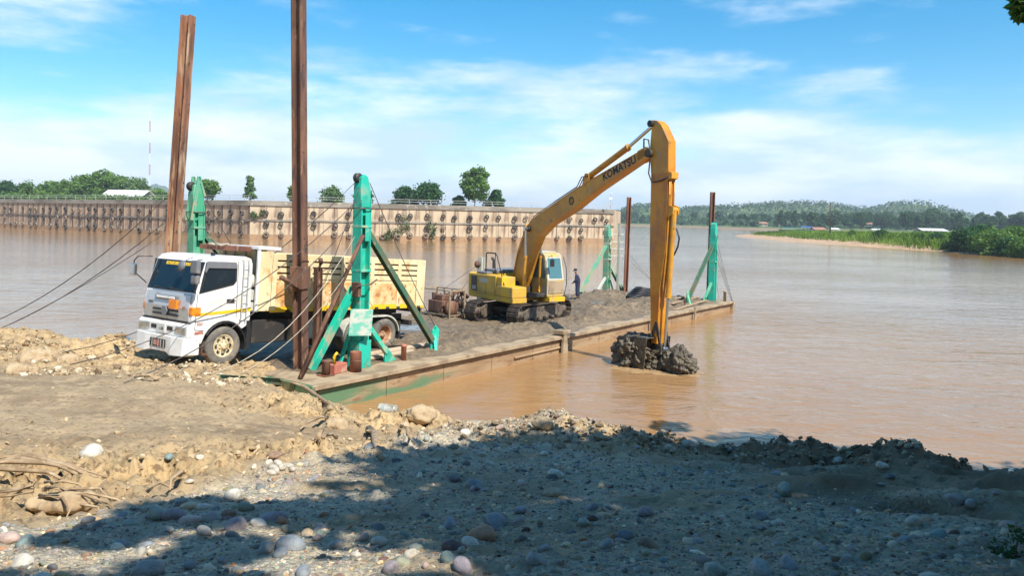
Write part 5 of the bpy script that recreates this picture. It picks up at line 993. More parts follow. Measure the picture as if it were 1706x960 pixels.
b = MB(); b.cyl((4.35, .35, .80), (5.0, .35, .80), .22, n=18); b.build('air_tank', M['chassis'], truck)
b = MB(); pts = arc(5.95, .53, .66, 175, 80, 6) + arc(7.24, .53, .66, 100, 10, 6); pin = [(x + (6.6 - x) * .02, z - .05) for x, z in reversed(pts)]; b.prism(pts + pin, 'y', .02, .62); b.build('rear_fender', M['pale_grey'], truck, .004)
b = MB(); b.bar((7.6, .6, .85), (8.05, .15, .70), .06, .06); b.b2((7.9, .05, .35), (7.96, .60, .95)); b.build('rear_mud_flap', M['chassis'], truck)
b = MB(); b.b2((8.5, .15, .78), (8.65, 2.3, .95)); b.build('rear_bar', M['chassis'], truck, .01)
b = MB(); b.cyl((1.98, .15, 1.56), (1.98, 2.2, 1.56), .14, n=16); b.build('hydraulic_tank', M['pale_grey'], truck); b = MB(); b.cyl((1.98, .18, 1.90), (1.98, 2.2, 1.90), .15, n=16); b.build('hydraulic_tank', M['pale_grey'], truck)
b = MB(); b.lathe([(0, .0), (.17, 0), (.20, .12), (.17, .3), (.06, .36), (0, .36)], 16, (2.0, .38, 2.12)); b.build('air_filter', M['pale_grey'], truck)
# dump body
body = MB(); X0, X1, Z0, Z1 = 2.26, 9.10, 1.45, 3.10
body.b2((X0, .08, Z0), (X1, .14, 2.36)); body.b2((X0, 2.31, Z0), (X1, 2.37, Z1)); body.b2((X0, .14, Z0 - .02), (X1 - .02, 2.31, Z0 + .06)); body.b2((X0, .14, Z0 + .06), (X0 + .06, 2.31, Z1 + .12))
body.b2((X1 - .07, .14, Z0 + .06), (X1 - .01, 2.31, Z1 - .1)); bo = body.build('dump_body', M['cream'], truck, .008)
b = MB(); b.b2((X0 + .40, .055, 1.55), (X1 - .5, .079, 2.28)); b.build('side_sheet', M['cream_scraped'], bo, .004)
for k, (z0, z1) in enumerate(((2.36, 2.51), (2.56, 2.69), (2.74, 2.87), (2.92, 3.10))):
    b = MB(); b.b2((X0 + .22, .055, z0), (X1 - .02, .135, z1)); b.build('side_rail', M['cream'], bo, .008)
b = MB(); b.b2((X0 + .22, .142, 2.36), (X1 - .05, .165, 3.05)); b.build('inner_lining', M['rust_dark'], bo)
npst = 6
for k in range(npst):
    x = X0 + .22 + (X1 - X0 - .34) * k / (npst - 1); wd = .16 if k < npst - 1 else .42; x = x if k < npst - 1 else X1 - .45
    b = MB(); b.b2((x, .030, Z0 + .02), (x + wd, .0545, Z1 - .01)); b.build('side_post', M['cream'], bo, .008)
b = MB(); b.b2((X0 + .22, .035, 1.40), (X1 - .01, .10, 1.545)); sk = b.build('side_skirt', M['stripe'], bo, .006)
for k in range(12): x = X0 + .75 + k * .52; b = MB(); b.b2((x, .02, 1.395), (x + .16, .034, 1.47)); b.build('stake_hook', M['dark_steel'], bo)
b = MB(); b.b2((X0 - .30, .02, Z0 - .02), (X0 - .22, .10, Z1 + .20)); b.build('front_post', M['white'], bo, .008)
b = MB(); b.prism([(X0 - .22, .06), (X0 + .20, .03), (X0 + .20, .09), (X0 - .22, .12)], 'z', Z0, Z1 + .05); b.build('corner_panel', M['cream'], bo, .004)
b = MB(); b.b2((X0 - .30, .10, Z1 + .10), (X0 + .1, 2.35, Z1 + .20)); b.b2((X0 - .31, .0, Z1 + .10), (X0 + .45, .101, Z1 + .19)); b.build('cab_guard', M['white'], bo, .008)
b = MB(); b.b2((X0 - .66, .35, Z1 + .02), (X0 - .31, 2.36, Z1 + .16)); b.build('guard_lip', M['rust'], bo, .01)
for k in range(4): y_ = .5 + .5 * k; b = MB(); b.b2((X0 - .06, y_, Z0), (X0 - .002, y_ + .08, Z1 + .09)); b.build('bulkhead_rib', M['pale_grey'], bo)
b = MB(); b.tube([(X0 - .6 + .12 * math.sin(t * 2.1), 1.5 + .5 * math.cos(t), Z1 + .18 + .03 * math.sin(5 * t)) for t in np.linspace(0, 9, 30)], .02, 5); o = b.build('tarp_rope', M['rope'], truck)
b = MB(); b.cyl((3.1, 1.22, 1.0), (2.6, 1.22, 1.42), .09, n=12); b.b2((2.6, .9, 1.14), (8.6, 1.0, 1.43)); b.b2((2.6, 1.45, 1.14), (8.6, 1.55, 1.43)); b.build('subframe', M['chassis'], truck)
b = MB(); b.b2((X1 - .02, .2, 1.2), (X1 + .03, 2.2, 1.4)); b.build('tail_bar', M['chassis'], truck)

M['silt'] = pmat('wet_grey_silt', [(0.105, 0.085, 0.055), ((0.05, 0.042, 0.032), 3.0, 0.42, 0.62), ((0.20, 0.165, 0.105), 9.0, 0.54, 0.68)], 0.5, bump=0.07, bscale=13)
# ================================================================== EXCAVATOR (x forward along the boom, y left, z up; origin under the slew ring)
EXC = Vector((0.40, 34.0)); EZ = 0.72; EANG = R(-56)
EM = frame(EXC.x, EXC.y, EZ, EANG)
ex = empty('excavator', EM, 'yellow long reach crawler excavator dredging from the barge deck', 'excavator')
# tracks lie along the barge
TRK = Matrix.Rotation(BANG - EANG, 4, 'Z')
def track_path(n):                                       # stadium path of the chain
    Lh, r_ = 1.75, .40; per = 4 * Lh + 2 * math.pi * r_; out = []
    for k in range(n):
        s_ = per * k / n
        if s_ < 2 * Lh: out.append((-Lh + s_, 2 * r_, 0.0))
        elif s_ < 2 * Lh + math.pi * r_: a = (s_ - 2 * Lh) / r_; out.append((Lh + r_ * math.sin(a), r_ + r_ * math.cos(a), -a))
        elif s_ < 4 * Lh + math.pi * r_: out.append((Lh - (s_ - 2 * Lh - math.pi * r_), 0.0, math.pi))
        else: a = (s_ - 4 * Lh - math.pi * r_) / r_; out.append((-Lh - r_ * math.sin(a), r_ - r_ * math.cos(a), math.pi - a))
    return out
sh_ = MB(); sh_.b2((-.088, -.30, 0), (.088, .30, .03)); sh_.b2((-.08, -.30, .03), (-.055, .30, .06)); sh_.b2((.0, -.30, .03), (.02, .30, .055)); sh_me = sh_.mesh('track_shoe', .004); sh_me.materials.append(M['shoe_steel'])
for s_ in (-1, 1):
    tr = empty('track', None); tr.parent = ex; tr.matrix_local = TRK @ Matrix.Translation((0, s_ * 1.15, .06))
    for x, z, a in track_path(50): link('track_shoe', sh_me, tr, Matrix.Translation((x, 0, z)) @ Matrix.Rotation(-a, 4, 'Y'))
    b = MB(); b.prism([(-1.55, .18), (1.55, .18), (1.6, .50), (1.2, .68), (-1.2, .68), (-1.6, .50)], 'y', -.2, .2); b.build('track_frame', M['track_mud'], tr, .02)
    for x in (-1.75, 1.75): b = MB(); b.lathe([(0, -.18), (.14, -.18), (.16, -.1), (.33, -.09), (.36, -.04), (.36, .04), (.33, .09), (.16, .1), (.14, .18), (0, .18)], 20, (x, 0, .40), (0, 1, 0)); b.build('idler' if x > 0 else 'sprocket', M['track_mud'], tr)
    for k in range(6): b = MB(); b.lathe([(0, -.22), (.12, -.22), (.12, .22), (0, .22)], 12, (-1.25 + k * .5, 0, .14), (0, 1, 0)); b.build('roller', M['track_mud'], tr)
b = MB(); b.b2((-.9, -.95, .42), (.9, .95, .62)); b.bar((.4, -1.0, .5), (1.1, -1.0, .5), .2, .2); b.lathe([(0, .60), (.62, .60), (.62, .92), (0, .92)], 28); o = b.build('undercarriage', M['dark_steel'], ex); o.matrix_local = TRK
# upper structure
b = MB(); b.prism([(-2.2, -1.36), (1.45, -1.36), (1.45, -.62), (.75, -.5), (.75, .42), (1.25, .42), (1.6, .5), (1.6, 1.36), (-2.2, 1.36)], 'z', .93, 1.14); b.build('platform', M['yellow_body'], ex, .01)
cwp = [(-2.1, -1.38)] + [(-2.1 - .80 * math.cos(R(a)) * (1 - .0), -1.38 * math.sin(R(a)) / 1.0) for a in (75, 55, 35, 15, -15, -35, -55, -75)] + [(-2.1, 1.38)]
b = MB(); b.prism(cwp, 'z', .96, 2.02); b.build('counterweight', M['yellow_body'], ex, .07, 2)
b = MB(); b.b2((-2.095, -1.37, 1.145), (.10, -.72, 2.02)); b.b2((-2.095, -.71, 1.145), (-.55, 1.37, 2.06)); hood = b.build('engine_hood', M['yellow_body'], ex, .035, 2)
b = MB(); b.b2((.11, -1.36, 1.145), (1.40, -.60, 1.62)); b.build('fuel_tank', M['yellow_body'], ex, .05, 2)
b = MB(); b.b2((.105, -1.34, 1.60), (.55, -.62, 2.0)); b.build('tank_step', M['yellow_body'], ex, .04, 2)
b = MB(); b.b2((-2.0, -1.382, 1.22), (-1.50, -1.371, 1.92)); b.build('number_panel', M['ink'], hood, .004)
lettering('200', .24, (-1.75, -1.3835, 1.37), (1, 0, 0), (0, 0, 1), M['plate'], hood, extrude=.001, bold=.004)
b = MB()
for x in (-1.42, -.72, .02): b.b2((x, -1.376, 1.18), (x + .012, -1.3695, 1.98))
b.b2((-1.42, -1.375, 1.24), (.08, -1.3695, 1.252)); b.build('hood_seam', M['ink'], hood)
b = MB(); b.b2((-1.2, -1.377, 1.66), (-.55, -1.3705, 1.86)); b.build('worn_decal', M['pale_grey'], hood)
b = MB(); b.b2((-1.9, -.75, 2.06), (-.75, .9, 2.22)); b.b2((-1.75, -1.25, 2.02), (-1.05, -.78, 2.12)); b.build('hood_cover', M['grey'], ex, .03)
b = MB(); b.cyl((-1.85, -.25, 2.2), (-1.85, -.25, 2.62), .06, n=10); b.cyl((-1.85, -.25, 2.6), (-1.93, -.3, 2.72), .06, n=10); b.build('exhaust', M['dark_steel'], ex)
b = MB()
b.tube([(-.92, -1.25, 2.02), (-.92, -1.25, 2.95), (-.82, -1.25, 3.02), (-.15, -1.25, 3.02), (-.02, -1.25, 2.92), (.60, -1.25, 1.64)], .024, 7); b.tube([(-.92, -.76, 2.06), (-.92, -.76, 2.95), (-.92, -1.25, 3.0)], .022, 7); b.build('hand_rail', M['black'], ex)
# cab on the left
c_ = MB(); c_.prism([(-.30, 1.15), (1.50, 1.15), (1.52, 1.9), (1.28, 2.98), (1.10, 3.08), (-.22, 3.08), (-.34, 2.9)], 'y', .42, 1.36); cab2 = c_.build('cab', M['cab_paint'], ex, .05, 2)
b = MB(); b.prism([(.02, 1.95), (1.40, 1.95), (1.20, 2.88), (.06, 2.88)], 'y', .405, .425); b.build('side_window', M['glass_cab'], cab2, .004)
b = MB(); b.prism([(-.24, 2.0), (-.06, 2.0), (-.06, 2.86), (-.22, 2.86)], 'y', .405, .425); b.build('side_window', M['glass_cab'], cab2, .004)
def cabfront(mb, y0, y1, t0, t1, off):
    a = Vector((1.515, 0, 1.9)); e_ = Vector((1.29, 0, 2.93)); d = e_ - a; n_ = Vector((d.z, 0, -d.x)).normalized(); v = []
    for o_ in (off - .02, off): v += [a + d * t0 + n_ * o_ + Vector((0, y0, 0)), a + d * t0 + n_ * o_ + Vector((0, y1, 0)), a + d * t1 + n_ * o_ + Vector((0, y1, 0)), a + d * t1 + n_ * o_ + Vector((0, y0, 0))]
    mb.add(v, [(0, 1, 2, 3), (7, 6, 5, 4), (0, 4, 5, 1), (1, 5, 6, 2), (2, 6, 7, 3), (3, 7, 4, 0)])
b = MB(); cabfront(b, .47, 1.31, .0, .97, .006); b.build('front_window_frame', M['pale_grey'], cab2)
b = MB(); cabfront(b, .53, 1.25, .05, .92, .012); b.build('front_window', M['glass_cab'], cab2)
b = MB(); b.b2((1.5, .50, 1.30), (1.535, 1.28, 1.84)); b.build('lower_window', M['deck_mud_pale'], cab2, .006)
b = MB(); b.b2((-.15, .5, 3.082), (1.0, 1.28, 3.13)); b.build('roof_hatch', M['pale_grey'], cab2, .02)
b = MB(); b.tube([(1.56, 1.33, 1.2), (1.66, 1.38, 1.7), (1.62, 1.38, 2.4), (1.42, 1.36, 2.9)], .018, 6); b.build('grab_rail', M['black'], cab2)
b = MB(); b.tube([(1.46, .47, 2.9), (1.7, .5, 3.0), (1.72, .5, 2.8)], .014, 6); b.box((1.74, .5, 2.66), (.05, .2, .32)); b.build('mirror', M['black'], cab2)
b = MB(); b.lathe([(0, 0), (.07, 0), (.07, .10), (.05, .14), (0, .15)], 10, (.0, -.3 + 1.0, 3.13)); b.build('beacon', M['amber'], cab2)
b = MB(); b.b2((.76, -.48, 1.145), (1.40, .40, 1.30)); b.b2((-.54, -.70, 1.145), (.40, .40, 1.55)); b.tube([(.3, -.2, 1.55), (.5, -.2, 1.9), (.3, -.1, 2.3)], .03, 6); b.tube([(.3, .0, 1.55), (.6, .0, 1.85), (.35, .02, 2.4)], .03, 6); b.build('swing_machinery', M['dark_steel'], ex, .02)
# boom
bt = [(8.05, 7.23), (5.18, 6.23), (2.84, 5.31), (1.2, 4.61), (0.79, 4.26), (0.17, 3.09), (-0.17, 2.0)]
bb = [(8.13, 6.93), (5.31, 5.69), (4.0, 5.0), (2.37, 4.34), (1.59, 3.81), (1.16, 3.13), (0.62, 1.9)]
b = MB(); b.prism(bt + [(-.10, 1.62), (.12, 1.42), (.38, 1.48)] + bb[::-1], 'y', -.23, .23); boom = b.build('boom', M['yellow'], ex, .018, 2)
b = MB()
for (xa, za), (xb_, zb_) in zip(bt[:-1], bt[1:]): b.bar((xa, -.236, za - .03), (xb_, -.236, zb_ - .03), .03, .012, up=(0, 1, 0))
b.build('weld_seam', M['orange'], boom)
def on_boom(x):
    zt = np.interp(x, [p[0] for p in bt[::-1]], [p[1] for p in bt[::-1]]); zb = np.interp(x, [p[0] for p in bb[::-1]], [p[1] for p in bb[::-1]]); return zt, zb
zt, zb = on_boom(6.55); lettering('KOMATSU', .40, (6.72, -.234, (zt + zb) / 2 + .07), (2.87, 0, 1.0), (-.33, 0, 1), M['ink'], boom, extrude=.002, bold=.012, shear=.05, space=1.04)
zt, zb = on_boom(3.85); b = MB(); b.lathe([(.11, 0), (.17, 0), (.17, .006), (.11, .006)], 20, (3.9, -.232, (zt + zb) / 2 + .03), (0, -1, 0), closed=True); b.build('round_logo', M['ink'], boom)
lettering('C', .20, (3.9, -.234, (zt + zb) / 2 + .03), (1, 0, .4), (-.4, 0, 1), M['ink'], boom, extrude=.001, bold=.006)
for x_, z_, h_, r_ in ((.98, 4.15, .34, .13), (8.35, 7.02, .36, .15), (.15, 1.65, .42, .14)): b = MB(); b.cyl((x_, -h_, z_), (x_, h_, z_), r_, n=16); b.build('pivot_pin', M['dark_steel'], boom)
for s_ in (-1, 1): b = MB(); b.prism([(7.7, 6.72), (8.15, 6.88), (8.5, 6.95), (8.5, 7.12), (8.1, 7.27), (7.7, 7.14)], 'y', .18 * s_ - .05, .18 * s_ + .05); b.build('boom_nose', M['yellow'], boom)
for s_ in (-1, 1): b = MB(); b.prism([(4.45, 5.95), (4.9, 6.1), (4.85, 6.42), (4.62, 6.45)], 'y', .12 * s_ - .03, .12 * s_ + .03); b.build('cylinder_bracket', M['yellow'], boom)
for y_ in (-.2, -.08, .06): b = MB(); b.tube([(1.2, y_, 4.67), (2.84, y_, 5.37), (4.2, y_, 5.92), (4.55, y_ - .05, 6.3), (4.9, y_, 6.35)], .022, 6); b.build('hydraulic_line', M['black'], boom)
for y_ in (.1, .2): b = MB(); b.tube([(.9, y_ - .4, 4.38), (.25, y_ - .4, 3.2), (-.1, y_ - .4, 2.1), (-.3, y_ - .3, 1.7)], .025, 6); b.build('hydraulic_line', M['yellow'], boom)
# cylinders
def ram(name, a, m_, e_, r_, parent=ex):
    a, m_, e_ = Vector(a), Vector(m_), Vector(e_); d = (e_ - a).normalized()
    b = MB(); b.cyl(a, m_, r_, n=16); b.cyl(m_ - d * .12, m_, r_ * 1.15, n=16); b.cyl(a - Vector((0, r_ * 1.2, 0)), a + Vector((0, r_ * 1.2, 0)), r_ * 1.05, n=12); o = b.build(name, M['yellow'], parent)
    b = MB(); b.cyl(m_, e_, r_ * .55, n=12); b.cyl(e_ - Vector((0, r_ * 1.2, 0)), e_ + Vector((0, r_ * 1.2, 0)), r_ * .95, n=12); b.build('piston_rod', M['chrome'], o); return o
for s_ in (-1, 1): ram('boom_cylinder', (.95, .42 * s_, 1.35), (1.00, .42 * s_, 2.95), (.98, .42 * s_, 4.15), .085)
ram('arm_cylinder', (4.72, 0, 6.33), (7.0, 0, 7.36), (8.28, 0, 8.06), .12)
# stick
sp_ = [(8.42, 8.21), (8.62, 8.16), (8.83, 8.0), (9.2, 7.41), (9.23, 6.34), (9.17, 3.52), (8.95, 2.2), (8.87, 0.22), (8.59, 0.22), (8.42, 3.05), (8.40, 3.48), (8.38, 6.34), (8.30, 7.0), (8.31, 7.45), (8.36, 7.94), (8.32, 8.12)]
b = MB(); b.prism([p for p in sp_ if p[1] > 5.9] if False else sp_, 'y', -.18, .18); stick = b.build('stick', M['orange'], ex, .018, 2)
for s_ in (-1, 1): b = MB(); b.prism([(8.40, 8.20), (8.62, 8.15), (8.82, 7.99), (9.19, 7.41), (9.22, 6.30), (8.39, 6.30), (8.31, 7.0), (8.32, 7.45), (8.37, 7.94), (8.33, 8.12)], 'y', .182 * s_, .188 * s_); b.build('cheek_plate', M['yellow'], stick)
for x_, z_, r_ in ((8.36, 8.08, .12), (8.62, .5, .08)): b = MB(); b.cyl((x_, -.3, z_), (x_, .3, z_), r_, n=14); b.build('pivot_pin', M['dark_steel'], stick)
ram('bucket_cylinder', (9.38, 0, 5.0), (9.20, 0, 1.9), (9.08, 0, .05), .095, ex)
b = MB()
for s_ in (-1, 1): b = MB(); b.prism([(9.15, 5.2), (9.48, 5.1), (9.46, 4.85), (9.15, 4.7)], 'y', .13 * s_ - .025, .13 * s_ + .025); b.build('cylinder_bracket', M['yellow'], stick)
b = MB(); b.prism([(9.2, 6.35), (9.38, 6.3), (9.38, 6.1), (9.2, 6.05)], 'y', -.17, .17); b.build('line_clamp', M['yellow'], stick)
for y_ in (-.14, -.08, .10): b = MB(); b.tube([(9.27, y_, 6.2), (9.26, y_, 4.9), (9.18, y_, 3.3), (9.06, y_ * .9, 2.3), (9.04, y_ * .7, 2.0)], .025, 6); b.build('hydraulic_line', M['yellow'], stick)
b = MB(); b.tube([(8.0, -.2, 7.25), (8.1, -.3, 7.55), (8.32, -.29, 7.5), (8.42, -.27, 7.0), (8.34, -.26, 6.3), (8.5, -.25, 5.98), (8.9, -.23, 6.02), (9.22, -.17, 6.15)], .028, 6); b.build('hose', M['black'], stick); b = MB(); b.tube([(9.2, .15, 4.5), (9.36, .18, 4.3), (9.46, .2, 4.0), (9.42, .18, 3.7), (9.28, .14, 3.4)], .03, 6); b.build('hose', M['black'], stick)
# bucket under a coat of dark silt
bk = empty('bucket', None); bk.parent = ex; bk.matrix_local = Matrix.Translation((8.55, 0, 0))
prof = [(.25, .45), (-.35, .42), (-1.05, .30), (-1.42, .0), (-1.30, -.45), (-.95, -.80), (-.40, -.95), (.1, -.92)]
pin = [(x * .93 + .02, z * .93) for x, z in prof[::-1]]
b = MB(); b.prism(prof + pin, 'y', -.60, .60)
for s_ in (-1, 1): b.prism(prof, 'y', s_ * .58 - .02, s_ * .58 + .02)
b.build('bucket_shell', M['silt'], bk, .02)
for k in range(5): b = MB(); b.prism([(.08, -.96), (.34, -.92), (.08, -.86)], 'y', -.52 + k * .25, -.42 + k * .25); b.build('tooth', M['dark_steel'], bk)
for k in range(7): b = MB(); y_ = -.50 + k * .167; b.tube([(-.4, y_, .44), (-1.08, y_, .33), (-1.45, y_, .0), (-1.33, y_, -.47), (-.97, y_, -.83)], .035, 5); b.build('wear_rib', M['silt'], bk)
b = MB()
for s_ in (-1, 1): b.bar((.06, .18 * s_, .42), (.30, .18 * s_, 1.0), .05, .12); b.bar((.30, .2 * s_, 1.0), (.55, .2 * s_, .05), .05, .1)
b.build('bucket_link', M['dark_steel'], bk)
# silt heap lifted by the bucket: torn, wet lumps
def lump_mesh(name, secs, seed, amp, material, sub=60):
    """closed blobby heap: radial function over a sphere with strong ridged noise; secs: ellipsoids blended together"""
    nu, nv = sub * 2, sub; u = np.linspace(0, 2 * np.pi, nu, endpoint=False); v = np.linspace(0.02, np.pi - .02, nv); U, Vv = np.meshgrid(u, v)
    d = np.stack([np.sin(Vv) * np.cos(U), np.sin(Vv) * np.sin(U), np.cos(Vv)], -1).reshape(-1, 3); (c, r) = secs
    p = d * np.array(r)
    k = fbm(p[:, 0] * 3.1 + p[:, 2] * 1.7 + seed, p[:, 1] * 3.1 - p[:, 2] * 2.3, 5, seed, .6); k2 = 1 - np.abs(fbm(p[:, 0] * 5 - p[:, 1] * 2, p[:, 2] * 5 + p[:, 1] * 3, 4, seed + 5)) * 2
    k3 = fbm(p[:, 0] * 8 + p[:, 2] * 1.2, p[:, 1] * 8 - p[:, 2] * 1.0, 4, seed + 9, .6); p = p * (1 + amp * k + amp * .35 * (k2 - .4) + amp * .30 * k3)[:, None] + np.array(c)
    ii = np.arange(nu * nv).reshape(nv, nu); jj = np.roll(ii, -1, 1); Fq = np.stack([ii[:-1], jj[:-1], jj[1:], ii[1:]], -1).reshape(-1, 4)
    return np_mesh(name, p, Fq, material, True)
for i, (c, r, am, lab) in enumerate((((-.72, -.06, -.22), (.84, .74, .60), .52, 'left'), ((.95, .35, -.42), (.64, .50, .52), .55, 'right'), ((.15, .2, -.62), (.55, .6, .36), .4, 'mid'))):
    tag(link('silt_heap', lump_mesh('silt_heap', (c, r), 11 + i, am, M['silt'], 80), bk), kind='stuff')
# foam and churned water round the bucket
b = MB()
fo = EM @ Vector((8.6, 0, -.72)); pts = []
foam_me = lump_mesh('foam', ((0, 0, 0), (1.75, 1.0, .04)), 31, .25, pmat('churned_silty_foam', [(0.36, 0.235, 0.115), ((0.26, 0.165, 0.08), 2.2, .45, .62)], .5, bump=.03, bscale=7), 44)
o = link('foam', foam_me); o.matrix_world = Matrix.Translation((fo.x - .1, fo.y - .1, -.012)) @ Matrix.Rotation(EANG + .5, 4, 'Z'); tag(o, 'churned silty water round the bucket', 'foam', kind='stuff')

# ================================================================== pump set on the deck behind the excavator
e = empty('dredge_pump', BM @ Matrix.Translation((13.0, 6.75, DECK)) @ Matrix.Rotation(R(-98), 4, 'Z'), 'rusty pump set in a mud caked steel frame left of the excavator', 'pump')
b = MB()
for x in (-.95, .95):
    for y in (-.45, .45): b.bar((x, y, 0), (x, y, 1.35), .06, .06)
for z in (.25, 1.35):
    for y in (-.45, .45): b.bar((-.95, y, z), (.95, y, z), .05, .05)
    for x in (-.95, .95): b.bar((x, -.45, z), (x, .45, z), .05, .05)
for x in (-.45, .1, .5): b.bar((x, .45, 0), (x, .45, 1.35), .04, .04)
b.build('frame', M['deck_mud_pale'], e)
b = MB(); b.b2((-.7, -.3, .3), (.3, .3, .85)); b.cyl((-.6, 0, .85), (-.6, 0, 1.15), .12, n=10); b.b2((-.4, -.2, .85), (.2, .2, 1.1)); b.build('engine', M['rust_dark'], e, .03)
b = MB(); b.lathe([(0, -.12), (.32, -.12), (.36, 0), (.32, .12), (0, .12)], 20, (.6, 0, .55), (1, 0, 0)); b.tube([(.62, 0, .85), (.62, .1, 1.2), (.7, .4, 1.3), (.8, .8, 1.0)], .09, 8); b.build('pump_casing', M['rust_dark'], e)
for k in range(9): b = MB(); x_ = -.9 + .22 * k; b.tube([(x_, .48, .1), (x_ + random.uniform(-.2, .2), .52, .6), (x_ + random.uniform(-.3, .3), .5, 1.0 + random.uniform(0, .35))], random.choice((.02, .035, .05)), 6); b.build('pipe', M['deck_mud_pale' if k % 3 else 'rust_dark'], e)
for k in range(4): b = MB(); b.lathe([(0, -.05), (.2, -.05), (.2, .05), (0, .05)], 14, (-.75 + .45 * k, .5, .35 + .35 * (k % 2)), (0, 1, 0)); b.build('flywheel', M['rust_dark' if k % 2 else 'deck_mud_pale'], e)
b = MB(); b.tube([(-.9, .6, .9), (-.4, .7, 1.1), (.2, .62, .7), (.7, .7, 1.0), (1.2, .6, .2)], .035, 6); b.tube([(-1.0, .55, .5), (-.3, .62, .6), (.4, .6, .95), (1.0, .62, .4)], .03, 6); b.build('hose', M['black'], e)
for k in range(2): b = MB(); b.bar((-1.15, .6, .02 + .33 * k), (1.25, .66, .12 + .3 * k), .05, .05); b.build('skid_rail', M['rust'], e)
e2 = fitting('winch_post', 16.6, 7.4, 'pale winch post behind the excavator counterweight', 'post'); b = MB(); b.hbeam((0, 0, 0), (0, 0, 2.7), .26, .26, .03); b.build('post', M['pale_grey'], e2); b = MB(); b.lathe([(0, -.06), (.17, -.06), (.13, 0), (.17, .06), (0, .06)], 14, (-.3, 0, 2.35), (0, 1, 0)); b.bar((-.45, 0, 2.3), (0, 0, 2.45), .06, .08); b.build('pulley', M['rust_dark'], e2)
cable([bw(16.3, 7.4, 3.1), bw(13.3, 7.0, 2.1)], .012, 'upper thin line from the winch post to the pump set', name='winch_line'); cable([bw(16.3, 7.4, 3.0), bw(14.2, 7.1, 1.5)], .010, 'lower thin line from the winch post to the pump set', name='winch_line')

# ================================================================== worker
pz = deck_top(24.4, 6.4) - .02
wk = empty('person', BM @ Matrix.Translation((24.4, 6.4, pz)) @ Matrix.Rotation(R(118) , 4, 'Z') @ Matrix.Scale(.96, 4), 'person in navy overalls and dark cap standing on the barge deck', 'person')
def skin_body(name, verts, edges, radii, root, material, parent, sub=2):
    me = bpy.data.meshes.new(name); me.from_pydata(verts, edges, []); o = link(name, me)
    md = o.modifiers.new('skin', 'SKIN'); md.use_smooth_shade = True
    for i, r_ in enumerate(radii): me.skin_vertices[0].data[i].radius = (r_, r_) if not isinstance(r_, tuple) else r_
    me.skin_vertices[0].data[root].use_root = True
    s_ = o.modifiers.new('sub', 'SUBSURF'); s_.levels = sub; s_.render_levels = sub
    bpy.context.view_layer.update(); ev = bpy.data.meshes.new_from_object(o.evaluated_get(bpy.context.evaluated_depsgraph_get()))
    bpy.data.objects.remove(o); ev.materials.clear(); ev.materials.append(material); ev.name = name
    for p in ev.polygons: p.use_smooth = True
    return link(name, ev, parent)
# facing +x, slightly stooped, one hand forward on a pole
vb = [(0, 0, .92), (.01, 0, 1.10), (.05, 0, 1.32), (.09, 0, 1.45), (.12, 0, 1.54), (.15, 0, 1.66),
      (-.01, .10, .88), (.03, .12, .50), (-.03, .13, .09), (.10, .15, .04), (-.01, -.10, .88), (-.02, -.11, .50), (-.09, -.12, .09), (.04, -.14, .04),
      (.07, .19, 1.40), (.10, .24, 1.12), (.28, .20, .95), (.36, .17, .92), (.07, -.19, 1.40), (.02, -.25, 1.13), (.12, -.24, .90), (.15, -.23, .82)]
eb = [(0, 1), (1, 2), (2, 3), (3, 4), (4, 5), (0, 6), (6, 7), (7, 8), (8, 9), (0, 10), (10, 11), (11, 12), (12, 13), (2, 14), (14, 15), (15, 16), (16, 17), (2, 18), (18, 19), (19, 20), (20, 21)]
rb = [.13, .125, .14, .065, .06, .095, .09, .06, .045, .04, .09, .06, .045, .04, .065, .048, .036, .03, .065, .048, .036, .03]
skin_body('body', vb, eb, rb, 0, M['skin'], wk)
vc = vb[:4] + [vb[6], vb[7], (-.025, .13, .14), vb[10], vb[11], (-.085, -.12, .14), vb[14], vb[15], (.25, .205, .98), vb[18], vb[19], (.11, -.24, .93)]
ec = [(0, 1), (1, 2), (2, 3), (0, 4), (4, 5), (5, 6), (0, 7), (7, 8), (8, 9), (2, 10), (10, 11), (11, 12), (2, 13), (13, 14), (14, 15)]
skin_body('overalls', vc, ec, [.20, .19, .21, .085, .14, .11, .095, .14, .11, .095, .10, .085, .07, .10, .085, .07], 0, M['navy'], wk)
b = MB(); b.lathe([(0, .13), (.06, .125), (.10, .09), (.115, .02), (.112, -.02)], 16, (.15, 0, 1.70), (.1, 0, 1)); b.loft([[(.24, -.09, 1.70), (.24, .09, 1.70), (.24, .09, 1.685), (.24, -.09, 1.685)], [(.34, -.05, 1.675), (.34, .05, 1.675), (.34, .05, 1.665), (.34, -.05, 1.665)]]); b.build('cap', M['dark_cloth'], wk)
for s_, (ax, ay) in ((1, (.03, .14)), (-1, (-.03, -.13))): b = MB(); b.loft([[(ax - .10, ay - .05, 0), (ax - .10, ay + .05, 0), (ax - .10, ay + .05, .10), (ax - .10, ay - .05, .10)], [(ax + .06, ay - .055, 0), (ax + .06, ay + .055, 0), (ax + .06, ay + .05, .11), (ax + .06, ay - .05, .11)], [(ax + .17, ay - .04, 0), (ax + .17, ay + .04, 0), (ax + .17, ay + .04, .05), (ax + .17, ay - .04, .05)]], smooth=False); b.build('boot', M['black'], wk, .015)
b = MB(); b.cyl(wk.matrix_world @ Vector((.38, .17, 1.0)), wk.matrix_world @ Vector((.44, .16, -.01)), .016, n=8); tag(b.build('work_pole', M['railing']), 'short pale pole held upright by the worker', 'pole')

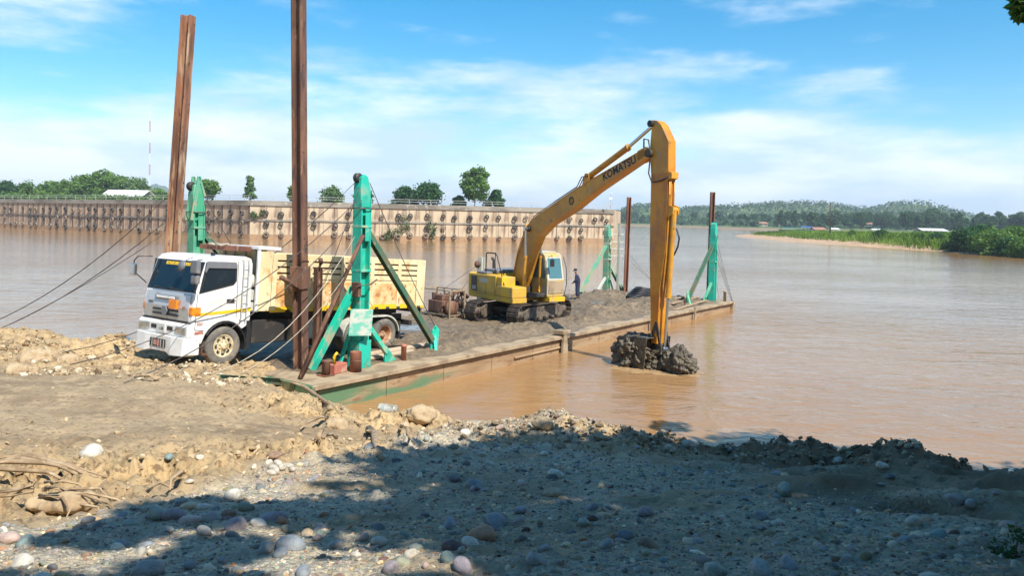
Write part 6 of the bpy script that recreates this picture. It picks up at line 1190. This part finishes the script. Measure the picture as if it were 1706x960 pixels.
# ================================================================== stones, clods, roots
def stone_meshes(n, seed):
    out = []; g = np.random.default_rng(seed)
    bm = bmesh.new(); bmesh.ops.create_icosphere(bm, subdivisions=3, radius=1.0); base = np.array([v.co[:] for v in bm.verts]); fc = np.array([[v.index for v in f.verts] for f in bm.faces]); bm.free()
    for k in range(n):
        p = base.copy()
        for _ in range(5):
            d = g.normal(size=3); d /= np.linalg.norm(d); h = .62 + .3 * g.random(); t = p @ d; p -= np.outer(np.maximum(t - h, 0) * .75, d)
        q = fbm(p[:, 0] * 1.3 + 5 * k, p[:, 1] * 1.3 + p[:, 2] * 1.1, 3, 40 + k); p *= (1 + .10 * q)[:, None]; p *= np.array((1.0, .62 + .3 * g.random(), .42 + .28 * g.random()))
        out.append((p, fc))
    return out
SM = stone_meshes(8, 3)
def stone_mat():
    m, N, Lk, B = new_mat('river_stone'); oi = N.new('ShaderNodeObjectInfo'); t = N.new('ShaderNodeTexCoord')
    k, _ = ramp_mask(N, Lk, t.outputs['Object'], 1.6, .42, .66); k2, _ = ramp_mask(N, Lk, t.outputs['Object'], 7, .5, .7)
    dk = N.new('ShaderNodeMix'); dk.data_type = 'RGBA'; dk.blend_type = 'MULTIPLY'; Lk(k, dk.inputs[0]); Lk(oi.outputs['Color'], dk.inputs[6]); dk.inputs[7].default_value = (.72, .70, .68, 1)
    ad = mix(N, Lk, k2, dk.outputs[2], (.42, .36, .28)); sc_ = N.new('ShaderNodeMix'); sc_.data_type = 'RGBA'; sc_.inputs[0].default_value = .35; Lk(dk.outputs[2], sc_.inputs[6]); Lk(ad, sc_.inputs[7]); Lk(sc_.outputs[2], B.inputs['Base Color'])
    B.inputs['Roughness'].default_value = .7; n = N.new('ShaderNodeTexNoise'); n.inputs['Scale'].default_value = 9; Lk(t.outputs['Object'], n.inputs['Vector']); bp = N.new('ShaderNodeBump'); bp.inputs['Strength'].default_value = .25; bp.inputs['Distance'].default_value = .05; Lk(n.outputs['Fac'], bp.inputs['Height']); Lk(bp.outputs[0], B.inputs['Normal']); return m
SMAT = stone_mat(); SME = [np_mesh('river_stone', p, fc, SMAT, True) for p, fc in SM]
SC = {'white': (.62, .58, .50), 'pale': (.52, .47, .39), 'cream': (.60, .50, .33), 'pink': (.46, .34, .29), 'tan': (.44, .33, .21), 'orange': (.42, .22, .12), 'brown': (.24, .15, .10), 'maroon': (.13, .075, .07),
      'grey': (.30, .30, .29), 'dark grey': (.15, .155, .165), 'blue grey': (.22, .245, .27), 'green grey': (.29, .32, .27), 'purple grey': (.29, .25, .27), 'teal grey': (.20, .27, .26), 'olive': (.25, .24, .16)}
g_ = random.Random(12)
def place_stone(p, size, colour, label, group, k=None):
    o = link('river_stone', SME[g_.randrange(8) if k is None else k]); s_ = size / 2
    o.matrix_world = Matrix.Translation(p + Vector((0, 0, s_ * .16))) @ Euler((g_.uniform(-.25, .25), g_.uniform(-.25, .25), g_.uniform(0, 6.3))).to_matrix().to_4x4() @ Matrix.Scale(s_, 4)
    c = SC[colour]; f_ = g_.uniform(.88, 1.12); o.color = (c[0] * f_, c[1] * f_, c[2] * f_, 1); return tag(o, label, 'stone', group)
hand = [(153, 748, 40, 'white', 'large white stone alone on the sunlit mud flat'), (15, 893, 36, 'pink', 'pinkish tan cobble at the left picture edge'), (147, 866, 20, 'dark grey', 'dark grey cobble below the root stump'),
  (290, 858, 36, 'purple grey', 'left of two pale pinkish stones at the shadow edge'), (317, 866, 36, 'pink', 'right of two pale pinkish stones at the shadow edge'), (340, 884, 26, 'grey', 'grey cobble just inside the shadow below the pinkish pair'),
  (391, 872, 34, 'purple grey', 'purplish rounded cobble below a small dark brown stone'), (381, 856, 22, 'brown', 'small dark brown stone at the shadow edge'), (455, 860, 42, 'purple grey', 'large purplish stone beside an orange one'), (470, 866, 22, 'orange', 'orange tan stone against the large purplish one'),
  (512, 889, 20, 'tan', 'tan pebble above the long blue grey stone'), (484, 906, 52, 'blue grey', 'long blue grey stone in the shade'), (443, 913, 30, 'grey', 'round grey stone left of the long blue grey one'), (410, 845, 24, 'olive', 'olive stone in the pale gravel'),
  (315, 843, 28, 'cream', 'cream stone in the sunlit gravel'), (338, 843, 26, 'white', 'small white stone beside the cream one'), (387, 823, 28, 'white', 'white stone highest in the sunlit gravel'), (90, 903, 18, 'green grey', 'small greenish stone, left of a small pair'), (106, 901, 18, 'tan', 'small tan stone, right of a small pair'),
  (316, 806, 14, 'white', 'small white stone in the brown mud bank'), (316, 941, 26, 'blue grey', 'bluish stone near the bottom edge'), (246, 943, 52, 'grey', 'big pale grey rock at the bottom edge'), (333, 765, 13, 'white', 'small white pebble beside a dark one on the mud'), (282, 763, 16, 'teal grey', 'pale teal stone on the mud flat'),
  (237, 765, 12, 'cream', 'cream pebble right of the large white stone'), (500, 774, 11, 'cream', 'yellowish pebble right of the little stone pile'), (459, 758, 26, 'brown', 'brown stone on top of the little stone pile'), (262, 852, 40, 'green grey', 'flat greenish stone in the sunlit gravel'),
  (925, 790, 26, 'white', 'pale round stone high in the shaded gravel'), (801, 887, 52, 'orange', 'large orange brown stone in the shaded gravel'), (826, 866, 36, 'blue grey', 'blue stone right above the orange brown one'), (757, 908, 38, 'maroon', 'dark maroon stone in the shade'),
  (747, 928, 26, 'teal grey', 'teal stone under the maroon one'), (770, 939, 40, 'purple grey', 'pinkish grey oval stone near the bottom edge'), (893, 931, 34, 'grey', 'grey flat stone right of the oval one'), (632, 902, 28, 'pale', 'pale flat stone left in the shade'), (793, 808, 28, 'blue grey', 'slate blue stone in mid shade'),
  (1150, 738, 26, 'white', 'white stone on top of the sunlit gravel ridge'), (920, 819, 32, 'tan', 'tan flat stone below the pale round one'), (776, 720, 18, 'white', 'white stone on the sunlit gravel strip'), (758, 797, 20, 'dark grey', 'dark stone left of the slate blue one'), (1307, 814, 34, 'green grey', 'greenish oval stone on the shaded slope'),
  (1590, 832, 30, 'grey', 'left of two flat grey stones at the right'), (1617, 841, 24, 'grey', 'right of two flat grey stones at the right'), (1565, 890, 26, 'teal grey', 'teal stone low at the right'), (1458, 898, 11, 'tan', 'small tan pebble low at the right'), (1396, 768, 18, 'pale', 'pale stone near the shaded ridge top'), (1470, 774, 18, 'pale', 'flat pale stone below the shaded ridge'),
  (1190, 946, 42, 'green grey', 'grey green boulder at the bottom edge'), (1316, 938, 40, 'blue grey', 'blue grey boulder at the bottom edge'), (1268, 947, 44, 'grey', 'grey boulder between the two bottom boulders'), (692, 912, 26, 'green grey', 'greenish stone left of the maroon one'), (560, 905, 26, 'grey', 'grey stone right of the long blue grey one'),
  (505, 950, 30, 'blue grey', 'dark bluish stone at the bottom edge'), (650, 945, 34, 'purple grey', 'purplish stone at the bottom edge left of the oval one'), (1010, 905, 26, 'grey', 'grey stone in the middle shade'), (1075, 850, 28, 'purple grey', 'dull purple stone on the shaded slope'), (985, 845, 24, 'blue grey', 'bluish stone on the shaded slope')]
occ = []; refs = []
def cobble_label(x, y, sz, c):
    rx, ry, lab = min(refs, key=lambda q: (q[0] - x) ** 2 + (q[1] - y) ** 2); dx, dy = x - rx, y - ry
    rel = ('right of' if dx > 0 else 'left of') if abs(dx) > abs(dy) else ('behind' if dy > 0 else 'in front of')
    return ('small ' if sz < .06 else 'larger ') + c + ' cobble ' + rel + ' the ' + lab
for px, py, w_, col, lab in hand:
    p = on_ground(px, py + w_ * .22); place_stone(p, w_ * p.y / 1250 * 1.15, col, lab, None); occ.append((p.x, p.y))
    if len(lab.split()) <= 8: refs.append((p.x, p.y, lab))
for k, (px, py) in enumerate([(447, 775), (455, 781), (463, 777), (470, 783), (460, 788), (480, 779), (487, 785), (452, 790)]):
    p = on_ground(px, py); place_stone(p, .11, 'pale', 'pale pebble in the little stone pile on the mud bank', 'little stone pile')
# random cobbles on the beach
names = list(SC); wts = {'white': 4, 'pale': 9, 'cream': 3, 'pink': 5, 'tan': 6, 'orange': 2, 'brown': 4, 'maroon': 2, 'grey': 14, 'dark grey': 9, 'blue grey': 11, 'green grey': 8, 'purple grey': 9, 'teal grey': 4, 'olive': 5}
cnt = 0; tries = 0
while cnt < 225 and tries < 6000:
    tries += 1; yy = 3.4 * (12.5 / 3.4) ** g_.random(); xx = g_.uniform(-.75, .75) * yy
    if xx < np.interp(yy, [3, 5, 7, 9, 12.5], [-4.0, -3.4, -2.5, -2.0, -1.1]) or gravel_mask(np.array([xx]), np.array([yy]))[0] < (.5 if g_.random() < .75 else -1): continue
    if any((xx - a) ** 2 + (yy - c) ** 2 < .02 for a, c in occ): continue
    z = float(ground_z(np.array([xx]), np.array([yy]))[0]); 
    if z < .5: continue
    sz = min(.17, (.050 if xx < .8 else .038) * math.exp(abs(g_.gauss(0, .45))) * (.75 + .08 * yy)); c = g_.choices(names, [wts[n] for n in names])[0]
    shade_ = xx > np.interp(yy, [3, 4.7, 9, 11.5], [-2.6, -2.0, -1.5, .4]) and yy < 12
    place_stone(Vector((xx, yy, z)), sz, c, cobble_label(xx, yy, sz, c), 'cobbles on the beach'); occ.append((xx, yy)); cnt += 1
# gravel: far too many to count
def scatter(n, fn, seed, smin, smax, pal, name, label, sub, sink=.2, cat='gravel'):
    g = np.random.default_rng(seed); bm = bmesh.new(); bmesh.ops.create_icosphere(bm, subdivisions=sub, radius=1.0); B0 = np.array([v.co[:] for v in bm.verts]); F0 = np.array([[v.index for v in f.verts] for f in bm.faces]); bm.free()
    x, y = fn(g, n); z = ground_z(x, y); k = (z > -.02); x, y, z = x[k], y[k], z[k]; n = len(x)
    s = (smin * (smax / smin) ** (g.random(n) ** 2.2)) * (.55 + .10 * np.clip(y, 0, 14)); an = g.random(n) * 6.28; ca, sa = np.cos(an), np.sin(an)
    sc = np.c_[np.ones(n), .6 + .35 * g.random(n), .4 + .4 * g.random(n)] * s[:, None]
    P = B0[None] * (1 + .16 * g.normal(size=(n, len(B0), 1)).clip(-1.5, 1.5) * (1 if sub < 2 else .6)) * sc[:, None, :]
    til = g.normal(size=n) * .3; P[:, :, 2] += P[:, :, 0] * til[:, None]
    Q = np.stack([P[:, :, 0] * ca[:, None] - P[:, :, 1] * sa[:, None] + x[:, None], P[:, :, 0] * sa[:, None] + P[:, :, 1] * ca[:, None] + y[:, None], P[:, :, 2] + z[:, None] + (s * sink)[:, None]], -1)
    pal = np.array(pal); ci = pal[g.integers(0, len(pal), n)] * (.8 + .4 * g.random((n, 1))); C4 = np.repeat(np.c_[ci, np.ones(n)], len(B0), 0)
    Fq = (F0[None] + (np.arange(n) * len(B0))[:, None, None]).reshape(-1, 3)
    m, N, Lk, Bs = new_mat(name + '_material'); a_ = N.new('ShaderNodeAttribute'); a_.attribute_name = 'tone'; t = N.new('ShaderNodeTexCoord'); kk, _ = ramp_mask(N, Lk, t.outputs['Object'], 30, .4, .7)
    dk = N.new('ShaderNodeMix'); dk.data_type = 'RGBA'; dk.blend_type = 'MULTIPLY'; Lk(kk, dk.inputs[0]); Lk(a_.outputs['Color'], dk.inputs[6]); dk.inputs[7].default_value = (.75, .72, .7, 1); Lk(dk.outputs[2], Bs.inputs['Base Color']); Bs.inputs['Roughness'].default_value = .85
    tag(link(name, np_mesh(name, Q.reshape(-1, 3), Fq, m, sub > 1, {'tone': C4})), label, cat, kind='stuff')
def beach(g, n):
    y = 3.2 * (15 / 3.2) ** (g.random(n) ** .9); x = g.uniform(-.82, .86, n) * y; k = (gravel_mask(x, y) * (1 - .75 * smooth(1.5, 4.5, x)) + .06 * smooth(0, 1, x + 2)) > g.random(n) * 1.1; return x[k], y[k]
pal_g = [(SC[k][0] * 1.04, SC[k][1] * .98, SC[k][2] * .86) for k in names for _ in range(wts[k])]
scatter(42000, beach, 5, .006, .022, pal_g, 'beach_gravel', 'mixed small gravel of the shaded beach', 1, -.05)
scatter(1500, beach, 6, .020, .052, pal_g, 'beach_pebbles', 'mixed fist sized pebbles strewn over the beach', 2, -.05)
def muddy(g, n):
    y = 5.5 * (24 / 5.5) ** (g.random(n) ** .8); x = g.uniform(-.75, .25, n) * y; k = (lump_mask(x, y) * (1 - gravel_mask(x, y)) + .02) > g.random(n); k &= base_z(x, y) > .3; return x[k], y[k]
scatter(6000, muddy, 7, .008, .040, [(.46, .35, .21), (.36, .26, .15), (.54, .43, .28), (.29, .20, .12), (.43, .32, .19)], 'mud_clods', 'crumbled dry mud clods on the churned bank', 1, .15, 'mud')
def ridge(g, n):
    x = g.uniform(-1.2, 13, n); yc = np.interp(x, [-1, 0, 4, 8, 12], [14, 12.6, 10.8, 9.6, 8.6]); y = yc + g.normal(size=n) * 1.0; return x, y
scatter(700, muddy, 17, .02, .06, [(.44, .33, .20), (.36, .26, .15), (.50, .38, .24)], 'mud_lumps', 'fist sized mud lumps of the churned bank', 1, -.1, 'mud')
scatter(9000, ridge, 8, .008, .042, [(.34, .27, .18), (.25, .19, .12), (.44, .38, .28), (.19, .14, .09), (.28, .22, .15)], 'ridge_clods', 'earth clods and pebbles along the bulldozed ridge', 1, .15, 'soil')
def shore(g, n):
    x = g.uniform(-22, -5.5, n); y = g.uniform(15.5, 27, n); k = (fbm(x * .6, y * .6, 3, 95) > -.05) & (base_z(x, y) > .5); k &= ~((x > -9.4) & (y > 20.2) & (x < -3)); return x[k], y[k]
scatter(8500, shore, 9, .012, .062, [(.42, .33, .20), (.32, .23, .13), (.58, .50, .36), (.24, .17, .10), (.36, .28, .17)], 'shore_rubble', 'pale rubble and mud lumps on the shore before the truck', 1, .2, 'rubble')
M['clod'] = pmat('dry_earth_clod', [(0.44, 0.33, 0.20), ((0.31, 0.215, 0.125), 5, .45, .64), ((0.42, 0.33, 0.21), 11, .55, .7)], .92, bump=.02, bscale=14)
# big mud chunks
for k, (px, py, w_, lab) in enumerate([(60, 590, 60, 'largest pale clod of the shore rubble at the left'), (118, 598, 34, 'greenish clod beside the cable anchor'), (30, 612, 40, 'pale clod below the largest one'), (480, 632, 34, 'grey clod lying on the green beam end'), (700, 690, 50, 'lumpy mud block crowning the mud mound by the water'), (905, 706, 34, 'pale earth block on the gravel mound'), (560, 705, 40, 'dark undercut mud block among the driftwood')]):
    p = on_ground(px, py + w_ * .2); r_ = w_ * p.y / 1250 / 2
    o = link('earth_clod', lump_mesh('earth_clod', ((0, 0, r_ * .1), (r_, r_ * .8, r_ * .55)), 70 + k, .45, M['clod'], 30)); o.location = p; tag(o, lab, 'clod', 'clods on the bank')
# driftwood and root stumps
def stick(name, pts, r, label, m_='wood', group='driftwood on the bank'):
    b = MB(); n = len(pts); b.tube(pts, [r * (1 - .65 * i / (n - 1)) for i in range(n)], 7); return tag(b.build(name, M[m_]), label, 'driftwood', group)
def lay(px0, py0, px1, py1, lift=.04, mid=0.0):
    a, c = on_ground(px0, py0), on_ground(px1, py1); m_ = (a + c) / 2; return [a + Vector((0, 0, lift)), a.lerp(c, .35) + Vector((.03, 0, lift + .07 + mid)), a.lerp(c, .7) + Vector((-.03, .02, lift + .04 + mid)), c + Vector((0, 0, lift))]
for px0, py0, px1, py1, r_, lab in [(475, 634, 600, 712, .07, 'long thick driftwood pole sloping below the bow'), (615, 722, 636, 772, .075, 'short broken plank stuck in the mud mound'), (668, 718, 690, 752, .03, 'thin stick leaning in the mud mound'), (560, 735, 522, 745, .03, 'bent twig left of the broken plank'),
      (262, 638, 224, 633, .05, 'pale flat stick on the mud before the truck'), (300, 800, 283, 826, .025, 'pale straw like stalk on the mud bank'), (245, 828, 288, 822, .02, 'thin dry twig at the foot of the mud bank'), (545, 700, 500, 720, .035, 'root left of the undercut mud block'), (530, 738, 545, 712, .03, 'forked twig under the undercut block'), (735, 690, 700, 705, .03, 'short stick on the mound by the water')]:
    stick('driftwood', lay(px0, py0, px1, py1), r_, lab)
e0 = on_ground(85, 842); e = empty('root_stump', Matrix.Translation(e0), 'weathered root stump with long pale roots on the mud bank', 'stump')
o = link('clay_ball', lump_mesh('clay_ball', ((.05, .05, .0), (.26, .16, .09)), 88, .6, M['clod'], 30), e)
for k in range(11):
    a = R(random.choice((random.uniform(-40, 40), random.uniform(140, 215), random.uniform(-90, 180)))); Lr = random.uniform(.25, .75); dx, dy = math.cos(a), math.sin(a) * .5; b = MB(); h_ = random.uniform(.02, .16); sx_ = random.uniform(-.12, .12)
    pts = [(dx * .05 - .1, dy * .05, h_ + .04), (dx * Lr * .4 + sx_ * .5, dy * Lr * .4 + sx_ * .3, h_ + random.uniform(-.02, .07)), (dx * Lr * .75 + sx_, dy * Lr * .75, h_ * .6 + random.uniform(-.03, .05)), (dx * Lr + sx_ * .6, dy * Lr - .05, random.uniform(-.08, .02))]
    b.tube(pts, [.016, .013, .009, .003], 6); b.build('root', M['wood' if k % 3 else 'clod'], e)
e0 = on_ground(20, 800); e = empty('root_stump', Matrix.Translation(e0), 'half buried root mat at the left picture edge', 'stump')
for k in range(5):
    b = MB(); y_ = random.uniform(-.2, .2); b.tube([(-.5, y_, .05), (0, y_ + random.uniform(-.1, .1), .12), (.45, y_ + random.uniform(-.15, .05), .08), (.85, y_ - .1 + random.uniform(-.1, .1), -.02)], [.02, .025, .018, .006], 6); b.build('root', M['wood'], e)

# ================================================================== trees beside the camera that shade the beach
def shade_clump(gx, gy, gz, z):                          # crown clump whose shadow falls at the ground point
    t = (z - gz) / math.tan(SUN_EL); return (gx + SUN_AZ.x * t, gy + SUN_AZ.y * t, z)
g_ = random.Random(23); cl1, cl2 = [], []
def in_shade(x, y):
    xb = np.interp(y, [0, 3.5, 4.7, 7, 9, 11.0, 11.9], [-1.15, -1.15, -1.25, -1.35, -1.2, .3, 1.5])
    return x > xb and y < np.interp(x, [-2, 0, .6, 3, 4.2, 5.0, 8, 16], [11, 11.2, 11.4, 11.2, 12.5, 18.5, 17.2, 13.5])
for k in range(900):
    x = g_.uniform(-2, 16); y = g_.uniform(2.0, 18.5)
    if not in_shade(x, y): continue
    near2 = y > 10.5 and x > 3.5
    z = g_.uniform(10.5, 14.5); c = shade_clump(x, y, 2.3 if y < 11 else .6, z); rr_ = g_.uniform(.75, 1.15)
    (cl2 if near2 else cl1).append((c, (rr_, rr_, rr_ * .7)))
# thin dappled fringe over the left of the beach
for k in range(16):
    x = g_.uniform(-2.7, -1.3); y = g_.uniform(3.2, 5.8); c = shade_clump(x, y, 3.2, g_.uniform(11, 13.5)); cl1.append((c, (.28, .28, .22)))
def big_tree(name, base, clumps, label, per, seed, extra=()):
    e = empty(name, Matrix.Translation(base), label, 'tree', 'trees shading the beach'); b0 = Vector(base); b = MB()
    cen = Vector(np.mean([c for c, _ in clumps], axis=0)) - b0
    b.tube([(0, 0, -.6), (.05, .05, 2.0), (cen.x * .15, cen.y * .15, 4.6), (cen.x * .4, cen.y * .4, 7.0), (cen.x * .8, cen.y * .8, cen.z - .5)], [.55, .42, .36, .28, .12], 12); b.build('trunk', M['bark'], e)
    for k in range(16):
        c = Vector(random.choice(clumps)[0]) - b0; s_ = .12 + .03 * (k % 5); st_p = Vector((cen.x * (.15 + .02 * (k % 6)), cen.y * (.15 + .02 * (k % 6)), 4.6 + .25 * (k % 6)))
        b = MB(); b.tube([st_p, st_p.lerp(c, .4) + Vector((0, 0, .7)), st_p.lerp(c, .75) + Vector((0, 0, .4)), c], [.17, .12, .07, .02], 7); b.build('limb', M['bark'], e)
    cl = [((c[0] - b0.x, c[1] - b0.y, c[2] - b0.z), r) for c, r in list(clumps) + list(extra)]
    link('crown', crown_mesh('crown', cl, per, .15, seed, M['leaf'], shell=.2), e); return e
tip = at(1699, 6, 13.0)
tz = float(ground_z(np.array([9.5]), np.array([-2.0]))[0]) if False else 3.9
big_tree('shade_tree', (9.5, -2.5, 3.6), cl1, 'large leafy tree standing beside the camera and shading the beach', 210, 5)
big_tree('shade_tree', (14.5, 3.5, 3.2), cl2, 'leafy tree whose branch tip shows in the top right corner', 230, 6, [((tip.x + .05, tip.y, tip.z + .1), (.16, .16, .14)), ((tip.x + .5, tip.y, tip.z + .35), (.4, .4, .3)), ((tip.x + .02, tip.y, tip.z - .12), (.08, .08, .12))])
# unseen trees added behind the camera to block sky light from the shade
bt_, bc_ = tree_meshes(77, 13, 11, 'round', 420, .24, M['leaf'])
for i, (x, y, s_, lab) in enumerate(((-9, -10, 1.0, 'unseen leafy tree added on the bank top behind the mud flat'), (-1.5, -12, 1.1, 'unseen leafy tree added on the bank top straight behind the camera'), (5.5, -11, 1.0, 'unseen leafy tree added on the bank top behind the shading tree'), (17, -7, 1.1, 'unseen leafy tree added on the bank top right of the shading tree'), (21, 1, 1.0, 'unseen leafy tree added at the right end of the beach'), (-18, -8, 1.05, 'unseen leafy tree added on the bank top farthest left'))):
    plant_tree('shade_tree', (x, y, 3.45), bt_, bc_, lab, 'trees shading the beach', s_, i * 1.3)
# small shrub leaves at the lower right corner
e0 = on_ground(1690, 925); e = empty('shrub', Matrix.Translation(e0), 'small dark leafy weed in the bottom right corner', 'shrub')
link('crown', crown_mesh('crown', [((0, 0, .05), (.10, .08, .05)), ((.08, .05, .09), (.07, .07, .05)), ((-.09, -.04, .03), (.07, .07, .03))], 70, .016, 4, M['leaf_dark']), e)
b = MB(); b.tube([(0, 0, -.03), (.01, 0, .05), (.06, .04, .11)], [.008, .006, .003], 5); b.build('trunk', M['bark'], e)

# ---- air between here and the far hills
hz, N_, L_, B_ = new_mat('river_haze'); hz.node_tree.nodes.remove(B_)
pv = hz.node_tree.nodes.new('ShaderNodeVolumePrincipled'); pv.inputs['Color'].default_value = (.78, .88, 1.0, 1); pv.inputs['Density'].default_value = 0.00022; pv.inputs['Anisotropy'].default_value = 0.0
L_(pv.outputs[0], hz.node_tree.nodes['Material Output'].inputs['Volume'])
b = MB(); b.b2((-2900, -80, -8), (2900, 5600, 140)); hb = b.build('haze', hz); tag(hb, 'thin pale haze over the river valley', 'haze', kind='stuff')
